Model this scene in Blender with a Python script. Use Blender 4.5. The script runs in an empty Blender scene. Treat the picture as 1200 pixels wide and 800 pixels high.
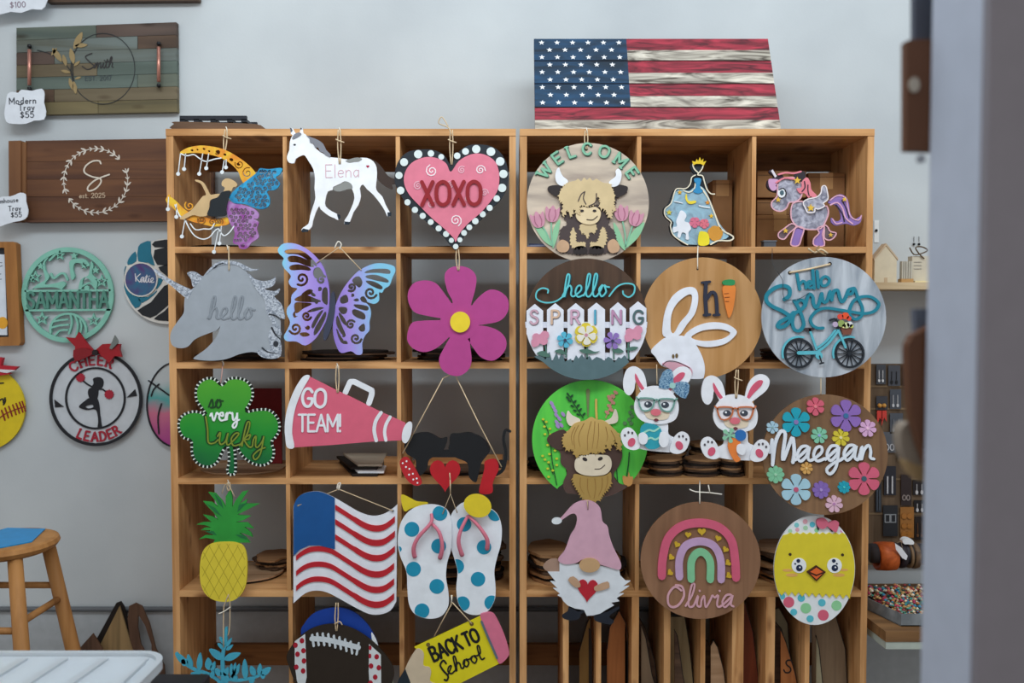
import bpy, math, random
import numpy as np
from math import sin, cos, pi, radians
from mathutils import Vector, Matrix
from mathutils.geometry import delaunay_2d_cdt
random.seed(7)
SC = bpy.context.scene
COL = SC.collection

# ---------------------------------------------------------------- camera, world, lights, exposure
F = 980.0            # focal length in pixels of a 1200 px wide frame
CD = 2.45            # camera distance from the shelf front plane (Y = 0)
CZ = 1.50            # camera height
PT = radians(2.0)    # pitched slightly down
cam_d = bpy.data.cameras.new('camera'); cam = bpy.data.objects.new('camera', cam_d); COL.objects.link(cam)
cam_d.sensor_width = 36; cam_d.lens = F * 36 / 1200; cam_d.clip_start = .05
cam.location = (0, -CD, CZ); cam.rotation_euler = (pi/2 - PT, 0, 0)
cam_d.dof.use_dof = True; cam_d.dof.focus_distance = CD - .02; cam_d.dof.aperture_fstop = 2.6
SC.camera = cam

wd = bpy.data.worlds.new('room_daylight'); SC.world = wd; wd.use_nodes = True
wd.node_tree.nodes['Background'].inputs[0].default_value = (1, .975, .95, 1)
wd.node_tree.nodes['Background'].inputs[1].default_value = .64

def area(name, loc, target, size, power, color):
    l = bpy.data.lights.new(name, 'AREA'); l.shape = 'RECTANGLE'; l.size, l.size_y = size
    l.energy = power; l.color = color
    o = bpy.data.objects.new(name, l); COL.objects.link(o); o.location = loc
    o.rotation_euler = (Vector(target) - Vector(loc)).to_track_quat('-Z', 'Y').to_euler()
    return o
area('ceiling_light_front', (.2, -1.55, 3.2), (.2, .2, .9), (3.6, .5), 50, (.86, .95, 1))
area('ceiling_light_back', (.5, .1, 3.5), (.5, .3, 1.4), (3.6, .3), 8, (.90, .96, 1))
SC.view_settings.view_transform = 'Standard'; SC.view_settings.look = 'None'
SC.view_settings.gamma = 1; SC.view_settings.use_curve_mapping = False
SC.view_settings.exposure = 0.17

# ---------------------------------------------------------------- geometry helpers
def W(px, py, Y=0.):
    """world point on the upright plane at depth Y that the photograph shows at pixel px, py"""
    dx = (px - 600) / F; dz = (400 - py) / F
    t = (Y + CD) / (cos(PT) + dz * sin(PT))
    return Vector((dx * t, Y, CZ + (-sin(PT) + dz * cos(PT)) * t))
def Z(x0, y0, s):
    return lambda *p: [(x0 + p[i] / s, y0 + p[i+1] / s) for i in range(0, len(p), 2)]

ORG = {}
SUB = dict(flower_centre='flower', eye_glint='eye', pupil='eye', lash='eye', toe_pad='foot', foot_pad='foot', nostril='muzzle', smile_line='muzzle', hair_line='fringe beard', fringe_line='fringe',
  egg_stripe='egg', bow_knot='bow', carrot_line='carrot', inner_ear='folded_ear upright_ear', petal_line='tulip', blue_dot='sole', strap='sole', beak_face='beak', white_dot='side_plate', mane_gap='mane',
  tail_stripe='tail', tail_gap='tail', wing_outline='wing', score_lines='fruit', leaf_shade='leaf_crown', red_dot='end_band', border_dot='board', swirl='pink_heart', handle_mount='handle', lettering='card',
  print_dot='print', print_lines='print', ear_tip='ear', glasses_bridge='glasses_rim', hanging_hole='board', rim_dash='board', spiral_trim='crescent', bow_stripe='bow', burnt_edge='board', red_stripe='plank', white_stripe='plank', blue_canton='plank')
LAST = {}
def _link(name, me, mat, par):
    """link a mesh; parts listed in SUB become children of the part they sit on"""
    top = par is not None and par.type == 'EMPTY'
    o = bpy.data.objects.new(name, me); COL.objects.link(o)
    if mat: me.materials.append(mat)
    if par is not None:
        p = par
        if top and name in SUB:
            c = [LAST[(par, n)] for n in SUB[name].split() if (par, n) in LAST]
            if c: p = max(c, key=lambda q: q[0])[1]
        o.parent = p; ORG[o] = ORG[par]
        if top and p is par: LAST[(par, name)] = (len(bpy.data.objects), o)
    return o
LABELS = set()
def thing(name, label, cat, loc, group=None):
    o = bpy.data.objects.new(name, None); COL.objects.link(o); o.empty_display_size = .05
    o.location = loc; ORG[o] = Vector(loc); o['label'] = label; o['category'] = cat
    if group: o['group'] = group
    return o
def sign(name, label, cat, px, py, Y, group=None):
    t = thing(name, label, cat, W(px, py, Y), group); return t
def tag(o, label, cat, group=None):
    o['label'] = label; o['category'] = cat
    if group: o['group'] = group
    return o

def rawmesh(name, vs, fs, mat, par=None, smooth=False, label=None, loc=None):
    """vs in world space; parts are stored relative to their thing, single things relative to loc"""
    if par is not None: o0 = ORG[par]
    else: o0 = Vector(loc) if loc is not None else Vector((sum(v[0] for v in vs)/len(vs), sum(v[1] for v in vs)/len(vs), min(v[2] for v in vs)))
    me = bpy.data.meshes.new(name); me.from_pydata([Vector(v) - o0 for v in vs], [], fs)
    if smooth:
        for p in me.polygons: p.use_smooth = True
    o = _link(name, me, mat, par)
    if par is None: o.location = o0; ORG[o] = o0
    if label: o['label'] = label
    return o

def area2(l): return sum(l[i][0]*l[(i+1) % len(l)][1] - l[(i+1) % len(l)][0]*l[i][1] for i in range(len(l)))
def tri(outers, holes=()):
    """triangulate the union of outers minus holes: constrained Delaunay, triangles picked by their centre"""
    co = []; edges = []; polys = []
    for k, L in ((1, outers), (0, holes)):
        for l in L:
            q = [l[0]]
            for p in l[1:]:
                if abs(p[0]-q[-1][0]) + abs(p[1]-q[-1][1]) > 2e-5: q.append(p)
            if len(q) > 2 and abs(q[0][0]-q[-1][0]) + abs(q[0][1]-q[-1][1]) < 2e-5: q.pop()
            if len(q) < 3: continue
            s = len(co); co += [Vector((p[0], p[1])) for p in q]; m = len(q); edges += [(s+i, s+(i+1) % m) for i in range(m)]; polys.append((k, q))
    v, e, f, ov, oe, of = delaunay_2d_cdt(co, edges, [], 0, 1e-6)
    V = np.array([(p[0], p[1]) for p in v]); T = np.array([t for t in f], int)
    A = V[T[:, 0]]; B = V[T[:, 1]]; D = V[T[:, 2]]; ar = (B[:, 0]-A[:, 0])*(D[:, 1]-A[:, 1]) - (B[:, 1]-A[:, 1])*(D[:, 0]-A[:, 0])
    T[ar < 0] = T[ar < 0][:, ::-1]
    c = (A + B + D)/3; keep = np.zeros(len(T), bool); kill = np.zeros(len(T), bool)
    for k, q in polys:
        q = np.array(q); lo, hi = q.min(0), q.max(0)
        idx = np.nonzero((c[:, 0] > lo[0]) & (c[:, 0] < hi[0]) & (c[:, 1] > lo[1]) & (c[:, 1] < hi[1]))[0]
        if not len(idx): continue
        px, py = c[idx, 0], c[idx, 1]; ins = np.zeros(len(idx), bool); r = np.roll(q, 1, 0)
        for (x1, y1), (x2, y2) in zip(q, r):
            if y1 == y2: continue
            ins ^= ((y1 > py) != (y2 > py)) & (px < (x2-x1)*(py-y1)/(y2-y1) + x1)
        (keep if k else kill)[idx[ins]] = True
    sel = keep & ~kill & (np.abs(ar) > 1e-12)
    return V.tolist(), [tuple(int(i) for i in t) for t in T[sel]]
def prism(name, v, f, to_w, th, mat, par, label=None, loc=None, smooth=False):
    """v: 2d verts, f ccw tris; to_w(x, z, k) world point, k=0 front 1 back"""
    used = sorted({i for t in f for i in t}); m = {i: n for n, i in enumerate(used)}; N = len(used)
    vs = [to_w(v[i][0], v[i][1], 0) for i in used] + [to_w(v[i][0], v[i][1], 1) for i in used]
    fs = []; cnt = {}
    for t in f:
        a = [m[i] for i in t]; fs.append(tuple(a)); fs.append(tuple(x + N for x in a[::-1]))
        for i in range(3): cnt[(a[i], a[(i+1) % 3])] = 1
    for (a, b) in cnt:
        if (b, a) not in cnt: fs.append((a, a+N, b+N, b))
    return rawmesh(name, vs, fs, mat, par, label=label, loc=loc)

SPLIT = {'ear', 'hoof', 'horn', 'cheek', 'player', 'brow_spot', 'ear_tip', 'paw', 'peg_hole', 'eye', 'patch', 'chest_fur', 'side_plate', 'spot'}
def pl(name, outers, mat, Y, th=.004, holes=(), par=None, label=None):
    """flat cut board: loops in photo pixels on the plane Y, front at Y, going back th"""
    if outers and not isinstance(outers[0][0], (tuple, list, Vector)): outers = [outers]
    if holes and not isinstance(holes[0][0], (tuple, list, Vector)): holes = [holes]
    if name in SPLIT and len(outers) > 1 and len(outers) < 5:
        return [pl(name, [l], mat, Y, th, holes, par, label) for l in outers][-1]
    g = lambda l: [(lambda w: (w.x, w.z))(W(p[0], p[1], Y)) for p in l]
    v, f = tri([g(l) for l in outers], [g(l) for l in holes])
    return prism(name, v, f, lambda x, z, k: Vector((x, Y + k*th, z)), th, mat, par, label)

def flat(name, loop, z, th, mat, par=None, label=None, holes=()):
    """board lying flat; loop in world X, Y, top at z+th"""
    v, f = tri([loop], list(holes))
    o = prism(name, v, f, lambda x, y, k: Vector((x, y, z + (th if k == 0 else 0))), th, mat, par, label)
    return o

def cr(p, n=5, closed=False):
    """catmull-rom"""
    L = len(p); out = []
    if L < 3: return list(p)
    rng = range(L if closed else L-1)
    for i in rng:
        if closed: a, b, c, d = p[i-1], p[i], p[(i+1) % L], p[(i+2) % L]
        else: a, b, c, d = p[max(i-1, 0)], p[i], p[i+1], p[min(i+2, L-1)]
        for k in range(n):
            t = k/n
            out.append(tuple(.5*((2*b[j]) + (-a[j]+c[j])*t + (2*a[j]-5*b[j]+4*c[j]-d[j])*t*t + (-a[j]+3*b[j]-3*c[j]+d[j])*t**3) for j in range(len(b))))
    if not closed: out.append(tuple(p[-1]))
    return out
def sm(p, n=4): return cr(p, n, True)
def circ(cx, cy, r, ry=None, n=24, rot=0):
    ry = ry or r; c, s = cos(rot), sin(rot)
    return [(cx + r*cos(2*pi*k/n)*c - ry*sin(2*pi*k/n)*s, cy + r*cos(2*pi*k/n)*s + ry*sin(2*pi*k/n)*c) for k in range(n)]
def inset(loop, d):
    c = [(lambda a, b: ((b[1]-a[1]), -(b[0]-a[0])))(loop[i-1], loop[(i+1) % len(loop)]) for i in range(len(loop))]
    sg = 1 if area2(loop) > 0 else -1
    return [(p[0] - sg*d*n[0]/(math.hypot(*n) or 1), p[1] - sg*d*n[1]/(math.hypot(*n) or 1)) for p, n in zip(loop, c)]
def rect(x0, y0, x1, y1): return [(x0, y0), (x1, y0), (x1, y1), (x0, y1)]
def st(pts, w, smooth=4, closed=False, w2=None, cap=True):
    """ribbon stroke as a list of loops (quads and round caps); width may taper w -> w2"""
    if smooth and len(pts) > 2: pts = cr(pts, smooth, closed)
    if closed: pts = list(pts) + [pts[0]]
    q = [pts[0]]
    for p in pts[1:]:
        if math.hypot(p[0]-q[-1][0], p[1]-q[-1][1]) > 1e-3: q.append(p)
    pts = q; n = len(pts)
    if n < 2: return [circ(pts[0][0], pts[0][1], w/2, n=8)]
    ww = lambda i: (w if w2 is None else (w + (w2-w)*i/(n-1)))/2
    L = []; R = []
    for i in range(n):
        a = pts[i-1] if i else (pts[-2] if closed else pts[0]); b = pts[i+1] if i < n-1 else (pts[1] if closed else pts[-1])
        dx, dy = b[0]-a[0], b[1]-a[1]; h = math.hypot(dx, dy) or 1; nx, ny = -dy/h*ww(i), dx/h*ww(i)
        L.append((pts[i][0]+nx, pts[i][1]+ny)); R.append((pts[i][0]-nx, pts[i][1]-ny))
    out = [[L[i], L[i+1], R[i+1], R[i]] for i in range(n-1)]
    if not smooth:
        out = []
        for i in range(n-1):
            (ax, ay), (bx, by) = pts[i], pts[i+1]; h = math.hypot(bx-ax, by-ay) or 1; nx, ny = -(by-ay)/h, (bx-ax)/h; u, v = ww(i), ww(i+1)
            out.append([(ax+nx*u, ay+ny*u), (bx+nx*v, by+ny*v), (bx-nx*v, by-ny*v), (ax-nx*u, ay-ny*u)])
        out += [circ(pts[i][0], pts[i][1], ww(i), n=8) for i in range(1, n-1)]
    if cap and not closed: out += [circ(*pts[0], ww(0), n=8), circ(*pts[-1], ww(n-1), n=8)]
    return out
def spiral(cx, cy, r, turns=1.6, a0=0, dirn=1, r0=.12, n=16):
    return [(cx + r*(r0+(1-r0)*k/n)*cos(a0+dirn*2*pi*turns*k/n), cy + r*(r0+(1-r0)*k/n)*sin(a0+dirn*2*pi*turns*k/n)) for k in range(n+1)]
def starp(cx, cy, r, n=5, inner=.42, rot=-pi/2):
    return [(cx + (r if k % 2 == 0 else r*inner)*cos(rot+pi*k/n), cy + (r if k % 2 == 0 else r*inner)*sin(rot+pi*k/n)) for k in range(2*n)]
def heart(cx, cy, w, h, rot=0):
    out = []
    for k in range(28):
        t = 2*pi*k/28; x = 16*sin(t)**3/32*w; y = -(13*cos(t)-5*cos(2*t)-2*cos(3*t)-cos(4*t))/29*h
        out.append((cx + x*cos(rot) - y*sin(rot), cy + x*sin(rot) + y*cos(rot)))
    return out
def inpoly(p, q):
    k = False
    for i in range(len(q)):
        a, b = q[i-1], q[i]
        if (a[1] > p[1]) != (b[1] > p[1]) and p[0] < (b[0]-a[0])*(p[1]-a[1])/(b[1]-a[1]) + a[0]: k = not k
    return k
def filigree(loop, step, r, w, seed=1):
    """curled slots spread over a pierced board, kept clear of its edge"""
    R = random.Random(seed); xs = [p[0] for p in loop]; ys = [p[1] for p in loop]; out = []; j = 0
    y = min(ys)
    while y < max(ys):
        x = min(xs) + (step/2 if j % 2 else 0)
        while x < max(xs):
            c = (x + R.uniform(-.15, .15)*step, y + R.uniform(-.15, .15)*step)
            if all(inpoly((c[0]+(r+.7)*cos(a), c[1]+(r+.7)*sin(a)), loop) for a in (0, .8, 1.6, 2.4, 3.1, 3.9, 4.7, 5.5)):
                out += st(spiral(c[0], c[1], r, 1.25, R.uniform(0, 6), R.choice((-1, 1))), w, 1)
            x += step
        y += step*.86; j += 1
    return out
def petals(cx, cy, r, n=6, rot=0, fat=.36):
    """n separate petal loops"""
    out = []
    for k in range(n):
        a = rot + 2*pi*k/n; c, s = cos(a), sin(a); q = []
        for (u, v) in ((.0, -.06), (.35, -.42*fat), (.7, -fat*.9), (.92, -.7*fat), (1, 0), (.92, .7*fat), (.7, fat*.9), (.35, .42*fat), (0, .06)):
            q.append((cx + r*(u*c - v*s), cy + r*(u*s + v*c)))
        out.append(sm(q, 2))
    return out

def tube(name, pts, r, mat, par=None, n=6, label=None, closed=False, loc=None):
    pts = [Vector(p) for p in pts]; vs = []; fs = []; m = len(pts)
    up = Vector((0, 1, 0))
    for i, p in enumerate(pts):
        a = pts[i-1] if (i or closed) else pts[0]; b = pts[(i+1) % m] if (i < m-1 or closed) else pts[-1]
        d = (b - a).normalized() if (b-a).length > 1e-9 else Vector((0, 0, 1))
        u = d.cross(up)
        if u.length < .1: u = d.cross(Vector((1, 0, 0)))
        u.normalize(); v = d.cross(u)
        rr = r[i] if isinstance(r, (list, tuple)) else r
        for k in range(n):
            t = 2*pi*k/n; vs.append(p + u*rr*cos(t) + v*rr*sin(t))
    for i in range(m if closed else m-1):
        for k in range(n):
            a = i*n + k; b = i*n + (k+1) % n; c = ((i+1) % m)*n + (k+1) % n; d = ((i+1) % m)*n + k
            fs.append((a, d, c, b))
    if not closed: fs.append(tuple(range(n))); fs.append(tuple(range((m-1)*n, m*n))[::-1])
    return rawmesh(name, vs, fs, mat, par, smooth=n > 6 or True, label=label, loc=loc)
def cord(par, pts, Y, r=.0018, mat=None, name='hanging_cord', smooth=3):
    """pts in pixels at depth Y (or (px, py, Y) triples)"""
    q = [tuple(W(p[0], p[1], p[2] if len(p) > 2 else Y)) for p in pts]
    if smooth and len(q) > 2: q = cr(q, smooth)
    return tube(name, q, r, mat or M_cord, par, n=5)

def box(name, x0, x1, y0, y1, z0, z1, mat, par=None, label=None, bev=0., loc=None):
    if bev:
        b = bev; vs = []; 
        for (z, i) in ((z0, b), (z0+b, 0), (z1-b, 0), (z1, b)):
            vs += [(x0+i, y0+b if i == 0 else y0+b, z)] and []
            X0, X1, Y0, Y1 = x0+i, x1-i, y0+i, y1-i; c = b*.6
            vs += [(X0+c, Y0, z), (X1-c, Y0, z), (X1, Y0+c, z), (X1, Y1-c, z), (X1-c, Y1, z), (X0+c, Y1, z), (X0, Y1-c, z), (X0, Y0+c, z)]
        fs = [tuple(range(8))[::-1], tuple(range(24, 32))]
        for r_ in range(3):
            for k in range(8):
                a = r_*8+k; b_ = r_*8+(k+1) % 8; fs.append((a, b_, b_+8, a+8))
        return rawmesh(name, vs, fs, mat, par, label=label, loc=loc)
    vs = [(x, y, z) for z in (z0, z1) for y in (y0, y1) for x in (x0, x1)]
    fs = [(0, 2, 3, 1), (4, 5, 7, 6), (0, 1, 5, 4), (2, 6, 7, 3), (0, 4, 6, 2), (1, 3, 7, 5)]
    return rawmesh(name, vs, fs, mat, par, label=label, loc=loc)

def ball(name, c, r, mat, par=None, sz=(1, 1, 1), label=None, nu=10, nv=6):
    vs = []; fs = []
    for j in range(1, nv):
        for i in range(nu):
            a = pi*j/nv; b = 2*pi*i/nu
            vs.append((c[0]+r*sz[0]*sin(a)*cos(b), c[1]+r*sz[1]*sin(a)*sin(b), c[2]+r*sz[2]*cos(a)))
    t = len(vs); vs += [(c[0], c[1], c[2]+r*sz[2]), (c[0], c[1], c[2]-r*sz[2])]
    for j in range(nv-2):
        for i in range(nu):
            a = j*nu+i; b = j*nu+(i+1) % nu; fs.append((a, a+nu, b+nu, b))
    for i in range(nu):
        fs.append((t, i, (i+1) % nu)); fs.append((t+1, (nv-2)*nu+(i+1) % nu, (nv-2)*nu+i))
    return rawmesh(name, vs, fs, mat, par, smooth=True, label=label)

# ---------------------------------------------------------------- materials
def lin(h):
    h = h.lstrip('#'); c = [int(h[i:i+2], 16)/255 for i in (0, 2, 4)]
    return tuple(x/12.92 if x <= .04045 else ((x+.055)/1.055)**2.4 for x in c) + (1,)
MC = {}
def _new(key):
    m = bpy.data.materials.new(key); m.use_nodes = True; nt = m.node_tree
    return m, nt, nt.nodes, nt.links, nt.nodes['Principled BSDF']
def paint(h, rough=.55, var=.06, metal=0, scale=30, bump=.05):
    key = ('p', h, rough, var, metal)
    if key in MC: return MC[key]
    m, nt, N, L, b = _new('paint_' + h.strip('#'))
    c = lin(h); tc = N.new('ShaderNodeTexCoord'); no = N.new('ShaderNodeTexNoise'); no.inputs['Scale'].default_value = scale
    no.inputs['Detail'].default_value = 3
    L.new(tc.outputs['Object'], no.inputs['Vector'])
    r = N.new('ShaderNodeValToRGB'); L.new(no.outputs['Fac'], r.inputs[0]); r.color_ramp.elements[0].position = .3; r.color_ramp.elements[1].position = .7
    r.color_ramp.elements[0].color = tuple(x*(1-var) for x in c[:3]) + (1,); r.color_ramp.elements[1].color = tuple(min(1, x*(1+var)) for x in c[:3]) + (1,)
    L.new(r.outputs[0], b.inputs['Base Color']); b.inputs['Roughness'].default_value = rough; b.inputs['Metallic'].default_value = metal
    b.inputs['Specular IOR Level'].default_value = .3
    MC[key] = m; return m
def wood(h1, h2, axis='z', rough=.6, scale=1., knots=True, contrast=1.):
    key = ('w', h1, h2, axis, scale, knots)
    if key in MC: return MC[key]
    m, nt, N, L, b = _new('wood_' + h1.strip('#'))
    tc = N.new('ShaderNodeTexCoord'); mp = N.new('ShaderNodeMapping'); L.new(tc.outputs['Object'], mp.inputs[0])
    oi = N.new('ShaderNodeObjectInfo'); mu = N.new('ShaderNodeVectorMath'); mu.operation = 'SCALE'; mu.inputs[0].default_value = (17, 31, 23); L.new(oi.outputs['Random'], mu.inputs['Scale'])
    ad = N.new('ShaderNodeVectorMath'); L.new(mp.outputs[0], ad.inputs[0]); L.new(mu.outputs[0], ad.inputs[1])
    s = [38*scale]*3; s['xyz'.index(axis)] = 2.6*scale; mp.inputs['Scale'].default_value = s
    n1 = N.new('ShaderNodeTexNoise'); n1.inputs['Scale'].default_value = 1; n1.inputs['Detail'].default_value = 6; n1.inputs['Distortion'].default_value = .8; L.new(ad.outputs[0], n1.inputs[0])
    r = N.new('ShaderNodeValToRGB'); L.new(n1.outputs['Fac'], r.inputs[0])
    r.color_ramp.elements[0].position = .3; r.color_ramp.elements[0].color = lin(h2); r.color_ramp.elements[1].position = .62; r.color_ramp.elements[1].color = lin(h1)
    out = r.outputs[0]
    # broad tone change between boards
    n2 = N.new('ShaderNodeTexNoise'); n2.inputs['Scale'].default_value = 2.5; L.new(tc.outputs['Object'], n2.inputs[0])
    mx = N.new('ShaderNodeMixRGB'); mx.blend_type = 'MULTIPLY'; mx.inputs[0].default_value = .45
    r2 = N.new('ShaderNodeValToRGB'); L.new(n2.outputs['Fac'], r2.inputs[0]); r2.color_ramp.elements[0].color = (.5, .45, .4, 1); r2.color_ramp.elements[0].position = .35; r2.color_ramp.elements[1].position = .6; r2.color_ramp.elements[1].color = (1, 1, 1, 1)
    L.new(out, mx.inputs[1]); L.new(r2.outputs[0], mx.inputs[2]); out = mx.outputs[0]
    if knots:
        mp2 = N.new('ShaderNodeMapping'); L.new(tc.outputs['Object'], mp2.inputs[0]); s2 = [20]*3; s2['xyz'.index(axis)] = 7; s2[1] = 4 if axis == 'x' else 20; mp2.inputs['Scale'].default_value = s2
        vo = N.new('ShaderNodeTexVoronoi'); vo.inputs['Scale'].default_value = 1; L.new(mp2.outputs[0], vo.inputs['Vector'])
        r3 = N.new('ShaderNodeValToRGB'); L.new(vo.outputs['Distance'], r3.inputs[0]); r3.color_ramp.elements[0].position = .05; r3.color_ramp.elements[0].color = (.25, .13, .07, 1); r3.color_ramp.elements[1].position = .24; r3.color_ramp.elements[1].color = (1, 1, 1, 1)
        m2 = N.new('ShaderNodeMixRGB'); m2.blend_type = 'MULTIPLY'; m2.inputs[0].default_value = .75; L.new(out, m2.inputs[1]); L.new(r3.outputs[0], m2.inputs[2]); out = m2.outputs[0]
    L.new(out, b.inputs['Base Color']); b.inputs['Roughness'].default_value = rough; b.inputs['Specular IOR Level'].default_value = .25
    bp = N.new('ShaderNodeBump'); bp.inputs['Strength'].default_value = .15; bp.inputs['Distance'].default_value = .002; L.new(n1.outputs['Fac'], bp.inputs['Height']); L.new(bp.outputs[0], b.inputs['Normal'])
    MC[key] = m; return m
def speck(h1, h2, scale=260, rough=.35, metal=.3, pos=.5):
    key = ('s', h1, h2, scale)
    if key in MC: return MC[key]
    m, nt, N, L, b = _new('glitter_' + h1.strip('#'))
    tc = N.new('ShaderNodeTexCoord'); v = N.new('ShaderNodeTexVoronoi'); v.inputs['Scale'].default_value = scale; L.new(tc.outputs['Object'], v.inputs['Vector'])
    r = N.new('ShaderNodeValToRGB'); L.new(v.outputs['Color'], r.inputs[0]); r.color_ramp.elements[0].position = pos-.25; r.color_ramp.elements[1].position = pos+.25
    r.color_ramp.elements[0].color = lin(h1); r.color_ramp.elements[1].color = lin(h2)
    L.new(r.outputs[0], b.inputs['Base Color']); b.inputs['Roughness'].default_value = rough; b.inputs['Metallic'].default_value = metal
    MC[key] = m; return m
def grad(key, stops, axis='x', a=-.2, b_=.2, rough=.45):
    """painted colour blend across the board itself (object space)"""
    m, nt, N, L, b = _new(key)
    tc = N.new('ShaderNodeTexCoord'); sx = N.new('ShaderNodeSeparateXYZ'); L.new(tc.outputs['Object'], sx.inputs[0])
    mr = N.new('ShaderNodeMapRange'); mr.inputs[1].default_value = a; mr.inputs[2].default_value = b_; L.new(sx.outputs['xyz'.index(axis)], mr.inputs[0])
    n = N.new('ShaderNodeTexNoise'); n.inputs['Scale'].default_value = 14; L.new(tc.outputs['Object'], n.inputs[0])
    ma = N.new('ShaderNodeMath'); ma.operation = 'MULTIPLY_ADD'; ma.inputs[1].default_value = .25; L.new(n.outputs['Fac'], ma.inputs[0]); 
    sub = N.new('ShaderNodeMath'); sub.operation = 'SUBTRACT'; sub.inputs[1].default_value = .125
    L.new(mr.outputs[0], ma.inputs[2]); L.new(ma.outputs[0], sub.inputs[0])
    r = N.new('ShaderNodeValToRGB'); L.new(sub.outputs[0], r.inputs[0]); e = r.color_ramp.elements
    while len(e) < len(stops): e.new(.5)
    for i, (p, h) in enumerate(stops): e[i].position = p; e[i].color = lin(h)
    L.new(r.outputs[0], b.inputs['Base Color']); b.inputs['Roughness'].default_value = rough; b.inputs['Specular IOR Level'].default_value = .3
    return m
def marble(key, h1, h2, scale=9, axis=None, dist=1.5):
    m, nt, N, L, b = _new(key)
    tc = N.new('ShaderNodeTexCoord'); mp = N.new('ShaderNodeMapping'); L.new(tc.outputs['Object'], mp.inputs[0])
    s = [1, 1, 1]
    if axis: s = [4, 4, 4]; s['xyz'.index(axis)] = .7
    mp.inputs['Scale'].default_value = s
    n = N.new('ShaderNodeTexNoise'); n.inputs['Scale'].default_value = scale; n.inputs['Detail'].default_value = 6; n.inputs['Distortion'].default_value = dist; L.new(mp.outputs[0], n.inputs[0])
    r = N.new('ShaderNodeValToRGB'); L.new(n.outputs['Fac'], r.inputs[0]); r.color_ramp.elements[0].position = .35; r.color_ramp.elements[1].position = .66
    r.color_ramp.elements[0].color = lin(h2); r.color_ramp.elements[1].color = lin(h1)
    L.new(r.outputs[0], b.inputs['Base Color']); b.inputs['Roughness'].default_value = .5; b.inputs['Specular IOR Level'].default_value = .3
    return m
M_cord = paint('#cdb796', .9, .2)
M_wcord = paint('#e6e2d6', .9, .1)
M_white = paint('#e9eef2'); M_black = paint('#15171b', .5); M_card = paint('#e4e8ee')

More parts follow.
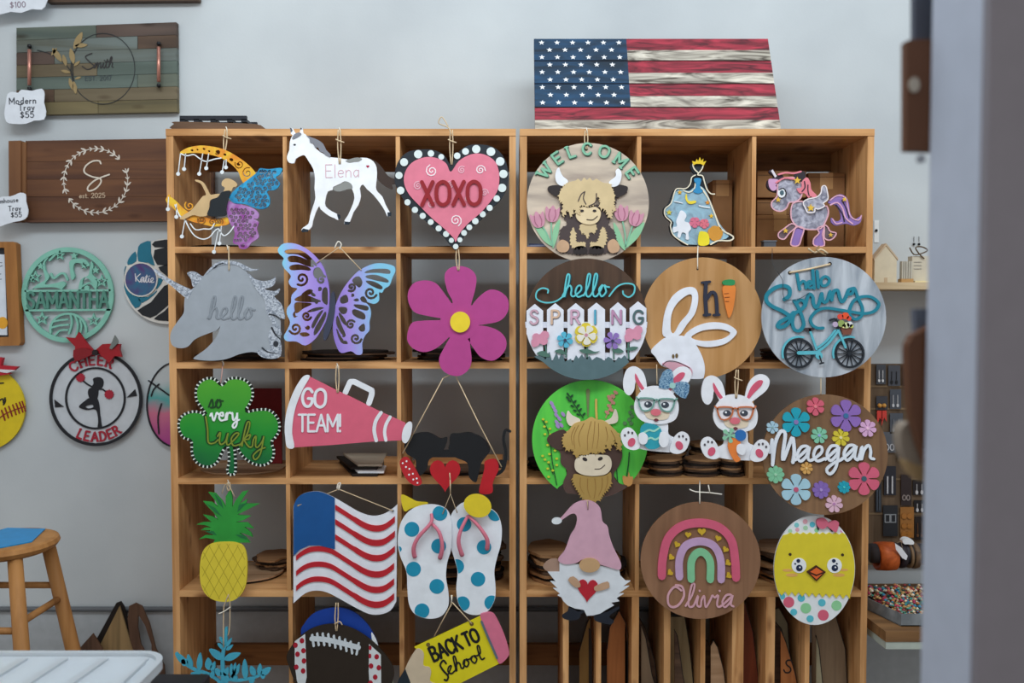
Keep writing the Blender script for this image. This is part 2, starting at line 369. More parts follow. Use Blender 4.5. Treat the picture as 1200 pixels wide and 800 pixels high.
# ---------------------------------------------------------------- stroke lettering
G = {  # x 0..w, y 0 (base) .. 1 (cap height)
 'A': (.72, [[(0, 0), (.36, 1), (.72, 0)], [(.14, .36), (.58, .36)]]),
 'B': (.6, [[(0, 0), (0, 1)], 's', [(0, 1), (.4, .98), (.52, .77), (.36, .54), (0, .53)], 's', [(0, .53), (.42, .5), (.6, .26), (.4, .02), (0, 0)]]),
 'C': (.66, ['s', [(.64, .82), (.48, .98), (.2, .95), (.02, .66), (.02, .34), (.2, .05), (.48, .02), (.64, .18)]]),
 'D': (.64, [[(0, 0), (0, 1)], 's', [(0, 1), (.36, .97), (.62, .7), (.62, .3), (.36, .03), (0, 0)]]),
 'E': (.52, [[(.52, 1), (0, 1), (0, 0), (.52, 0)], [(0, .52), (.42, .52)]]),
 'F': (.5, [[(.5, 1), (0, 1), (0, 0)], [(0, .52), (.4, .52)]]),
 'G': (.7, ['s', [(.66, .82), (.48, .98), (.2, .95), (.02, .66), (.02, .34), (.2, .05), (.48, .02), (.66, .2), (.68, .42)], [(.68, .45), (.4, .45)]]),
 'H': (.62, [[(0, 0), (0, 1)], [(.62, 0), (.62, 1)], [(0, .52), (.62, .52)]]),
 'I': (.04, [[(.02, 0), (.02, 1)]]),
 'K': (.6, [[(0, 0), (0, 1)], [(.56, 1), (0, .42)], [(.18, .58), (.6, 0)]]),
 'L': (.5, [[(0, 1), (0, 0), (.5, 0)]]),
 'M': (.8, [[(0, 0), (0, 1), (.4, .3), (.8, 1), (.8, 0)]]),
 'N': (.64, [[(0, 0), (0, 1), (.64, 0), (.64, 1)]]),
 'O': (.76, ['c', [(.38, 1), (.08, .85), (0, .5), (.08, .15), (.38, 0), (.68, .15), (.76, .5), (.68, .85)]]),
 'P': (.56, [[(0, 0), (0, 1)], 's', [(0, 1), (.4, .98), (.56, .74), (.4, .5), (0, .48)]]),
 'R': (.6, [[(0, 0), (0, 1)], 's', [(0, 1), (.4, .98), (.54, .75), (.4, .52), (0, .5)], [(.28, .5), (.6, 0)]]),
 'S': (.56, ['s', [(.52, .84), (.36, 1), (.12, .96), (.03, .76), (.16, .58), (.42, .46), (.54, .26), (.42, .04), (.16, 0), (.0, .16)]]),
 'T': (.6, [[(0, 1), (.6, 1)], [(.3, 1), (.3, 0)]]),
 'V': (.66, [[(0, 1), (.33, 0), (.66, 1)]]),
 'W': (.96, [[(0, 1), (.24, 0), (.48, .8), (.72, 0), (.96, 1)]]),
 'X': (.62, [[(0, 1), (.62, 0)], [(.62, 1), (0, 0)]]),
 '$': (.56, ['s', [(.52, .8), (.3, .92), (.05, .76), (.2, .56), (.42, .46), (.54, .26), (.3, .08), (.0, .18)], [(.28, 1.05), (.28, -.05)]]),
 '0': (.56, ['c', [(.28, 1), (.05, .8), (.0, .5), (.05, .2), (.28, 0), (.51, .2), (.56, .5), (.51, .8)]]),
 '1': (.2, [[(0, .8), (.18, 1), (.18, 0)]]),
 '2': (.54, ['s', [(.02, .8), (.16, .98), (.42, .95), (.5, .7), (.3, .36), (0, 0)], [(0, 0), (.54, 0)]]),
 '5': (.54, [[(.5, 1), (.08, 1), (.04, .56)], 's', [(.04, .56), (.3, .64), (.52, .46), (.5, .16), (.26, 0), (0, .12)]]),
 '7': (.5, [[(0, 1), (.5, 1), (.16, 0)]]),
 '8': (.54, ['c', [(.27, 1), (.06, .8), (.27, .54), (.52, .24), (.27, 0), (.02, .24), (.27, .54), (.48, .8)]]),
 '!': (.06, [[(.03, 1), (.03, .32)], [(.03, .03), (.03, 0)]]), '.': (.06, [[(.03, .03), (.03, 0)]]), ',': (.08, [[(.05, .05), (0, -.12)]]),
 ' ': (.3, []),
 'a': (.44, ['s', [(.42, .5), (.2, .54), (.02, .3), (.18, 0), (.42, .2)], [(.43, .55), (.43, 0)]]),
 'd': (.46, ['s', [(.42, .5), (.2, .54), (.02, .3), (.18, 0), (.42, .2)], [(.44, 1), (.44, 0)]]),
 'e': (.46, ['s', [(.03, .3), (.44, .32), (.38, .52), (.15, .52), (.02, .28), (.16, .02), (.42, .08)]]),
 'h': (.42, [[(0, 0), (0, 1)], 's', [(0, .34), (.2, .55), (.4, .42), (.42, 0)]]),
 'i': (.06, [[(.03, 0), (.03, .55)], [(.03, .8), (.03, .78)]]),
 'k': (.42, [[(0, 0), (0, 1)], [(.38, .55), (0, .22)], [(.12, .32), (.42, 0)]]),
 'l': (.06, [[(.03, 0), (.03, 1)]]),
 'm': (.66, [[(0, 0), (0, .55)], 's', [(0, .34), (.16, .55), (.32, .42), (.33, 0)], 's', [(.33, .34), (.49, .55), (.65, .42), (.66, 0)]]),
 'n': (.4, [[(0, 0), (0, .55)], 's', [(0, .34), (.2, .55), (.39, .42), (.4, 0)]]),
 'o': (.46, ['c', [(.23, .55), (.03, .42), (.03, .12), (.23, 0), (.43, .12), (.43, .42)]]),
 'r': (.28, [[(0, 0), (0, .55)], 's', [(0, .34), (.12, .52), (.28, .52)]]),
 's': (.36, ['s', [(.33, .48), (.16, .56), (.03, .44), (.18, .3), (.34, .16), (.2, 0), (0, .07)]]),
 't': (.3, [[(.14, .85), (.14, .04), (.3, .02)], [(0, .55), (.3, .55)]]),
 'u': (.42, ['s', [(0, .55), (.02, .12), (.2, 0), (.4, .2)], [(.42, .55), (.42, 0)]]),
 'v': (.4, [[(0, .55), (.2, 0), (.4, .55)]]),
 'y': (.42, [[(0, .55), (.22, .02)], [(.42, .55), (.1, -.35)]]),
 'B_': None,
}
def textw(s, gap=.22): return sum(G[c][0] + gap for c in s) - gap
def letters(s, h, fmap, w, gap=.22, serif=0, bold=None):
    """s in strokes; fmap(u, v) maps (advance*h, height*h) to pixels; returns one list of loops per character"""
    out = []; x = 0
    for c in s:
        gw, gl = G[c]; mode = ''; L = []
        for g in gl:
            if isinstance(g, str): mode = g; continue
            pts = [fmap((x + p[0])*h, p[1]*h) for p in g]
            if mode == 's': L += st(cr(pts, 4), w, 0 if w < 1.2 else 1)
            elif mode == 'c': L += st(cr(pts, 4, True), w, 1, closed=True)
            else:
                L += st(pts, w, 0)
                if serif:
                    for p in (g[0], g[-1]):
                        if p[1] in (0, 1) and not (c in 'ELT' and p[0] > .3 and g[0] != g[-1] and len(g) > 2):
                            L += st([fmap((x + p[0] - serif)*h, p[1]*h), fmap((x + p[0] + serif)*h, p[1]*h)], w*.7, 0)
            mode = ''
        out.append((c, L)); x += gw + gap
    return out
def line(x0, y0, ang=0, slant=0, sx=1.):
    """straight baseline at pixel x0, y0, turned ang degrees clockwise"""
    a = radians(ang); c, s = cos(a), sin(a)
    return lambda u, v: (x0 + (u*sx + slant*v)*c + v*s, y0 + (u*sx + slant*v)*s - v*c)
def arc(cx, cy, r, a_mid, total, up=True):
    """letters along a circle; a_mid degrees (0 right, 90 up); total length in px"""
    def f(u, v):
        if up: a = radians(a_mid) - (u - total/2)/r; R = r + v
        else: a = radians(a_mid) + (u - total/2)/r; R = r - v
        return (cx + R*cos(a), cy - R*sin(a))
    return f
def txt(par, s, h, fmap, w, mat, Y, th=.0025, gap=.22, name='letter', serif=0, one=False):
    L = letters(s, h, fmap, w, gap, serif); r = None
    if one:
        return pl(name, [q for c, l in L for q in l], mat, Y, th, par=par)
    for c, l in L:
        if l: r = pl(name, l, mat, Y, th, par=par)
    return r
CU = {  # joined script, x height .5, ascender 1, descender -.45
 'a': (.5, [(0, .05), (.36, .46), (.16, .5), (.04, .22), (.16, 0), (.33, .18), (.4, .48), (.38, .12), (.5, .03)]),
 'c': (.42, [(0, .05), (.3, .46), (.16, .48), (.04, .24), (.17, 0), (.42, .08)]),
 'e': (.42, [(0, .05), (.28, .28), (.26, .48), (.12, .45), (.05, .2), (.18, 0), (.42, .08)]),
 'g': (.52, [(0, .05), (.36, .45), (.15, .5), (.04, .22), (.17, 0), (.34, .2), (.39, .47), (.36, -.2), (.2, -.46), (.08, -.3), (.3, -.06), (.52, .05)]),
 'h': (.5, [(0, .05), (.2, .5), (.24, .92), (.14, .96), (.09, .5), (.08, 0), (.16, .35), (.29, .5), (.37, .35), (.37, .1), (.5, .03)]),
 'i': (.28, [(0, .05), (.12, .48), (.13, .1), (.28, .03)]),
 'k': (.48, [(0, .05), (.2, .5), (.24, .92), (.14, .96), (.09, .5), (.08, 0), (.1, .28), (.32, .5), (.3, .32), (.14, .27), (.34, .03), (.48, .05)]),
 'l': (.3, [(0, .05), (.18, .5), (.22, .92), (.12, .96), (.08, .5), (.12, .06), (.3, .05)]),
 'm': (.68, [(0, .05), (.08, .46), (.09, 0), (.14, .34), (.25, .5), (.32, .3), (.33, 0), (.38, .34), (.49, .5), (.56, .3), (.57, .06), (.68, .03)]),
 'n': (.48, [(0, .05), (.08, .46), (.09, 0), (.15, .34), (.28, .5), (.36, .3), (.37, .08), (.48, .03)]),
 'o': (.48, [(0, .05), (.2, .5), (.05, .3), (.18, 0), (.36, .2), (.26, .48), (.36, .42), (.48, .4)]),
 'p': (.46, [(0, .05), (.09, .5), (.08, -.45), (.1, .25), (.26, .5), (.38, .26), (.26, .02), (.16, .06), (.46, .05)]),
 'r': (.36, [(0, .05), (.09, .5), (.09, .02), (.14, .35), (.26, .5), (.36, .44)]),
 's': (.36, [(0, .05), (.18, .5), (.24, .3), (.24, .06), (.08, .02), (.36, .05)]),
 't': (.28, [(0, .05), (.14, .8), (.11, .12), (.28, .03)]),
 'u': (.5, [(0, .3), (.08, .46), (.1, .1), (.2, 0), (.34, .15), (.38, .47), (.38, .1), (.5, .03)]),
 'v': (.5, [(0, .3), (.08, .46), (.14, .2), (.22, 0), (.34, .3), (.4, .48), (.5, .4)]),
 'w': (.6, [(0, .3), (.08, .46), (.14, 0), (.28, .4), (.36, 0), (.5, .44), (.6, .4)]),
 'y': (.5, [(0, .3), (.08, .46), (.12, .1), (.22, .04), (.36, .3), (.38, .47), (.36, -.2), (.2, -.45), (.1, -.3), (.3, -.05), (.5, .05)]),
}
def cursw(s): return sum(CU[c][0] for c in s)
def jag(loop, step, amp, ymin=-1e9, sharp=.75):
    """turn a smooth outline into tufts of fur pointing outwards and down"""
    out = []; R = random.Random(int(abs(loop[0][0])*10)); per = 0; i = 0; n = len(loop); sg = 1 if area2(loop) > 0 else -1
    last = loop[0]; acc = 0
    for i in range(n):
        p = loop[i]; a, b = loop[i-1], loop[(i+1) % n]; d = math.hypot(p[0]-last[0], p[1]-last[1]); acc += d; last = p
        out.append(p)
        if acc > step and p[1] > ymin:
            dx, dy = b[0]-a[0], b[1]-a[1]; h = math.hypot(dx, dy) or 1; k = amp*R.uniform(.6, 1.2)
            out.append(((p[0]+b[0])/2 + sg*dy/h*k, (p[1]+b[1])/2 - sg*dx/h*k + k*.4)); acc = 0
    return out
def curs(s, h, fmap, w, n=4):
    pts = []; x = 0; dots = []; prev = ' '
    for c in s:
        gw, p = CU[c]
        for q in (p[1:] if prev in 'vowr' and pts else p):
            if pts and abs(x+q[0]-pts[-1][0]) + abs(q[1]-pts[-1][1]) < .03: continue
            pts.append((x + q[0], q[1]))
        prev = c
        if c == 'i': dots.append((x+.15, .68))
        if c == 't': dots.append(((x-.02, .58), (x+.28, .6)))
        x += gw
    L = st([fmap(a*h, b*h) for a, b in pts], w, n)
    for d in dots:
        if isinstance(d[0], tuple): L += st([fmap(a*h, b*h) for a, b in d], w*.9, 0)
        else: L.append(circ(*fmap(d[0]*h, d[1]*h), w*.6, n=8))
    return L
# ================================================================ the setting
def wallmat():
    m, nt, N, L, b = _new('white_wall_paint')
    tc = N.new('ShaderNodeTexCoord'); n = N.new('ShaderNodeTexNoise'); n.inputs['Scale'].default_value = 1.6; n.inputs['Detail'].default_value = 5; L.new(tc.outputs['Object'], n.inputs[0])
    r = N.new('ShaderNodeValToRGB'); L.new(n.outputs['Fac'], r.inputs[0]); r.color_ramp.elements[0].color = lin('#afb6bb'); r.color_ramp.elements[1].color = lin('#c0c7cb'); r.color_ramp.elements[0].position = .35; r.color_ramp.elements[1].position = .65
    L.new(r.outputs[0], b.inputs['Base Color']); b.inputs['Roughness'].default_value = .75
    n2 = N.new('ShaderNodeTexNoise'); n2.inputs['Scale'].default_value = 120; L.new(tc.outputs['Object'], n2.inputs[0])
    bp = N.new('ShaderNodeBump'); bp.inputs['Strength'].default_value = .08; bp.inputs['Distance'].default_value = .003; L.new(n2.outputs['Fac'], bp.inputs['Height']); L.new(bp.outputs[0], b.inputs['Normal'])
    return m
WY = .40
def struct(o): o['kind'] = 'structure'; return o
struct(box('wall_back', -4, 4, WY, WY+.12, 0, 3.6, wallmat()))
def floormat():
    m, nt, N, L, b = _new('grey_concrete_floor')
    tc = N.new('ShaderNodeTexCoord'); n = N.new('ShaderNodeTexNoise'); n.inputs['Scale'].default_value = 3; n.inputs['Detail'].default_value = 8; L.new(tc.outputs['Object'], n.inputs[0])
    r = N.new('ShaderNodeValToRGB'); L.new(n.outputs['Fac'], r.inputs[0]); r.color_ramp.elements[0].color = lin('#6f6c69'); r.color_ramp.elements[1].color = lin('#94908b')
    L.new(r.outputs[0], b.inputs['Base Color']); b.inputs['Roughness'].default_value = .5
    return m
struct(box('floor', -4, 4, -6, WY+.12, -.1, 0, floormat()))
struct(box('ceiling', -4, 4, -1.0, WY+.12, 3.6, 3.7, paint('#d8dcde')))
# grey pipe running along the wall and the lower wall board under it
zp = W(100, 712, WY).z
struct(tube('trim_1', [(-4, WY-.012, zp), (4, WY-.012, zp)], .009, paint('#5d6166', .4), n=8))
struct(box('trim_2', -4, 4, WY-.008, WY, 0, zp-.01, paint('#a9afb4', .7)))
# partition end close to the camera at the right
Xp = 553*.80/F
struct(box('wall_right', Xp, Xp+.45, -CD+.812, -CD+.91, 0, 3.0, paint('#aab3c4', .6, .03)))
struct(box('wall_right_shaded_end', Xp, Xp+.45, -CD+.80, -CD+.811, 0, 3.0, paint('#7b7880', .6, .03)))  # near face of the same partition, its shade painted in as darker grey

# ================================================================ cubby shelves
SH = {}
pine_x = wood('#dba974', '#b5804d', 'x'); pine_z = wood('#dba974', '#b5804d', 'z'); pine_y = wood('#b07c4c', '#8a5a32', 'y')
zrow = [W(600, y, 0).z for y in (151, 289, 424.5, 560, 692)]
TB = .020
DEP = .30
zrow_all = zrow + [zrow[4] - .34*1.42 - .0]
ztop = zrow[0]
def X0(px): return W(px, 366, 0).x
def shelf(name, label, xl, xr, divs, slats):
    t = thing(name, label, 'shelf', ((xl+xr)/2, DEP/2, 0))
    box('side_panel', xl, xl+.021, 0, DEP, 0, ztop-TB, pine_z, t)
    box('side_panel', xr-.019, xr, 0, DEP, 0, ztop-TB, pine_z, t)
    box('top_board', xl, xr, -.002, DEP, ztop-TB, ztop, pine_x, t)
    for i, z in enumerate(zrow[1:] + [.06]):
        box('shelf_board', xl+.021, xr-.019, 0, DEP, z-.018, z, pine_x, t)
    zz = [ztop-TB] + [a for z in zrow[1:] for a in (z, z-.018)]
    for r in range(4):
        zt = ztop-TB if r == 0 else zrow[r]-.018
        for x in divs:
            box('divider', x-.006, x+.006, .001, DEP-.02, zrow[r+1], zt, pine_z, t)
    for (x, w) in slats:
        box('divider', x-w/2, x+w/2, .001, DEP-.02, .06, zrow[4]-.018, pine_z, t)
    # rails across the open back
    for z, h in ((ztop-TB-.055, .055), (W(300, 778, .29).z, .07), (.07, .06)):
        box('back_rail', xl+.021, xr-.019, DEP-.019, DEP-.001, z, z+h, wood('#96683c', '#6f4726', 'x'), t)
    return t
LX = (X0(197.5), X0(604.5)); RX = (X0(609), X0(1021.5))
SH['l'] = shelf('cubby_shelf', 'left pine cubby shelf with three columns of open compartments full of hanging signs', LX[0], LX[1], (X0(335.5), X0(467)), ((X0(337), .012), (X0(469), .014)))
SH['r'] = shelf('cubby_shelf', 'right pine cubby shelf below the wooden plank flag, narrow slots at its foot', RX[0], RX[1], (X0(748), X0(882)),
  [(X0(a), w) for a, w in ((664, .017), (703, .015), (746.5, .021), (784.5, .019), (827, .014), (868.5, .034), (907, .027), (951, .014))])

# ================================================================ boards lying or standing inside the compartments
M_dark = wood('#5d4636', '#33251c', 'x', knots=False); M_mdf = wood('#a8805a', '#8c6644', 'x', knots=False); M_pale = wood('#c3a181', '#a58464', 'x', knots=False)
M_burn = paint('#1d1512', .7)
M_burn = paint('#1d1512', .7)
def blob(cx, cy, rx, ry, k=7, amp=.18, seed=0):
    R = random.Random(seed); ph = [R.uniform(0, 6.3) for _ in range(3)]
    out = []
    for i in range(30):
        a = 2*pi*i/30; r = 1 + amp*(.5*sin(2*a+ph[0]) + .3*sin(3*a+ph[1]) + .35*sin(k*a+ph[2]))
        out.append((cx + rx*r*cos(a), cy + ry*r*sin(a)))
    return out
WORD = {}
BAYS = [(LX[0]+.021, X0(335.5)-.006), (X0(335.5)+.006, X0(467)-.006), (X0(467)+.006, LX[1]-.019), (RX[0]+.021, X0(748)-.006), (X0(748)+.006, X0(882)-.006), (X0(882)+.006, RX[1]-.019)]
def clampbay(a, b):
    lo, hi = min(BAYS, key=lambda q: abs((a+b)/2 - (q[0]+q[1])/2)); return max(a, lo+.002), min(b, hi-.002)
ORD = ['lowest', 'second from bottom', 'third from bottom', 'fourth from bottom', 'fifth from bottom', 'sixth from bottom', 'seventh from bottom', 'eighth from bottom', 'ninth from bottom', 'tenth from bottom']
def stack(px0, px1, row, n, th, label, group, mats, seed=0, k=7, amp=.16, y0=.04, y1=.26, name='cutout_blank', gap=.0012, dz=0, jit=.12):
    """flat cut-out blanks piled on a shelf board; label has {c} for the colour"""
    R = random.Random(seed); z = zrow[row] + .0008 + dz
    xa, xb = W(px0, 366, .12).x, W(px1, 366, .12).x; rx = (xb-xa)/2; cx = (xa+xb)/2; ry = (y1-y0)/2; cy = (y0+y1)/2
    xa, xb = clampbay(xa, xb); rx = (xb-xa)/2; cx = (xa+xb)/2
    for i in range(n):
        s = R.uniform(.88, 1)/(1+amp*.5); j = R.uniform(-1, 1)*rx*.12
        m = mats[i % len(mats)]
        o = flat(name, [(max(xa, min(xb, p[0])), max(.004, min(DEP-.022, p[1]))) for p in blob(cx+j, cy, rx*s, ry*s, k, amp, seed*31+i)], z, th, m)
        lab = label.replace('{c}', WORD[m.name])
        if n > 1: lab += ', ' + ('topmost' if i == n-1 else ORD[i] if i < 10 else ['', 'fourth', 'third', 'second'][max(0, 4-(n-1-i))] + ' from top' if n-1-i < 4 and False else 'near the top')
        tag(o, lab, 'wood blank', group if n > 1 else None); z += th + gap
def c1(par, pts, Y=-.004, **k): return cord(par, pts, Y, **k)
WORD.update({M_dark.name: 'dark brown', M_mdf.name: 'mid brown', M_pale.name: 'pale', M_burn.name: 'black'})
D_, B_, F_, P_ = M_dark, M_burn, M_mdf, M_pale
stack(222, 325, 1, 2, .004, 'thin {c} blank behind the crescent moon sign', 'dark blanks behind the moon sign', [D_, B_], 1)
stack(345, 462, 1, 1, .003, 'thin {c} blank lying behind the white horse sign', None, [B_], 51)
stack(488, 590, 1, 2, .003, 'thin {c} blank lying behind the pink heart sign', 'dark blanks behind the heart sign', [D_, B_], 2)
stack(214, 328, 2, 4, .005, '{c} cut blank behind the silver unicorn head', 'dark blanks behind the silver unicorn', [D_, B_], 3)
stack(345, 462, 2, 5, .0045, 'thin {c} blank in the pile behind the purple butterfly', 'black blanks behind the butterfly', [B_, D_], 4)
stack(478, 592, 2, 5, .005, 'thin {c} blank in the pile behind the magenta flower', 'black blanks behind the magenta flower', [B_, D_], 5)
stack(216, 328, 3, 1, .004, '{c} round board lying under the green shamrock', None, [P_], 6, amp=.03)
stack(232, 332, 4, 2, .005, '{c} rounded board behind the yellow pineapple', 'rounded boards behind the pineapple', [B_, P_], 7, amp=.04)
stack(283, 334, 4, 5, .0055, 'small {c} blank heaped right of the yellow pineapple', 'dark blanks beside the pineapple', [D_, F_, B_], 8, dz=.014, y0=.14, y1=.28, amp=.2)
stack(478, 594, 4, 10, .0085, 'curvy {c} blank in the tall pile behind the flip flops', 'dark blanks behind the flip flops', [D_, B_, F_], 9)
stack(347, 462, 4, 3, .005, '{c} blank lying behind the waving flag', 'brown blanks behind the waving flag', [F_, D_, B_], 10)
stack(214, 330, 5-1, 1, .003, '{c} sheet under everything behind the pineapple', None, [D_], 52, dz=-.0) if False else None
for i, (a, b, n, s_) in enumerate(((755, 797, 8, 21), (796, 840, 8, 22), (838, 877, 8, 23))):
    w_ = ('left', 'middle', 'right')[i]
    stack(a, b, 3, n, .0058, '{c} scalloped blank in the %s front pile below the bunnies' % w_, 'scalloped blanks, %s front pile' % w_, [D_, B_, D_, F_], s_, y0=.008, y1=.105, amp=.09, gap=.0006)
for i, (a, b, n, s_) in enumerate(((755, 812, 10, 24), (814, 874, 9, 25))):
    w_ = ('left', 'right')[i]
    stack(a, b, 3, n, .0075, '{c} blank in the %s back pile below the bunnies' % w_, 'scalloped blanks, %s back pile' % w_, [D_, B_, F_], s_, y0=.12, y1=.27, amp=.09, gap=.0006)
stack(619, 676, 4, 9, .0085, '{c} wavy cutout in the pile left of the gnome', 'wavy cutouts left of the gnome', [F_, B_, F_, D_], 31, y0=.03, y1=.27, amp=.12)
stack(680, 736, 4, 7, .0075, '{c} wavy cutout in the pile behind the gnome', 'wavy cutouts behind the gnome', [F_, D_, B_], 32, y0=.04, y1=.26)
stack(756, 876, 4, 5, .006, '{c} blank lying behind the round rainbow sign', 'dark blanks behind the rainbow sign', [D_, F_, B_], 33)
stack(888, 1004, 4, 10, .0085, '{c} blank in the pile behind the chick egg', 'brown blanks behind the chick egg', [F_, B_, F_, D_, P_], 34, y0=.01)
stack(888, 1000, 2, 5, .0055, '{c} blank in the pile behind the grey bicycle sign', 'dark blanks behind the bicycle sign', [D_, B_], 35)
stack(756, 876, 2, 3, .004, '{c} blank lying behind the round hi bunny sign', 'dark blanks behind the hi bunny sign', [D_, B_], 36)
stack(618, 738, 2, 1, .004, '{c} blank lying behind the white fence sign', None, [D_], 37)
stack(617, 735, 3, 4, .006, '{c} blank lying behind the green highland cow sign', 'dark blanks behind the green cow sign', [D_, B_], 38)
stack(478, 592, 3, 2, .004, '{c} blank lying behind the black sweetheart sign', 'dark blanks behind the sweetheart sign', [B_, D_], 39, y0=.02, y1=.2)
def stand(name, label, cat, px0, px1, pytop, row, Y, mat, th=.005, shape=None, group=None, lean=0):
    zb = zrow[row] + .001; a = W(px0, pytop, Y); b = W(px1, pytop, Y)
    v = [(a.x, zb), (b.x, zb), (b.x, a.z), (a.x, a.z)] if shape is None else shape(a.x, b.x, zb, a.z)
    vv, f = tri([v]); o = prism(name, vv, f, lambda x, z, k: Vector((x, Y + k*th + lean*(z-zb), z)), th, mat, None)
    return tag(o, label, cat, group)
# red disc behind the shamrock, slabs under the megaphone, boards and boxes
rr = W(312, 500, .2); box('red_board', W(292, 500, .2).x, W(330, 500, .2).x, .2, .206, zrow[3]+.007, W(312, 455, .2).z, paint('#7d1a1f')); tag(bpy.data.objects['red_board'], 'dark red board standing behind the green shamrock', 'board')
fx = lambda px, Y: W(px, 366, Y).x
for i, (xa, xb, ya, yb, m) in enumerate(((370, 440, .02, .25, M_burn), (376, 447, .03, .26, M_card), (366, 438, .05, .25, M_burn), (374, 443, .06, .26, paint('#b9ab98')))):
    z = zrow[3] + .001 + i*.0075
    o = flat('flat_slab', [(fx(xa+40, 0)-.0, ya), (fx(xb, 0), ya+.0), (fx(xb-6, 0), yb), (fx(xa-2, 0)+.02, yb)], z, .0065, m)
    tag(o, ['black slab lowest in the flat pile under the pink megaphone', 'white slab second from the bottom under the pink megaphone', 'black slab second from the top under the pink megaphone', 'beige slab on top of the flat pile under the pink megaphone'][i], 'slab')
stand('pine_offcut', 'light pine offcut standing in the corner right of the flat slabs', 'board', 450, 468, 537, 3, .12, pine_x, .04)
stand('pine_offcut', 'wide pine plank standing behind the black sweetheart sign', 'board', 486, 589, 533, 3, .22, pine_x, .02)
# cardboard boxes in the top right compartment and beside the gown sign
M_box = paint('#9a7048', .8, .08); M_box2 = paint('#8a6340', .8, .08)
def carton(label, px0, px1, z0, z1, y0, y1, m=None, group=None):
    xa, xb = W(px0, 366, y0).x, W(px1, 366, y0).x
    t = thing('cardboard_box', label, 'box', ((xa+xb)/2, (y0+y1)/2, z0), group)
    box('carton', xa, xb, y0, y1, z0, z1, m or M_box, t, bev=.002)
    box('flap_seam', xa+.001, xb-.001, y0-.0008, y0, z1-.014, z1-.0125, paint('#5c3f26'), t)
    box('packing_tape', (xa+xb)/2-.02, (xa+xb)/2+.02, y0-.0006, y0, z1-.05, z1, paint('#b48a5c', .3), t)
z0 = zrow[1] + .001
zb = [W(900, y, .16).z for y in (253, 232, 202)]
carton('pale cardboard box lowest left behind the unicorn pony', 886, 941, z0, zb[0], .13, .27)
carton('brown cardboard box second from the bottom behind the unicorn pony', 886, 939, zb[0]+.001, zb[1]-.004, .14, .27, M_box2)
carton('brown cardboard box on top of the left pile behind the unicorn pony', 886, 943, zb[1]-.003, zb[2], .13, .27)
carton('tall cardboard box standing right of the pile behind the unicorn pony', 945, 988, z0, W(900, 203, .16).z, .15, .27, M_box2)
carton('cardboard box standing right behind the gown sign', 834, 857, z0, W(840, 212, .2).z, .18, .27, M_box2)
t = sign('display_clip', 'small grey clip box standing left of the unicorn pony', 'clip', 906, 288, .03)
box('body', X0(897), X0(911), .02, .05, z0, z0+.016, paint('#4b5058'), t); box('lid', X0(896), X0(912), .018, .052, z0+.016, z0+.019, paint('#6a7078'), t)
for i, c in enumerate(('#6a7fb0', '#b9c4d8', '#4a5d98')):
    o = flat('blue_card', [(X0(617)+i*.004, .02+i*.01), (X0(645), .01+i*.02), (X0(650), .16), (X0(620), .18)], z0+i*.004, .003, paint(c))
    tag(o, ['blue card at the bottom behind the tan welcome sign', 'pale card in the middle behind the tan welcome sign', 'dark blue card on top behind the tan welcome sign'][i], 'card')
# boards standing in the bottom slots
def lean_board(label, pts, mat, Y, th=.006, group=None, name='standing_board', holes=()):
    return None
E1 = Z(600, 690, 5.4545); E2 = Z(800, 690, 5)
zb0 = 905
_c = [(a, w) for a, w in ((664, .017), (703, .015), (746.5, .021), (784.5, .019), (827, .014), (868.5, .034), (907, .027), (951, .014))]
_e = [RX[0]+.021] + [v for a, w in _c for v in (X0(a)-w/2, X0(a)+w/2)] + [RX[1]-.019]
SLOTS = [(_e[i], _e[i+1]) for i in range(0, len(_e), 2)]
def slotboard(label, top, mat, Y, name='standing_board', edge=None):
    """top: list of (px, py) of the upper outline; sides run down to the bottom shelf board"""
    q = list(top); 
    fy = lambda px: (px, 872)
    pts = [(q[0][0], 872)] + q + [(q[-1][0], 872)]
    t = thing(name, label, 'board', (W(q[0][0], 800, Y).x, Y, zrow[4]-.6))
    w = [(lambda v: (v.x, v.z))(W(p[0], p[1], Y)) for p in pts]; mx = sum(p[0] for p in w)/len(w)
    lo, hi = min(SLOTS, key=lambda s_: abs(mx - (s_[0]+s_[1])/2)); 
    a_, b_ = min(p[0] for p in w), max(p[0] for p in w); sh = min(0, hi-.0025-b_); sh = max(sh, lo+.0025-a_) if a_+sh < lo+.0025 else sh
    w = [(p[0]+sh, p[1]) for p in w]; cl = lambda l: [(max(lo+.001, min(hi-.001, p[0])), p[1]) for p in l]
    def mk(nm, loops, m_, y0, th):
        vv, f = tri([cl(l) for l in loops]); prism(nm, vv, f, lambda x, z, k: Vector((x, y0 + k*th, z)), th, m_, t)
    mk('board', [w], mat, Y, .005)
    if mat is not M_burn and len(q) > 2: mk('burnt_edge', st(w[2:-1] + [w[-1]], .0024, 0) + st(w[1:3], .0024, 0), M_burn, Y-.0004, .006)
    return t
M_t1 = wood('#a8693a', '#8a522c', 'z', knots=False); M_t2 = wood('#86715a', '#6c5a48', 'z', knots=False); M_t3 = wood('#7a3a22', '#5d2a18', 'z', knots=False); M_t4 = wood('#a19a80', '#857e66', 'z', knots=False)
slotboard('olive brown board standing in the second slot under the gnome', [(679, 762), (688, 730), (692, 722)] , wood('#98733f', '#7d5c30', 'z', knots=False), .07)
slotboard('brown panel edge standing behind the olive board under the gnome', [(690, 736), (693, 738), (694, 760)], M_burn, .05)
slotboard('orange brown arched board with keyhole standing in the third slot', [(713, 760), (716, 735), (727, 715), (735, 730), (737, 745)], M_t1, .06)
slotboard('dark curved board edge right of the orange arched board', [(737.5, 730), (739, 736), (740.5, 760)], M_burn, .06)
slotboard('tan curved board edge behind the third slot divider', [(751.5, 732), (757, 748), (764, 790), (767, 800)], M_t2, .05)
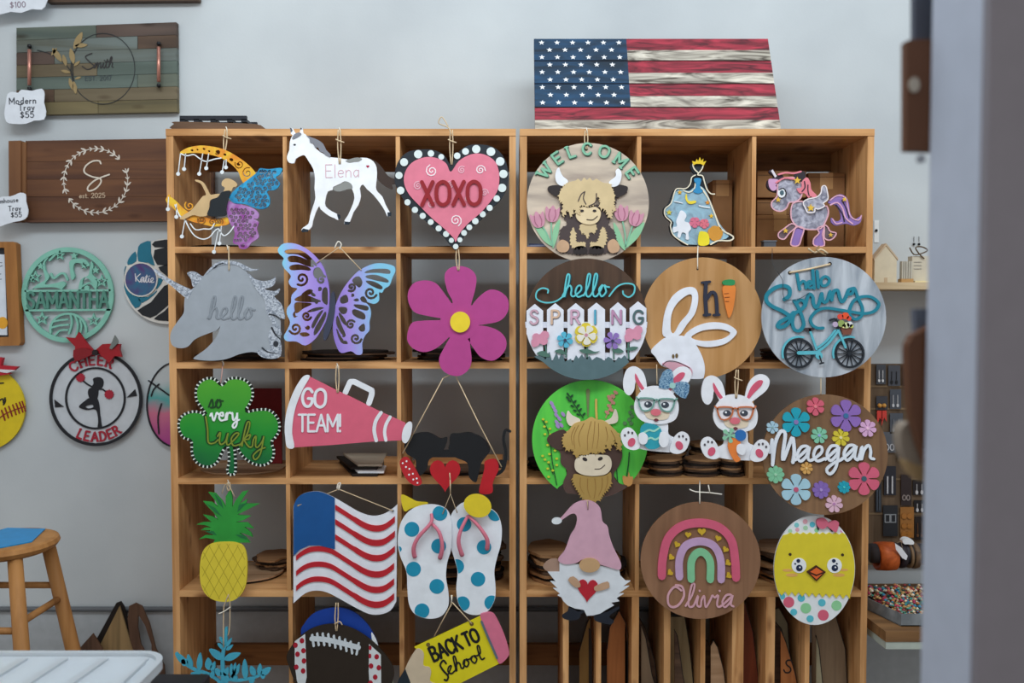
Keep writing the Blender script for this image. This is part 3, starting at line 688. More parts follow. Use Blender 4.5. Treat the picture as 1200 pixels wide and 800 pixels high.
slotboard('brown curved board behind the tan edge in the fourth slot', [(752, 720), (762, 738), (772, 775), (775, 800)], M_dark, .09)
slotboard('tan sheet standing in the fifth slot below the rainbow sign', [(790.5, 735), (795, 722), (812, 722), (818, 760), (822, 800)], wood('#a5936f', '#8b795a', 'z', knots=False), .08)
slotboard('dark carved strip standing at the left of the fifth slot', [(790.5, 738), (794, 745), (800, 790), (802, 800)], M_dark, .04)
slotboard('pale rounded board standing in the sixth slot', [(833, 756), (836, 750), (841, 758), (848, 785), (850, 800)], M_pale, .05)
slotboard('dark round board standing behind the pale one in the sixth slot', [(833, 744), (842, 752), (852, 778), (858, 800)], M_dark, .1)
slotboard('reddish brown sheet standing in the seventh slot', [(878, 712), (886, 706), (895, 740), (901, 790), (901.5, 800)], M_t3, .07)
slotboard('brown sheet with a cut letter standing in the eighth slot', [(915, 738), (921, 752), (932, 790), (934, 800)], M_t1, .04)
slotboard('dark curved sheet standing behind the lettered one', [(915, 724), (926, 736), (939, 780), (942, 800)], M_dark, .07)
slotboard('grey green rounded board standing in the eighth slot', [(916, 716), (930, 712), (940, 730), (944.5, 800)], M_t4, .1)
slotboard('grey green rounded board standing in the last slot', [(956.5, 745), (960, 760), (964, 800)], M_t4, .05)
slotboard('large brown rounded board standing in the last slot', [(957, 725), (972, 718), (985, 722), (996, 760), (998, 800)], M_t2, .08)
slotboard('brown sheet leaning in the corner of the last slot', [(984, 712), (1000, 740), (1008, 775), (1010, 800)], M_mdf, .12)
sb = [o for o in bpy.data.objects if o.get('label') == 'brown sheet with a cut letter standing in the eighth slot'][0]
txt(sb, 'S', 15, line(918, 787, 14), 1.6, M_burn, .039, .001)
# ================================================================ hanging signs, row 1
def hook(par, px, py, Y=0., mat=None):
    """small screw hook in the shelf edge that carries the cord"""
    pts = [(px, py, Y), (px, py, Y-.010), (px+1, py+3, Y-.014), (px+.5, py+5.5, Y-.010)]
    return cord(par, pts, Y, r=.0016, mat=mat or paint('#dcd8cc', .4), name='hook')
def hang(par, px, py, hx, hy, Y, knot=True, tails=True, mat=None):
    """doubled cord from hook px,py to the hole hx,hy, knotted with loose ends"""
    mat = mat or M_cord
    cord(par, [(px-1.2, py, Y+.002), ((px+hx)/2-2.0, (py+hy)/2, Y+.001), (hx-.4, hy, Y-.001)], Y, mat=mat)
    cord(par, [(px+1.2, py, Y+.002), ((px+hx)/2+1.8, (py+hy)/2, Y+.001), (hx+.8, hy, Y-.001)], Y, mat=mat)
    if tails:
        ty = py + (hy-py)*.3
        cord(par, [(px-4, ty-1), (px, ty+1, Y-.004), (px+6, ty+3)], Y-.003, mat=mat, name='cord_tail')

# -- crescent moon with fairy
t = sign('moon_fairy_sign', 'golden crescent moon sign with a seated winged figure in a black dress', 'hanging sign', 262, 215, -.03)
Y = -.03; C = Z(185, 140, 5)
gold = marble('gold_orange_paint', '#e9c93c', '#dd8a2a', 16); M_wire = paint('#dfe6ea')
outer = C(130,190, 175,165, 250,152, 330,160, 400,180, 470,220, 530,265, 570,310, 575,345)
inner = C(500,372, 485,345, 470,305, 430,262, 370,225, 300,205, 220,195, 130,200)
q = cr(outer, 3) + cr(inner, 3)
holes = []
for (x, y, r) in ((200,180,9),(232,176,7),(270,172,9),(300,185,8),(350,190,14),(392,205,10),(430,235,13),(470,262,11)): holes += [circ(185+x/5, 140+y/5, r/5, r/7, n=8, rot=.4)]
for (x, y, r, a) in ((478,262,28,1.), (525,312,32,2.6), (350,190,16,0.)): holes += st(spiral(185+x/5, 140+y/5, r/5, 1.4, a), 1.1, 1)
pl('crescent', [q], gold, Y, .005, holes, t)
pl('crescent', st(C(65,470, 100,500, 140,540, 200,575, 260,590, 330,605, 400,595), 8, 3, w2=9) + st(C(65,445, 55,470, 75,490), 2.5) + st(spiral(185+185/5, 140+505/5, 6, 1.3, 2.), 1.3, 1), gold, Y, .005,
   [l for (x, y) in ((250,590), (350,598), (180,570)) for l in st(spiral(185+x/5, 140+y/5, 3.6, 1.3, x), 1., 1)], t)
pl('spiral_trim', [l for (x, y, r) in ((258,590,27), (318,600,22), (362,596,20)) for l in st(spiral(185+x/5, 140+y/5, r/5, 1.5, x), 1.2, 1)], paint('#8a5a20'), Y-.001, .001, par=t)
for (a, b, c, d) in ((132,200,118,318), (162,200,153,290), (262,200,242,318), (297,200,283,285), (388,240,376,308), (400,235,398,280), (62,455,58,525), (108,495,108,570), (158,590,140,685), (372,625,360,725), (352,655,328,775)):
    pl('bead_drop', st(C(a,b, c,d), .9, 0) + [circ(185+c/5, 140+d/5, 2.3, n=10)], M_wire, Y-.003, .003, par=t)
for pts in (C(135,200, 170,212, 210,205, 240,225, 280,245, 330,232, 370,225), C(160,590, 185,640, 215,680, 260,700, 300,690, 335,650, 350,640), C(355,640, 385,680, 420,660, 445,625), C(190,610, 220,645, 270,640, 310,640, 330,610), C(100,500, 125,560, 160,590)):
    pl('swag', st(pts, 1.3, 3), M_wire, Y-.003, .003, par=t)
skin = paint('#c9ab7e')
pl('figure', [sm(C(220,352, 250,358, 275,380, 300,430, 312,440, 350,435, 372,440, 360,470, 310,470, 300,520, 290,560, 250,568, 215,560, 190,565, 150,585, 128,580, 150,560, 195,530, 230,490, 262,450, 282,440, 268,405, 250,375, 222,362)), sm(C(378,360, 400,345, 430,350, 460,372, 460,392, 440,398, 425,425, 385,425, 392,400, 374,385))], skin, Y-.006, .006, par=t, label='tan seated figure reaching out one arm')
pl('dress', [sm(C(312,470, 350,455, 375,425, 425,418, 415,460, 400,520, 400,560, 350,568, 290,560, 305,510))], paint('#1b2228'), Y-.009, .003, par=t)
wb = marble('wing_blue', '#2f9fce', '#1c6f9c', 22); wp = marble('wing_purple', '#b48fc4', '#8d3f93', 14)
def swirlholes(lst, w=1.2): return [l for (x, y, r, a) in lst for l in st(spiral(x, y, r*1.15, 1.3, a), w*1.25, 1)]
P = lambda x, y: (185+x/5, 140+y/5)
WA = sm(C(425,440, 470,395, 530,350, 580,310, 600,285, 650,290, 725,284, 715,320, 690,340, 715,375, 690,410, 640,420, 655,460, 650,505, 610,525, 560,515, 510,495, 450,490, 420,465)); WB = sm(C(410,480, 450,490, 500,500, 560,520, 590,550, 585,580, 560,580, 590,600, 580,640, 590,690, 550,720, 520,755, 480,755, 470,735, 440,720, 450,660, 420,600, 405,540))
pl('wing', [WA], wb, Y-.004, .005,
   filigree(WA, 5.6, 2.4, 1.15, 3), t, 'blue pierced upper wing')
pl('wing', [WB], wp, Y-.002, .005,
   filigree(WB, 5.4, 2.3, 1.15, 5), t, 'purple pierced lower wing')
hang(t, 265, 152, 263, 178, Y+.004); hook(t, 265, 149)

# -- horse
t = sign('horse_sign', 'white trotting horse sign with grey mane and dark tail', 'hanging sign', 402, 215, -.03)
C = Z(325, 140, 5.333); Y = -.03
body = C(95,100, 125,82, 160,85, 185,100, 215,140, 245,185, 290,215, 330,235, 385,240, 440,250, 500,240, 560,240, 600,262, 620,300, 622,360, 615,420, 625,450, 655,480, 675,530, 700,575, 712,600, 690,608, 672,570, 640,520, 595,465, 560,435, 535,405, 515,430, 522,480, 505,535, 475,580, 452,640, 420,655, 420,630, 440,600, 465,545, 482,490, 470,440, 440,400, 420,385, 395,400, 350,420, 345,440, 315,450, 300,500, 300,540, 335,570, 375,590, 388,600, 380,628, 355,615, 320,600, 270,560, 262,540, 240,580, 222,635, 215,670, 180,700, 150,695, 160,675, 195,650, 205,600, 222,545, 238,490, 232,430, 235,370, 225,310, 195,260, 172,225, 150,225, 115,245, 105,272, 75,270, 60,245, 65,215, 75,190, 78,140)
pl('body', [sm(body, 2)], paint('#eef1f6', .4), Y, .006, par=t)
pl('ear', [C(78,50, 95,55, 112,85, 100,100, 85,90), C(140,85, 145,50, 158,55, 162,88)], paint('#eef1f6', .4), Y+.001, .005, par=t)
pl('ear_tip', [C(78,50, 90,55, 95,68, 84,80), C(142,62, 145,50, 156,56)], paint('#555b66'), Y-.001, .001, par=t)
gm = paint('#7d7f88')
pl('mane', [sm(C(92,118, 105,92, 135,80, 150,90, 130,108, 100,122), 2), sm(C(180,98, 210,110, 250,125, 285,150, 305,190, 330,215, 330,235, 300,222, 285,205, 265,200, 255,175, 235,175, 225,150, 205,145, 200,120), 2)], gm, Y-.002, .002, par=t)
pl('patch', [sm(C(425,258, 460,245, 500,237, 530,245, 510,262, 480,265, 450,270), 2), sm(C(350,440, 355,420, 395,405, 425,385, 460,400, 470,430, 440,435, 390,450), 2)], paint('#888a88'), Y-.001, .001, par=t)
pl('tail', [sm(C(585,250, 620,265, 655,300, 690,350, 735,375, 745,400, 715,405, 720,435, 680,420, 640,390, 615,345, 610,300), 3)], paint('#3a2c26'), Y+.002, .005, par=t)
pl('hoof', [C(150,695, 160,680, 195,688, 190,702, 155,704), C(372,590, 392,595, 395,612, 382,625), C(418,636, 455,640, 448,655, 420,656), C(688,580, 712,578, 712,604, 690,608)], paint('#1f2a36'), Y-.001, .002, par=t)
pl('eye', [circ(325+108/5.333, 140+157/5.333, 1.6, 1.1, n=10)], paint('#33363d'), Y-.001, .001, par=t)
txt(t, 'Elena', 15, line(325+303/5.333, 140+362/5.333, -1, 0, .96), .8, paint('#d6adb9'), Y-.001, .001, gap=.2)
pl('heart_mark', [heart(325+565/5.333, 140+293/5.333, 3.6, 3.4)], paint('#a81c46'), Y-.001, .001, par=t)
hang(t, 397.5, 152, 398, 192, Y); hook(t, 397.5, 150); 

# -- XOXO heart
t = sign('heart_sign', 'big pink heart sign lettered XOXO with a black white-dotted border', 'hanging sign', 530, 215, -.03)
C = Z(455, 130, 4.706); Y = -.032
oh = sm(C(345,295, 310,245, 250,215, 180,212, 110,225, 60,270, 38,330, 36,390, 55,440, 100,510, 160,565, 230,630, 300,690, 345,745, 372,768, 395,730, 440,660, 500,610, 560,545, 620,490, 655,420, 662,340, 640,260, 590,205, 520,185, 440,190, 385,230), 4)
pl('board', [oh], paint('#20272f'), Y, .006, par=t)
ih = sm(C(345,335, 320,290, 270,260, 200,255, 130,285, 92,340, 88,400, 115,460, 170,520, 240,590, 310,650, 360,700, 372,722, 390,680, 440,620, 510,560, 570,490, 605,430, 612,350, 590,280, 530,240, 460,238, 390,275), 4)
pl('pink_heart', [ih], paint('#d9798f', .5), Y-.004, .004, par=t)
dots = [(87,282,22),(165,238,23),(235,234,18),(292,253,16),(380,247,18),(426,223,19),(485,210,23),(566,224,24),(617,278,24),(635,347,23),(628,424,23),(598,482,18),(559,534,17),(521,569,17),(480,607,18),(447,641,16),(418,672,16),(395,710,14),(372,747,15),(348,713,14),(319,678,17),(278,647,17),(234,612,16),(190,578,17),(147,545,17),(106,503,17),(68,438,21),(59,355,20)]
for x, y, r in dots: pl('border_dot', [circ(455+x/4.706, 130+y/4.706, r/4.706, n=16)], paint('#d6e2e2'), Y-.003, .003, par=t)
for x, y, r, a in ((240,330,34,0),(405,325,22,1),(508,325,28,2),(163,412,24,.5),(372,603,34,3),(240,515,22,1),(438,485,16,1),(530,450,22,2),(345,405,20,0)):
    pl('swirl', st(spiral(455+x/4.706, 130+y/4.706, r/4.706, 1.7, a), 1.3, 1), paint('#efdfe4' if r > 25 else '#e0a9b8'), Y-.0055, .0015, par=t)
f = line(455+186/4.706, 130+518/4.706, -.5, 0, .76)
M_red = paint('#8e1c25')
txt(t, 'XOXO', 27, f, 4.4, M_red, Y-.009, .004, gap=.2)
hang(t, 529, 152, 529, 193, Y); cord(t, [(529, 158), (526, 150), (520, 147), (514, 144), (517, 137), (521, 141), (525, 148)], Y-.002, name='cord_tail')

# -- small signs in the right shelf, row 1: welcome cow
def disc_sign(name, label, cx, cy, r, Y, mat, ry=None, th=.006, rot=0, part='board'):
    t = sign(name, label, 'hanging sign', cx, cy, Y)
    pl(part, [circ(cx, cy, r, ry, n=64, rot=rot)], mat, Y, th, par=t); return t
t = disc_sign('cow_sign', 'round tan sign lettered WELCOME with a seated shaggy cow and tulips', 689, 237.5, 71.5, -.03, marble('tan_board', '#d8c8b4', '#a3958a', 5, 'x', .3), 70)
C = Z(600, 140, 4.444); Y = -.03; mint = paint('#7fb79a'); s = 4.444
txt(t, 'WELCOME', 13, arc(689, 238, 56.5, 90, 13*textw('WELCOME', .72)), 3.4, paint('#4c6f62'), Y-.003, .003, gap=.72, serif=.12, one=True, name='letter_shadow')
txt(t, 'WELCOME', 13, arc(688.4, 237.2, 56.5, 90, 13*textw('WELCOME', .72)), 2.5, mint, Y-.006, .003, gap=.72, serif=.12)
dk = paint('#4b4040'); dk2 = paint('#2f2829'); tanh = paint('#cfb98f'); cream = paint('#e0cba4')
pl('body', [jag(sm(C(190,350, 240,345, 270,400, 250,470, 290,540, 255,570, 250,640, 235,680, 290,692, 330,700, 400,695, 460,700, 500,690, 550,690, 545,640, 530,580, 500,540, 530,470, 545,410, 600,370, 590,345, 540,345, 520,420, 470,440, 390,450, 310,440, 260,420, 220,395, 190,375)), 3, 1.6, 225)], dk, Y-.004, .004, par=t, label='dark brown cow body with feet')
pl('ear', [sm(C(188,352, 215,342, 250,345, 275,370, 265,410, 230,400, 200,382)), sm(C(603,352, 575,342, 540,345, 525,375, 540,405, 575,395, 596,380))], dk2, Y-.007, .003, par=t)
pl('horn', [sm(C(232,262, 245,250, 252,270, 265,295, 292,320, 270,345, 238,335, 225,300)), sm(C(553,255, 540,268, 540,295, 505,325, 520,350, 555,340, 570,300, 568,270))], paint('#e4e7ee'), Y-.008, .004, par=t)
pl('fringe', [jag(sm(C(330,318, 345,308, 360,322, 375,302, 390,315, 405,303, 420,318, 440,308, 455,318, 480,330, 510,335, 525,370, 535,400, 528,440, 538,475, 520,470, 515,515, 495,480, 480,465, 455,455, 462,420, 440,400, 425,440, 390,450, 365,445, 352,455, 345,495, 325,462, 305,505, 290,470, 262,500, 268,440, 245,410, 250,380, 275,345, 300,325), 3), 2.6, 2.2, 215)], tanh, Y-.011, .005, par=t)
pl('fringe_line', [l for pp in ((345,425, 360,390, 380,375), (440,385, 435,430, 400,450), (380,375, 372,410, 385,440)) for l in st(C(*pp), 1.2)], dk, Y-.012, .001, par=t)
pl('muzzle', [sm(C(345,470, 370,455, 400,460, 435,455, 462,480, 455,520, 430,542, 390,546, 350,530, 332,500))], cream, Y-.009, .005, par=t)
pl('nostril', [circ(600+365/s, 140+475/s, 2.2, 1.5, n=10), circ(600+430/s, 140+475/s, 2.2, 1.5, n=10)] + st(C(390,520, 420,522, 445,503), .9), dk2, Y-.0105, .0015, par=t, label='dark nostrils and smile')
pl('chest_fur', [jag(sm(C(360,545, 435,545, 428,590, 405,585, 392,618, 378,590, 362,590), 3), 1.8, 1.8), jag(sm(C(320,560, 330,600, 335,640, 380,640, 375,660, 320,665, 305,620), 3), 1.8, 2), jag(sm(C(470,560, 460,600, 445,640, 410,640, 415,660, 470,665, 490,620, 485,580), 3), 1.8, 2)], tanh, Y-.006, .002, par=t)
pl('hoof', [sm(C(240,640, 262,625, 292,640, 298,670, 280,690, 245,688, 232,665)), sm(C(500,640, 530,622, 558,650, 555,685, 520,695, 500,675))], paint('#c4a080'), Y-.007, .003, par=t)
pl('hoof', [sm(C(320,680, 335,662, 370,658, 390,672, 385,698, 330,700)), sm(C(405,675, 425,658, 460,660, 478,680, 465,698, 410,698))], dk2, Y-.006, .002, par=t, label='dark front hoof pair')
tul = paint('#c98fa4')
for (x, y, r) in ((135,520,-.25), (210,490,.1), (570,485,-.1), (645,512,.25)):
    cx, cy = 600+x/s, 140+y/s; c_, s_ = cos(r), sin(r)
    g = lambda *p: [(cx + (p[i]*c_ - p[i+1]*s_), cy + (p[i]*s_ + p[i+1]*c_)) for i in range(0, len(p), 2)]
    pl('tulip', [sm(g(-8,-8, -4,-5, 0,-10, 4,-5, 8,-8, 8,2, 4,9, -4,9, -8,2), 3)], tul, Y-.006, .004, par=t)
    pl('petal_line', st(g(-3,-5, -4,2, -2,8), .9) + st(g(3,-5, 4,2, 2,8), .9), paint('#a5657d'), Y-.007, .001, par=t)
for pts in ((150,545, 180,590, 205,655), (205,525, 205,590, 212,655), (575,525, 590,600, 590,660), (630,545, 612,600, 592,660)):
    pl('stem', st(C(*pts), 1.6), mint, Y-.004, .004, par=t)
for pts in ((110,540, 160,570, 200,625, 210,660, 160,625), (250,520, 215,570, 210,640, 215,670, 240,600), (530,535, 565,590, 590,680, 550,640, 535,590), (690,535, 640,570, 600,630, 592,670, 660,610)):
    pl('leaf', [sm(C(*pts))], paint('#8cc29a'), Y-.003, .003, par=t)
pl('hanging_hole', [circ(687, 174.5, 2)], M_burn, Y-.001, .001, par=t)
hang(t, 687, 153, 687, 175, Y, tails=False); hook(t, 687, 150)

# -- gown sign standing on the shelf (plain, generic)
t = sign('gown_sign', 'small layered sign of a crowned lady in a wide blue starry gown', 'standing sign', 818, 288, .02)
C = Z(770, 175, 6.67); Y = .012; s = 6.67
gown = sm(C(300,190, 355,195, 380,240, 400,300, 380,320, 420,400, 470,540, 520,640, 600,680, 575,715, 480,725, 440,748, 230,752, 170,715, 110,660, 95,600, 105,570, 55,520, 50,460, 90,420, 130,320, 180,300, 250,290, 265,220), 3)
pl('back_layer', [gown, sm(C(270,160, 262,130, 285,95, 330,92, 362,110, 355,150, 325,185, 290,188))], paint('#1f2830'), Y+.004, .012, par=t)
pl('gown', [sm(C(200,315, 250,325, 300,290, 345,290, 390,340, 430,440, 490,580, 560,680, 470,715, 430,740, 240,742, 180,710, 115,650, 130,570, 70,510, 70,460, 110,420, 145,330), 3)], marble('pale_blue_paint', '#9cc4d6', '#7d95a6', 20), Y+.001, .003, par=t)
rim = C(325,185, 290,150, 283,110, 330,95, 360,115, 350,155, 325,185, 320,200, 355,205, 370,250, 390,310, 420,345, 450,348)
pl('outline', st(rim, 1.3, 3) + st(C(300,200, 270,220, 260,270, 225,305, 165,305, 140,325, 110,420, 62,465, 65,520, 110,565, 105,600, 125,665, 180,710, 240,745), 1.2, 3) + st(C(345,300, 400,380, 450,500, 500,620, 595,680, 570,712, 480,712, 420,742), 1.6, 3) + st(C(205,320, 250,335, 290,310, 300,260), 1.2, 3), paint('#e8dfc8'), Y-.002, .003, par=t)
pl('bodice', [sm(C(290,230, 345,230, 335,290, 360,325, 320,345, 280,325, 305,290))], paint('#2d86b8'), Y-.002, .003, par=t)
pl('crown', [C(285,125, 275,90, 300,98, 310,75, 322,92, 335,60, 345,90, 362,72, 360,98, 385,90, 365,125, 340,112, 305,112)], paint('#e2c02c', .35), Y-.004, .004, par=t)
pl('moon', [sm(C(230,345, 245,400, 300,400, 300,418, 250,425, 222,385))], paint('#e8cf3a'), Y-.002, .003, par=t)
for x, y, r, c in ((178,335,3,'#d8a53a'), (95,492,3.6,'#cfc048'), (395,415,3,'#e0922e'), (425,520,3,'#e5b52c')): pl('star', [starp(770+x/s, 175+y/s, r)], paint(c), Y-.002, .003, par=t)
pl('white_horse', [sm(C(165,520, 185,478, 215,490, 230,520, 215,560, 250,575, 265,620, 245,650, 250,700, 225,700, 225,660, 195,650, 180,690, 160,680, 165,640, 130,650, 125,610, 155,600, 150,560))], paint('#dfe2ea'), Y-.002, .003, par=t)
for x, y, w, h, c in ((295,570,50,150,'#cf6c86'), (370,580,45,90,'#d76f7f')): pl('pink_flower', [l for l in petals(770+x/s, 175+y/s, w/s*.85, 5, .3, .5)], paint(c), Y-.002, .003, par=t)
pl('blossom', petals(770+455/s, 175+655/s, 9, 7, 0, .45), paint('#cf9238'), Y-.002, .003, par=t)
pl('yellow_tag', [sm(C(330,650, 360,640, 400,660, 405,740, 325,745))], paint('#e7d62e'), Y-.006, .004, par=t)
pl('cloud', st(C(330,440, 370,450, 410,455), 1.6) + st(C(135,405, 170,412, 200,420), 1.2), paint('#d6dde2'), Y-.002, .003, par=t)

# -- winged pony
t = sign('pony_sign', 'small layered grey winged unicorn pony sign with pink mane and purple tail', 'standing sign', 955, 288, .02)
C = Z(885, 185, 7.27); Y = .012; s = 7.27
mg = marble('grey_marble', '#b9b9c8', '#6f6f80', 45); pk = paint('#dba7b4'); pu = paint('#8b6fb0'); lil = paint('#b49ac9')
headp = C(195,215, 230,180, 300,165, 370,180, 400,230, 400,300, 380,350, 330,375, 290,380, 265,430, 210,455, 150,430, 140,380, 185,330, 190,280)
bodyp = C(320,390, 400,370, 470,400, 560,420, 610,410, 625,470, 600,540, 560,600, 470,610, 390,595, 330,555, 305,490)
legs = [C(310,560, 350,585, 290,640, 250,690, 205,680, 200,640, 250,600), C(350,590, 415,600, 395,680, 370,745, 305,740, 320,660), C(530,600, 590,580, 575,650, 590,745, 505,745, 500,690, 545,640), C(590,570, 620,590, 640,625, 690,640, 670,680, 630,700, 590,680, 590,620)]
pl('back_layer', [sm(headp), sm(bodyp)] + [sm(l) for l in legs] + [sm(C(120,120, 160,160, 110,190, 105,250, 160,290, 250,280, 260,190, 220,140, 180,150, 140,100))], paint('#3d3440'), Y+.004, .012, par=t)
pl('body', [sm(headp), sm(bodyp)], mg, Y+.001, .003, par=t)
pl('leg', [sm(legs[1]), sm(legs[2])], pu, Y+.001, .003, par=t)
pl('leg', [sm(legs[0]), sm(legs[3])], paint('#6b5a60'), Y+.001, .003, par=t)
pl('outline', [l for q in [headp, bodyp] + legs for l in st(q, 1.4, 3, closed=True)], pk, Y-.002, .003, par=t)
pl('muzzle_curl', [sm(C(115,185, 150,178, 195,185, 200,215, 175,235, 190,260, 150,280, 120,245))], paint('#c89ac0'), Y-.002, .003, par=t, label='pink forelock curl')
pl('horn', [C(135,110, 150,98, 185,155, 170,168)], paint('#d9d3dc'), Y-.002, .003, par=t)
pl('ear', [sm(C(330,150, 380,115, 425,120, 425,180, 380,200))], paint('#2c262e'), Y-.003, .003, par=t)
pl('mane', st(C(200,140, 260,125, 330,130, 390,115), 2., 3) + st(C(180,210, 250,170, 330,180), 2, 3) + [sm(C(400,200, 440,165, 470,210, 480,270, 525,320, 500,340, 470,325, 455,340, 420,300, 380,300, 355,260, 395,250))], paint('#dd7f8d'), Y-.004, .004, par=t)
pl('mane_gap', st(C(420,200, 425,250, 400,285), 1.4, 3) + st(C(450,230, 450,280, 460,320), 1.2, 3), paint('#3d2c38'), Y-.005, .001, par=t)
pl('wing', [sm(C(410,380, 450,350, 520,335, 560,300, 570,245, 600,240, 615,290, 620,350, 580,385, 590,410, 540,435, 510,430, 505,460, 450,465, 430,430))], mg, Y-.004, .004, par=t)
pl('wing_outline', st(C(410,380, 450,350, 520,335, 560,300, 570,245, 600,240, 615,290, 620,350, 580,385, 590,410, 540,435, 510,430, 505,460, 450,465, 430,430), 1.3, 3, closed=True), paint('#e6dfe2'), Y-.006, .002, par=t)
pl('tail', [sm(C(620,380, 670,330, 730,310, 780,340, 800,400, 810,470, 850,520, 905,495, 895,550, 840,575, 780,560, 740,565, 690,575, 650,550, 650,510, 690,540, 730,520, 720,450, 680,400))], pu, Y+.001, .006, par=t)
pl('tail_stripe', st(C(640,400, 700,380, 745,430, 770,510, 830,560), 1.6, 3) + st(C(640,360, 700,320, 770,340, 790,420, 815,500, 880,530, 905,490), 1.3, 3) + st(C(660,520, 690,560, 740,550), 1.3, 3), paint('#d9a7c0'), Y-.001, .002, par=t)
pl('tail_gap', st(C(690,400, 740,470, 760,540), 1.6, 3) + st(C(740,360, 775,430, 800,510), 1.2), paint('#2c2434'), Y, .001, par=t)
pl('eye', [circ(885+225/s, 185+298/s, 4.6, 5.4)], paint('#e8ebf0'), Y-.003, .004, par=t)
pl('pupil', [circ(885+228/s, 185+296/s, 2.4, 3)], paint('#46606c'), Y-.004, .001, par=t)
pl('lash', st(C(205,270, 240,258, 262,290, 262,320), 1.2, 3), M_burn, Y-.004, .002, par=t)
for x, y, r in ((360,192,4.6), (197,355,3.4), (475,425,4.6), (260,620,3.4), (762,352,3.), (645,655,2.8)): pl('star', [starp(885+x/s, 185+y/s, r)], paint('#dfb53f'), Y-.0085, .004, par=t)
# ================================================================ hanging signs, row 2
# -- silver unicorn head
t = sign('unicorn_sign', 'silver grey unicorn head sign with glittery horn and mane', 'hanging sign', 266, 365, -.036)
C = Z(190, 280, 5.333); Y = -.036; s = 5.333
silver = paint('#9fa8b2', .4, .05, .35); glit = speck('#7d8796', '#c3ccd8')
hd = C(150,330, 190,310, 230,270, 270,215, 300,180, 340,150, 400,140, 460,150, 510,175, 545,230, 600,290, 660,350, 720,400, 738,470, 740,560, 738,640, 700,700, 620,715, 560,705, 480,720, 400,750, 300,760, 200,750, 215,728, 280,680, 340,610, 362,545, 340,570, 260,600, 200,630, 160,672, 110,682, 65,665, 50,620, 60,570, 100,510, 135,460, 138,400)
pl('head', [sm(hd, 3)], silver, Y, .006, par=t)
pl('horn', [C(-45,185, 20,235, 100,280, 190,320, 160,375, 130,355, 60,295, -10,240, -55,195)], glit, Y-.001, .006, par=t)
pl('ear', [sm(C(155,212, 200,202, 245,230, 262,232, 240,262, 195,300, 180,250), 3)], glit, Y+.001, .006, par=t)
pl('mane', [sm(C(275,220, 320,160, 380,137, 460,140, 520,165, 560,185, 608,190, 560,200, 520,195, 470,165, 400,158, 330,175), 3)], glit, Y-.002, .002, par=t)
pl('mane', [sm(C(540,215, 580,250, 640,262, 690,250, 708,235, 705,275, 680,300, 640,312, 700,325, 735,308, 725,340, 700,360, 740,400, 760,450, 765,500, 720,480, 690,470, 735,560, 745,600, 700,590, 740,640, 740,730, 680,748, 620,735, 590,700, 640,690, 680,690, 660,600, 690,540, 650,450, 640,380, 600,330, 560,270), 3)], glit, Y-.002, .005, par=t)
pl('mane_gap', st(C(625,680, 660,705, 720,715), 2, 3, w2=.6) + st(C(685,555, 710,600, 740,625), 2.4, 3, w2=.6) + st(C(670,470, 710,480, 740,505), 1.8, 3, w2=.6) + [circ(190+710/s, 280+655/s, 3, 3.6)] + st(C(325,180, 350,160, 380,152), 1.2, 3), paint('#2c3038'), Y-.003, .001, par=t, label='dark slits between the mane locks')
pl('lettering', curs('hello', 27, line(190+285/s, 280+500/s, 0, .1), 1.9), paint('#8b949e', .35, .05, .3), Y-.002, .002, par=t, label='raised silver script word hello')
pl('lettering_shadow', [l for a in [curs('hello', 27, line(190+280/s, 280+506/s, 0, .1), 1.0)] for l in a], paint('#79828c'), Y-.001, .001, par=t)
cord(t, [(268, 288, Y+.004), (268.3, 305), (268.3, 317)], Y-.002, mat=M_cord); hook(t, 266, 287.5, -.001, M_wcord)

# -- butterfly
t = sign('butterfly_sign', 'purple and turquoise pierced butterfly sign with a dark body', 'hanging sign', 395, 350, -.045)
Y = -.045; C = Z(325, 280, 5.333); s = 5.333
bl = grad('butterfly_paint_left', [(0, '#86cdea'), (.22, '#9db2ec'), (.5, '#a993e2'), (1, '#8f78cc')], 'x', -.16, -.02)
brr = grad('butterfly_paint_right', [(0, '#7b66bc'), (.45, '#a48cdc'), (.8, '#96aee4'), (1, '#7fc4e2')], 'x', -.03, .11)
W1 = C(5,60, 40,28, 110,28, 180,60, 240,110, 285,170, 310,240, 325,320, 325,400, 318,480, 290,540, 240,620, 175,665, 120,640, 60,638, 40,610, 60,570, 80,520, 60,470, 62,430, 85,400, 90,350, 125,310, 90,300, 70,265, 85,230, 45,185, 30,150, 40,120, 10,90)
H = [sm(C(*p), 3) for p in (
 (50,72, 110,65, 170,85, 230,140, 245,170, 190,130, 130,95, 60,90), (70,112, 120,108, 190,135, 228,172, 180,165, 130,145, 75,140), (80,170, 130,160, 190,175, 205,195, 150,190, 85,192),
 (235,185, 262,180, 285,215, 290,240, 260,225, 240,245, 225,215), (150,350, 190,318, 220,322, 200,345), (215,330, 240,350, 230,360, 210,350), (110,375, 170,350, 240,375, 270,390, 200,392, 130,388), (112,400, 160,398, 215,405, 165,430, 120,462, 108,440),
 (185,455, 240,430, 290,430, 230,450), (285,315, 310,310, 312,400, 300,405, 280,380), (235,560, 270,500, 300,455, 300,490, 260,570, 230,600), (215,540, 250,475, 285,445, 255,500, 225,555), (95,470, 110,450, 115,480, 130,480, 105,492), (140,590, 180,585, 200,600, 160,608))]
H += [l for (x, y, r, a, d) in ((152,248,44,0,1), (275,255,30,3.4,1), (182,480,30,2.5,-1), (112,558,40,0.5,1), (265,310,12,0,1), (190,552,14,1,1), (245,395,8,1,1)) for l in st(spiral(325+x/s, 280+y/s, r/s, 1.35, a, d), 2.9 if r > 20 else 1.8, 1)]
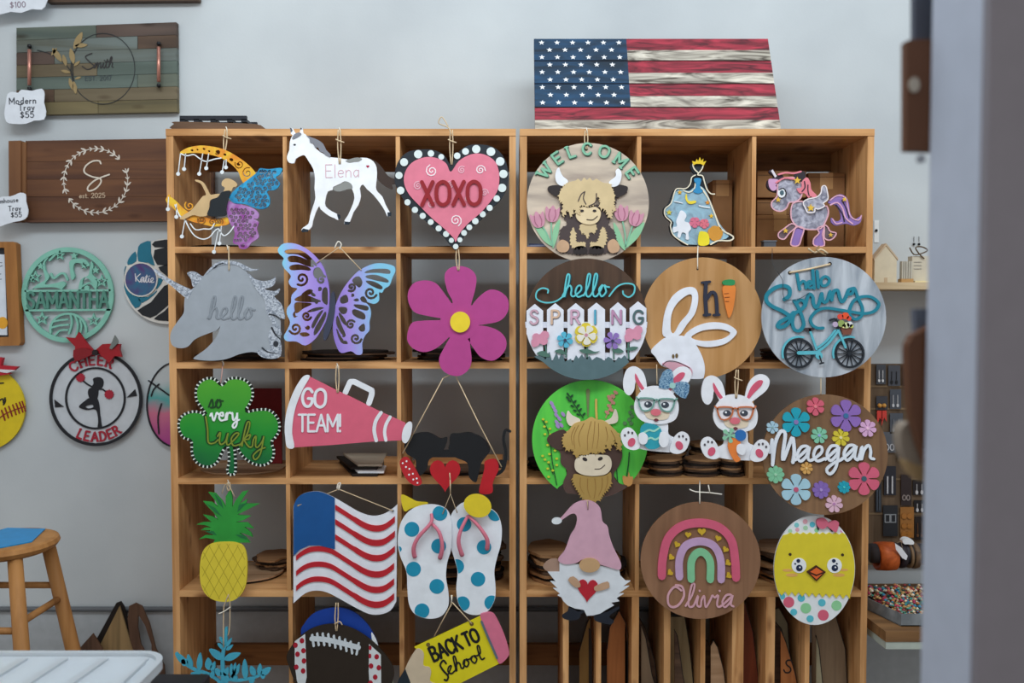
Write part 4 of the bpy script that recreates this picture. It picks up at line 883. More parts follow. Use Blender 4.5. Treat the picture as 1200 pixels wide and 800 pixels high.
pl('wing', [sm(W1, 3)], bl, Y, .006, [inset(h, -.5) if abs(area2(h)) > 60 else h for h in H], t, 'left pierced wing')
W2 = C(370,395, 400,330, 440,270, 500,205, 570,165, 640,150, 720,165, 738,195, 720,240, 700,290, 670,310, 655,335, 635,335, 635,385, 600,405, 540,385, 575,420, 585,470, 575,520, 575,570, 550,600, 530,650, 530,715, 495,722, 460,700, 400,712, 370,670, 350,600, 348,520, 355,450)
H2 = [sm(C(*p), 3) for p in (
 (545,210, 600,190, 690,190, 700,215, 620,208), (550,235, 610,225, 680,250, 690,270, 610,255), (555,262, 610,270, 655,300, 640,312, 580,285), (480,245, 510,235, 530,270, 515,300, 495,290, 470,265),
 (520,370, 540,360, 560,395, 530,390), (475,380, 500,370, 510,385, 490,390), (480,410, 560,420, 560,445, 500,430), (480,440, 540,465, 545,500, 500,490, 470,465), (395,370, 430,350, 440,390, 400,400), (375,480, 400,540, 425,600, 400,590, 370,530), (370,560, 385,620, 405,650, 415,640, 390,600),
 (385,430, 430,430, 430,460, 400,465), (510,555, 540,530, 545,570, 520,575), (400,640, 430,635, 440,655, 410,655), (385,460, 420,500, 430,540, 400,510))]
H2 += [l for (x, y, r, a, d) in ((582,335,40,2.6,-1), (463,300,28,0,1), (458,535,30,3.4,1), (490,620,36,2.4,-1), (470,350,9,0,1), (415,600,10,0,1)) for l in st(spiral(325+x/s, 280+y/s, r/s, 1.35, a, d), 2.9 if r > 20 else 1.7, 1)]
pl('wing', [sm(W2, 3)], brr, Y, .006, [inset(h, -.5) if abs(area2(h)) > 60 else h for h in H2], t, 'right pierced wing')
pl('body', [sm(C(338,340, 352,330, 362,380, 360,450, 345,530, 315,610, 295,635, 285,600, 300,530, 320,450, 330,390))], paint('#3a3f52'), Y-.001, .009, par=t)
cord(t, [(325+245/s, 280+150/s), (398, 289.5), (325+525/s, 280+195/s)], Y-.002, smooth=1, r=.0017); cord(t, [(392, 291), (396, 283), (400, 286), (398, 292)], Y-.004, mat=M_wcord, name='hook'); 

# -- magenta flower
t = sign('flower_sign', 'plain magenta six-petal flower sign with yellow centre', 'hanging sign', 538, 375, -.03)
C = Z(465, 290, 5); Y = -.03
mag = paint('#b04388', .55, .04)
for p in ((280,165, 310,120, 370,108, 430,125, 465,170, 460,240, 438,320, 420,370, 340,370, 325,310, 295,250), (70,250, 105,205, 170,192, 230,210, 280,270, 330,345, 330,400, 280,415, 180,400, 100,375, 66,310), (440,340, 480,290, 540,248, 600,255, 650,300, 652,370, 610,425, 540,445, 440,452, 410,400), (65,490, 90,440, 150,428, 240,425, 320,425, 330,490, 290,540, 230,590, 160,612, 95,590, 62,545), (420,460, 520,460, 600,490, 640,540, 635,600, 590,650, 545,662, 490,640, 450,590, 425,550, 400,500), (310,530, 340,490, 420,490, 430,580, 438,660, 420,715, 370,750, 310,745, 262,710, 248,650, 275,590)):
    pl('petal', [sm(C(*p), 5)], mag, Y, .006, par=t)
pl('hub', [circ(465+370/5, 290+430/5, 23, n=30)], mag, Y-.0003, .006, par=t)
pl('centre', [circ(465+371/5, 290+436/5, 11.7, 12.2, n=40)], paint('#e9cf33'), Y-.007, .0065, par=t, label='round yellow flower centre')
hang(t, 536, 292, 537, 317, Y, tails=False)

# -- white fence sign
t = sign('fence_sign', 'round sign with white picket fence lettered SPRING under turquoise script hello', 'hanging sign', 687, 374, -.058)
C = Z(605, 300, 5); Y = -.058
cx, cy, R_ = 687, 374, 72
brown = wood('#5a4436', '#46352b', 'z', knots=False)
pl('grass', [[p for p in circ(cx, cy, 71, n=64) if p[1] > 300+612/5] + C(105,590, 145,575, 160,600, 195,560, 210,620, 235,565, 250,605, 268,560, 285,620, 320,600, 330,625, 350,580, 365,600, 385,575, 400,600, 430,585, 445,610, 470,590, 500,600, 515,615, 540,590, 560,600, 575,625, 600,590, 615,600, 635,580, 650,600)], paint('#566f75'), Y-.003, .009, par=t)
# pickets: pointed boards kept inside the circle
def inc(x0, x1, ytop, yb):
    """pointed picket clipped to the disc edge"""
    out = [(x0, ytop+8), ((x0+x1)/2, ytop), (x1, ytop+8)]
    def edge(x):
        d = R_*R_ - (x-cx)**2; return cy + math.sqrt(max(d, 0))
    for k in range(6):
        x = x1 + (x0-x1)*k/5; out.append((x, min(yb, max(edge(x), ytop+10))))
    return out
wf = paint('#dfe3ee', .5)
for a, b, yt in ((617,636.5,356), (641,660.5,355), (665,684.5,355), (689,709,354.5), (715,733.5,354), (738,757.5,353)):
    pl('picket', [inc(a, b, yt, 300+610/5)], wf, Y, .006, par=t)
for yy in ((377, 384), (413, 420)):
    dx = lambda y: math.sqrt(R_*R_ - (y-cy)**2)
    pl('fence_rail', [[(cx-dx(yy[0])+.3, yy[0]), (cx+dx(yy[0])-.3, yy[0]), (cx+dx(yy[1])-.3, yy[1]), (cx-dx(yy[1])+.3, yy[1])]], wf, Y+.006, .004, par=t)
for c, x, col in (('S',622,'#c9a3b4'), ('P',647,'#d2b29a'), ('R',670,'#cfa6bd'), ('I',697.5,'#4ea6c4'), ('N',718,'#b88aac'), ('G',743,'#4f6b6e')):
    txt(t, c, 15.5, line(x, 300+398/5), 3.2, paint('#8f8a92'), Y-.0012, .001, name='letter_shadow'); txt(t, c, 15.5, line(x-.4, 300+396/5), 2.4, paint(col), Y-.0035, .002)
turq = paint('#5fc3cc')
hw = curs('hello', 27, line(605+270/5, 300+240/5, -1, .1), 1.9, 5)
pl('script_word', hw + st(C(275,235, 230,265, 170,272, 120,250, 120,210, 150,188, 185,195, 185,215), 1.7, 5) + st(C(545,235, 590,180, 640,160, 690,170, 690,215, 660,240, 630,225, 625,205), 1.7, 5), turq, Y-.002, .006, par=t, label='turquoise script word hello with curled ends')
pl('script_backing', curs('hello', 27, line(605+276/5, 300+244/5, -1, .1), 2.0, 5), paint('#1d4e5c'), Y+.0045, .002, par=t)
pl('upper_disc', [[p for p in circ(cx, cy, 71.3, n=80) if p[1] < 425]], brown, Y+.0105, .004, par=t, label='brown round backing board')
fl = [(142,485,'#d48fa8',17,0), (690,455,'#d48fa8',17,1)]
for x, y, c, r, k in fl:
    pl('carnation', [circ(605+(x+ox)/5, 300+(y+oy)/5, rr/5, n=9) for ox, oy, rr in ((-30,20,26), (0,0,30), (25,-22,26), (-25,-10,24), (20,12,24), (35,-30,14), (-38,35,14))], paint(c), Y-.006, .006, par=t)
pl('blue_flower', petals(605+286/5, 300+490/5, 9.5, 6, .3), paint('#56b2cf'), Y-.006, .005, par=t)
pl('purple_flower', petals(605+565/5, 300+495/5, 10.5, 6, .1, .32), paint('#8f74bb'), Y-.006, .005, par=t)
pl('yellow_flower', petals(605+410/5, 300+460/5, 14, 6, .5, .42), paint('#d9c43c'), Y-.006, .005, par=t)
pl('white_flower', petals(605+410/5, 300+462/5, 11.5, 5, .2, .42), paint('#e4e2d6'), Y-.0085, .0025, par=t)
for x, y in ((286,493), (565,497), (410,462)): pl('flower_centre', [circ(605+x/5, 300+y/5, 2, n=10)], paint('#3b3b55' if x != 410 else '#c98c9e'), Y-.0095, .0008, par=t)
gs = paint('#4f7468')
for pts in ((165,500, 175,560, 170,600), (290,530, 292,590), (415,520, 415,600), (570,545, 572,600), (660,480, 655,540, 660,600)): pl('stem', st(C(*pts), 1.8), gs, Y-.003, .002, par=t)
for pts in ((120,570, 160,555, 200,585, 165,590), (225,555, 265,545, 290,575, 250,570), (370,550, 420,545, 460,560, 490,555, 460,570, 400,570), (560,545, 600,540, 630,560, 590,570), (640,545, 680,530, 715,535, 680,555)): pl('leaf', [sm(C(*pts))], gs, Y-.0045, .002, par=t)
cord(t, [(686.5, 302, -.02), (686.5, 316)], -.04, r=.0014, smooth=1)

# -- hi bunny
t = disc_sign('bunny_sign', 'large round plain wooden sign with a peeking white bunny and word hi', 823, 372.5, 70.5, -.04, wood('#c79a68', '#b3844f', 'z', scale=.8, knots=False), 71)
C = Z(745, 290, 5); Y = -.04; wb_ = paint('#e2e6f0', .45); s = 5
e1 = sm(C(165,520, 160,440, 180,350, 220,280, 280,238, 335,232, 362,260, 365,320, 345,390, 300,450, 250,515), 4); e1h = sm(C(205,480, 210,390, 240,330, 290,285, 325,275, 330,310, 310,380, 260,440, 225,500), 4)
e2 = sm(C(285,520, 330,475, 400,445, 470,437, 540,450, 592,490, 570,530, 520,565, 440,582, 370,575, 320,550), 4); e2h = sm(C(325,525, 380,490, 450,478, 510,480, 555,500, 520,530, 450,545, 380,545), 4)
pl('head', [sm(C(90,605, 130,560, 180,525, 250,515, 320,530, 360,580, 390,640, 405,700, 400,755, 385,768, 320,768, 260,750, 200,710, 150,690, 115,640), 4)], wb_, Y-.005, .005, par=t)
pl('ear', [e1], wb_, Y-.0045, .0045, [e1h], t); pl('ear', [e2], wb_, Y-.0045, .0045, [e2h], t)
pl('muzzle', [sm(C(155,680, 190,670, 250,675, 300,690, 330,715, 328,750, 300,757, 240,740, 190,705))], paint('#d3a1b0'), Y-.008, .003, par=t)
pl('smile_line', st(C(158,690, 180,668, 220,665, 270,680, 315,705), .9), paint('#5e3a48'), Y-.009, .002, par=t)
pl('eye', [circ(745+220/s, 290+637/s, 1.5, 2.6), circ(745+240/s, 290+634/s, 1.7, 2.8)], paint('#6d5a3a'), Y-.006, .001, par=t)
nb = paint('#2b2f40')
pl('letter_h', st(C(412,205, 408,290, 415,395), 4.4, 0) + st(C(418,300, 445,262, 468,275, 475,330, 478,392), 4, 3) + st(C(390,205, 435,200), 3, 0) + st(C(402,395, 436,392), 3.2, 0) + st(C(460,395, 490,393), 3.2, 0), nb, Y-.006, .006, par=t)
pl('carrot', [sm(C(512,228, 580,222, 582,290, 568,370, 548,412, 535,380, 520,310))], paint('#dd8138'), Y-.006, .006, par=t, label='orange carrot standing for the letter i')
pl('carrot_top', [sm(C(512,195, 545,186, 580,192, 578,218, 545,222, 512,216), 2)], paint('#2e8a52'), Y-.007, .007, par=t)
pl('carrot_line', st(C(520,270, 545,268), .7, 0) + st(C(522,292, 550,290), .7, 0) + st(C(525,315, 545,316), .7, 0), paint('#7a3a18'), Y-.0068, .0008, par=t)
pl('hanging_hole', [circ(745+362/s, 290+127/s, 1.1)], M_burn, Y-.0005, .0005, par=t)
cord(t, [(818, 288, -.004), (817.5, 300), (817.6, 315)], Y-.002, r=.0015, mat=M_wcord)

# -- hello spring bicycle
t = disc_sign('bicycle_sign', 'round grey whitewashed sign with teal script Hello Spring and a turquoise bicycle', 965.5, 371.5, 73, -.055, marble('grey_wash', '#bcc3cc', '#7c8692', 7, 'z', .6), 70.5)
C = Z(885, 285, 5); Y = -.055; teal = paint('#1d7d92'); s = 5
S8 = Z(890, 305, 8.276)
pl('script_word', st(S8(366,135, 392,280), 3.6, 0) + st(S8(390,235, 425,200, 448,225, 452,268), 3.2, 3) + st(S8(470,240, 505,225, 490,200, 465,225, 480,265, 515,262), 3, 3) + st(S8(518,95, 532,270), 3.6, 0) + st(S8(560,105, 574,262), 3.6, 0) + st(S8(600,190, 640,155, 680,185, 660,235, 610,245), 3.2, 3, closed=True), teal, Y-.005, .005, par=t, label='teal word hello')
spring = st(S8(245,378, 292,340, 290,270, 230,245, 150,268, 78,328, 70,390, 120,442, 220,490, 300,545, 290,595, 240,640, 182,645, 200,600, 290,548, 335,505), 4.3, 5) + \
 st(S8(340,392, 375,450, 420,560, 430,630, 390,682, 340,668, 322,600, 340,520, 400,482, 440,440, 430,395, 390,385, 358,420), 3.8, 5) + \
 st(S8(445,440, 480,330, 518,352, 524,410, 545,455, 575,430, 605,330), 3.8, 4) + st(S8(607,322, 620,400, 660,390, 690,300, 703,385), 3.8, 4) + st(S8(703,385, 722,305, 760,290, 778,350, 800,402, 832,372, 862,300), 3.8, 4) + \
 st(S8(920,268, 868,285, 862,325, 900,320, 922,270, 960,370, 1000,460, 990,540, 930,570, 880,530, 880,470, 920,390, 1000,352, 1090,357, 1160,420, 1120,490, 1020,515, 900,500, 780,480, 650,462, 560,490, 500,560, 510,620, 560,655, 620,655), 3.4, 5)
pl('script_word', spring, teal, Y-.006, .006, par=t, label='teal script word Spring with a long tail')
cord(t, [(885+200/s, 285+172/s), (885+320/s, 285+150/s), (885+440/s, 285+122/s)], Y-.003, r=.003, name='twine_bar')
pl('peg_hole', [circ(885+203/s, 285+172/s, 2.2), circ(885+438/s, 285+120/s, 2.2)], M_burn, Y-.0008, .0008, par=t)
tw = paint('#5cb4c4'); tyre = paint('#20262e')
for wx, wy in ((258, 645), (555, 645)):
    cx0, cy0 = 885+wx/s, 285+wy/s
    pl('wheel', st(circ(cx0, cy0, 16.2, n=28), 2.4, 1, closed=True) + [l for k in range(7) for l in st([(cx0+16*cos(k*pi/7), cy0+16*sin(k*pi/7)), (cx0-16*cos(k*pi/7), cy0-16*sin(k*pi/7))], .7, 0)] + [circ(cx0, cy0, 2)], tyre, Y-.006, .005, par=t)
    pl('mudguard', st([(cx0+19.5*cos(a), cy0-19.5*sin(a)) for a in [radians(d) for d in range(75, 200, 12)]], 2.2, 3), tw, Y-.0055, .004, par=t)
pl('frame', st(C(320,505, 360,620), 2.6, 0) + st(C(360,640, 425,590, 480,520), 2.8, 3) + st(C(370,610, 420,570, 470,510), 2.2, 3) + st(C(485,505, 510,560, 530,610), 2.6, 3) + st(C(255,642, 375,640), 4.2, 0) + [circ(885+375/s, 285+658/s, 4.2)], tw, Y-.008, .004, par=t)
pl('saddle', [sm(C(288,498, 330,494, 352,502, 320,516, 295,512))], paint('#3d3338'), Y-.008, .004, par=t)
pl('pedal', st(C(378,660, 390,700), 1.6, 0) + st(C(380,705, 400,700), 2, 0), tyre, Y-.009, .001, par=t)
pl('handlebar', st(C(440,450, 475,445, 485,500), 2.2, 3), tyre, Y-.008, .004, par=t)
pl('basket', [C(500,490, 575,490, 560,535, 515,535)], paint('#7b4a3c'), Y-.009, .006, par=t)
for x, y, r, c in ((500,430,15,'#d8493a'), (530,425,18,'#e2532e'), (550,440,12,'#d8493a'), (505,470,18,'#8fa35c'), (535,480,16,'#c8d29a'), (555,475,15,'#d9dbe0'), (470,475,14,'#b9a7c4'), (520,485,10,'#f0e6a0'), (565,485,10,'#c5cf6c')):
    pl('posy', petals(885+x/s, 285+y/s, r/s*1.15, 6, x, .5), paint(c), Y-.0125, .003, par=t)
cord(t, [(960, 288, -.01), (957, 293), (968, 299)], Y-.002, r=.002, mat=paint('#8f7c5c', .9)); cord(t, [(947, 291), (955, 296), (962, 292), (970, 297)], -.035, r=.003, name='cord_tail')
cord(t, [(905, 291, -.006), (906, 310, -.058), (917, 328, -.064), (919, 350, -.064), (936, 350, -.064), (948, 343, -.064)], Y-.006, r=.0008, mat=paint('#3b3f44'), name='black_thread')
# ================================================================ hanging signs, row 3
# -- shamrock
t = sign('shamrock_sign', 'green shamrock sign lettered so very Lucky with a black and white dashed rim', 'hanging sign', 268, 500, -.03)
C = Z(190, 420, 5.333); Y = -.03; s = 5.333
sh = C(372,158, 410,122, 470,115, 530,135, 565,180, 572,235, 550,290, 530,325, 580,315, 650,312, 700,335, 735,390, 738,450, 710,500, 690,525, 705,580, 690,640, 640,672, 580,668, 520,635, 480,590, 458,545, 462,600, 465,690, 455,728, 415,730, 400,700, 410,640, 405,560, 380,590, 350,650, 300,682, 240,675, 195,635, 178,580, 175,520, 130,500, 100,450, 98,390, 130,345, 190,325, 245,332, 268,350, 240,310, 208,260, 205,190, 235,140, 290,115, 340,130)
so = sm(sh, 4)
green = grad('shamrock_paint', [(0, '#0b5e34'), (.45, '#1d8a2e'), (1, '#4a9e2c')], 'z', -.12, .13)
pl('board', [so], paint('#15201a'), Y, .006, par=t)
pl('green_face', [inset(so, 3.0)], green, Y-.003, .003, par=t)
# white rim dashes, evenly spaced around the outline
per = []; acc = 0
for i in range(len(so)):
    a, b = so[i], so[(i+1) % len(so)]; per.append((acc, a, b)); acc += math.hypot(b[0]-a[0], b[1]-a[1])
NR = 104; k = 0; ri = inset(so, 1.3)
for j in range(NR):
    d = acc*j/NR
    while k < len(per)-1 and per[k+1][0] <= d: k += 1
    a, b = per[k][1], per[k][2]; h = math.hypot(b[0]-a[0], b[1]-a[1]) or 1; u = (d-per[k][0])/h
    p = (ri[k][0] + (ri[(k+1) % len(ri)][0]-ri[k][0])*u, ri[k][1] + (ri[(k+1) % len(ri)][1]-ri[k][1])*u); n = (-(b[1]-a[1])/h, (b[0]-a[0])/h)
    pl('rim_dash', [[(p[0]+n[0]*1.5-n[1]*.65, p[1]+n[1]*1.5+n[0]*.65), (p[0]+n[0]*1.5+n[1]*.65, p[1]+n[1]*1.5-n[0]*.65), (p[0]-n[0]*1.5+n[1]*.65, p[1]-n[1]*1.5-n[0]*.65), (p[0]-n[0]*1.5-n[1]*.65, p[1]-n[1]*1.5+n[0]*.65)]], paint('#d9e3dc'), Y-.0035, .0035, par=t)
pl('script_word', curs('so', 20, line(190+290/s, 420+308/s), 1.7), paint('#173f1e'), Y-.005, .002, par=t, label='dark green script word so')
pl('script_word', curs('very', 19, line(190+300/s, 420+388/s), 2.0), paint('#e6ecee'), Y-.007, .004, par=t, label='white script word very')
lk = lambda dx, dy, w: st(C(268+dx,360+dy, 280+dx,440+dy, 285+dx,520+dy, 320+dx,525+dy, 345+dx,505+dy), w, 4) + curs('ucky', 30, line(190+(335+dx)/s, 420+(530+dy)/s, 6, .06), w)
pl('script_backing', lk(0, 0, 3.4), paint('#123a18'), Y-.005, .002, par=t)
pl('script_word', lk(4, 3, 1.7), paint('#7a8a2e'), Y-.007, .0022, par=t, label='olive script word Lucky')
cord(t, [(261, 424, -.004), (260, 438), (258.5, 449)], Y-.002, r=.0015, mat=paint('#b98f86')); hook(t, 261, 423, 0, M_wcord)

# -- megaphone
t = sign('megaphone_sign', 'pink megaphone sign lettered GO TEAM! in white', 'hanging sign', 405, 480, -.045)
C = Z(325, 420, 5.333); Y = -.045; pk = paint('#d26079', .55, .04)
pl('cone', [C(170,110, 200,112, 390,208, 440,230, 640,330, 800,402, 800,510, 600,518, 340,540, 90,556, 60,500, 52,420, 65,320, 105,210)], pk, Y, .006, par=t)
wh = paint('#dfe3ea', .5)
pl('rim_band', [sm(C(170,106, 203,112, 160,190, 118,290, 98,380, 92,470, 105,555, 62,556, 50,500, 46,420, 60,320, 95,220, 135,145), 3)], wh, Y-.003, .003, par=t)
pl('stripe', st(C(648,338, 615,390, 605,450, 618,512), 4.2, 3), wh, Y-.002, .002, par=t); pl('stripe', st(C(705,365, 680,410, 670,460, 678,510), 3.8, 3), wh, Y-.002, .002, par=t)
pl('mouthpiece', [sm(C(815,398, 838,400, 842,430, 830,490, 805,528, 782,518, 778,480, 790,430), 3)], wh, Y-.004, .008, par=t)
pl('handle', st(C(425,212, 455,145, 480,145, 590,200, 590,225, 572,280), 6.4, 0), wh, Y+.0005, .006, par=t)
f = line(325+154/5.333, 420+298/5.333, 3, 0, .8); txt(t, 'GO', 21, f, 3.3, wh, Y-.0025, .0025, gap=.16)
f = line(325+133/5.333, 420+455/5.333, 0, 0, .76); txt(t, 'TEAM!', 19.5, f, 2.5, wh, Y-.0025, .0025, gap=.15)
hang(t, 395.5, 428, 395.5, 460, Y, tails=False); hook(t, 395, 426, 0, M_wcord)

# -- sweetheart sign: two plain rounded black plates over a red heart, on a long cord
t = sign('sweetheart_sign', 'black sign of two facing rounded shapes with red heart between, on long cord', 'hanging sign', 530, 520, -.03)
C = Z(455, 430, 4.444); Y = -.03; bk = paint('#16181c', .5)
pl('rounded_plate', [sm(C(85,400, 130,350, 210,340, 270,370, 305,365, 302,400, 275,450, 215,480, 200,530, 165,565, 145,520, 140,480, 95,450), 4)], bk, Y, .006, par=t)
pl('rounded_plate', [sm(C(318,400, 325,350, 370,345, 430,340, 500,375, 530,430, 510,465, 485,500, 470,560, 455,600, 420,570, 412,500, 350,470, 315,430), 4)], bk, Y, .006, par=t)
pl('link_bar', [C(200,430, 420,430, 420,470, 200,470)], bk, Y+.001, .004, par=t)
pl('red_heart', [heart(455+296/4.444, 430+555/4.444, 36, 38)], paint('#b31b26'), Y-.005, .005, par=t, label='red heart between the black shapes')
spot = paint('#b5242c')
pl('side_plate', [sm(C(60,490, 100,470, 150,545, 175,600, 150,618, 110,600, 75,550), 4)], spot, Y-.004, .006, par=t, label='red plate with white dots')
for x, y in ((75,500),(95,490),(92,520),(110,530),(108,560),(128,555),(130,585),(148,580),(152,603)): pl('white_dot', [circ(455+x/4.444, 430+y/4.444, 1.1, n=8)], M_white, Y-.005, .001, par=t)
pl('side_plate', [sm(C(505,490, 560,480, 575,530, 545,600, 540,655, 475,655, 485,590, 500,530), 4)], paint('#b31b26'), Y-.004, .006, par=t, label='plain red plate')
cord(t, [(455+285/4.444, 430+58/4.444), (455+75/4.444, 430+450/4.444)], Y-.002, smooth=1); cord(t, [(455+355/4.444, 430+55/4.444, -.012), (455+470/4.444, 430+290/4.444, Y-.006), (455+590/4.444, 430+520/4.444, Y-.006)], Y, smooth=1)
cord(t, [(455+285/4.444, 430+58/4.444), (534, 436, -.006), (455+355/4.444, 430+55/4.444, -.012)], -.012, smooth=1)
pl('end_tab', [circ(455+588/4.444, 430+505/4.444, 5)] + st(C(560,560, 600,530, 612,450, 600,380, 610,330, 635,335), 4, 4, w2=3), bk, Y+.001, .005, par=t, label='black curled end tab')

# -- green highland cow
t = sign('highland_cow_sign', 'bright green round sign with a shaggy blond-fringed brown cow head and herbs', 'hanging sign', 688, 515, -.035)
Y = -.03; C = Z(610, 430, 4.706); s = 4.706
grn = marble('green_wash', '#5fd04c', '#4dbb48', 6, 'z', .3)
disc = circ(691.5, 515, 68, 70, n=70)
pl('board', [[p for p in disc]], grn, Y+.003, .006, [C(205,665, 240,640, 255,600, 250,560, 500,560, 515,600, 545,640, 600,660, 560,760, 200,760)], par=t)
bc = paint('#54403a')
pl('shoulders', [sm(C(145,400, 180,365, 240,345, 300,400, 480,400, 545,430, 562,480, 545,540, 515,590, 540,640, 590,655, 540,690, 460,715, 300,700, 250,690, 235,640, 255,590, 250,560, 222,530, 218,470, 175,440), 4)], bc, Y-.001, .004, par=t, label='dark brown cow head and neck')
pl('ear', [sm(C(145,400, 180,362, 245,350, 250,420, 225,455, 180,445))], paint('#4a3833'), Y-.004, .003, par=t)
pl('horn', [sm(C(262,240, 285,265, 330,290, 310,320, 270,322, 252,285)), sm(C(522,230, 538,270, 530,305, 480,315, 460,300, 500,280))], paint('#e2d8c8'), Y-.004, .003, par=t)
hair = grad('blond_paint', [(0, '#a98a4c'), (1, '#cfae6a')], 'z', -.06, .08)
pl('fringe', [jag(sm(C(265,350, 300,310, 355,295, 390,275, 420,290, 460,295, 510,335, 545,380, 552,460, 535,440, 520,400, 530,445, 505,420, 490,460, 470,420, 455,470, 430,465, 415,480, 395,470, 350,485, 330,480, 305,497, 290,450, 262,460, 245,440, 235,395), 3), 2.6, 2.4, 505)], hair, Y-.010, .006, par=t)
for pp in ((300,330, 280,380, 290,430), (350,310, 320,380, 330,440), (390,300, 370,380, 370,460), (430,310, 430,380, 420,450), (470,330, 480,380, 475,410), (500,350, 520,390, 525,420), (320,320, 295,380, 300,450), (410,300, 405,370, 395,450)): pl('hair_line', st(C(*pp), .8, 3, w2=.3), paint('#96713a'), Y-.0108, .0008, par=t)
pl('muzzle', [sm(C(330,490, 380,482, 440,484, 485,490, 502,520, 498,560, 470,590, 410,600, 350,595, 310,575, 298,545, 305,510))], paint('#dccfb8'), Y-.010, .006, par=t)
pl('nostril', [circ(610+355/s, 430+508/s, 3, 2, rot=.5), circ(610+440/s, 430+505/s, 3, 2, rot=-.4)] + st(C(410,562, 440,560, 465,540), .8), paint('#322b2b'), Y-.011, .001, par=t, label='dark nostrils and smile')
pl('beard', [jag(sm(C(300,590, 350,598, 410,604, 470,596, 498,580, 500,630, 480,670, 450,700, 430,735, 390,735, 350,725, 325,690, 300,650, 290,610), 3), 2.6, 2.4, 560)], hair, Y-.008, .006, par=t)
for pp in ((330,610, 330,660, 350,700), (370,615, 370,670, 385,720), (410,615, 415,670, 405,725), (450,610, 450,660, 430,710), (480,600, 480,640, 465,680)): pl('hair_line', st(C(*pp), .8, 3, w2=.3), paint('#96713a'), Y-.0088, .0008, par=t)
dg = paint('#1f4a2c')
pl('herb_sprig', st(C(265,150, 300,210, 345,280), 1.1) + [circ(610+x/s, 430+y/s, 2.4, 1.2, n=8, rot=r) for x, y, r in ((262,150,1), (282,160,-.7), (270,185,.6), (300,190,-.7), (285,215,.5), (318,212,-.7), (300,240,.4), (330,235,-.8), (318,262,.4), (350,260,-.8), (260,170,.8))], dg, Y-.001, .004, par=t, label='dark green herb sprig')
pl('herb_sprig', st(C(372,130, 372,200, 372,270), 4.6, 3, w2=1), paint('#6f7d52'), Y, .003, par=t, label='olive seed head')
pl('herb_sprig', st(C(417,180, 417,230, 420,285), 2.6, 3), paint('#cfae5c'), Y, .003, par=t, label='wheat coloured ear')
pl('herb_sprig', [circ(610+x/s, 430+y/s, 3.2, 2, n=9, rot=.6) for x, y in ((525,140), (510,160), (495,180), (510,195), (490,215), (500,235), (478,250), (490,165))] + st(C(520,150, 470,280), 1, 0), paint('#c58a7c'), Y, .003, par=t, label='dusty pink flower spike')
pl('herb_sprig', [circ(610+x/s, 430+y/s, 3.4, 2, n=9, rot=.9) for x, y in ((172,200), (182,220), (192,240), (198,265), (215,285), (200,305), (225,320), (205,325), (235,260))], paint('#a58bc4'), Y, .003, par=t, label='lilac flower spike')
pl('herb_sprig', st(C(120,290, 150,350, 165,420, 175,520, 200,650), 1., 3) + st(C(150,520, 180,590), 1, 0), dg, Y, .003, par=t, label='green branch at the left rim')
for x, y in ((125,288),(142,302),(132,328),(162,340),(135,370),(165,372),(122,490),(135,510),(160,480),(190,460),(155,525),(150,560),(200,505),(200,540),(155,605),(178,570),(150,430)): pl('yellow_bud', [circ(610+x/s, 430+y/s, 1.7, 1.3, n=8)], paint('#c8cc3c'), Y-.0015, .003, par=t)
pl('herb_sprig', st(C(600,470, 595,540, 585,600), 1., 3) + st(C(530,560, 535,630), 1, 0), dg, Y, .003, par=t, label='thin green stalk at the right')
pl('tulip', [sm(C(568,640, 565,600, 590,605, 597,578, 605,605, 620,605, 615,645, 590,658))], paint('#c08c50'), Y-.001, .004, par=t, label='tan tulip at the lower right rim')
pl('herb_sprig', [circ(610+x/s, 430+y/s, 2.4, n=9) for x, y in ((605,250), (615,270), (600,290), (610,310), (575,310), (615,220))], paint('#5f8a5c'), Y, .003, par=t, label='grey green flower spike')
cord(t, [(688, 586), (689, 596)], Y-.012, r=.001, smooth=1)

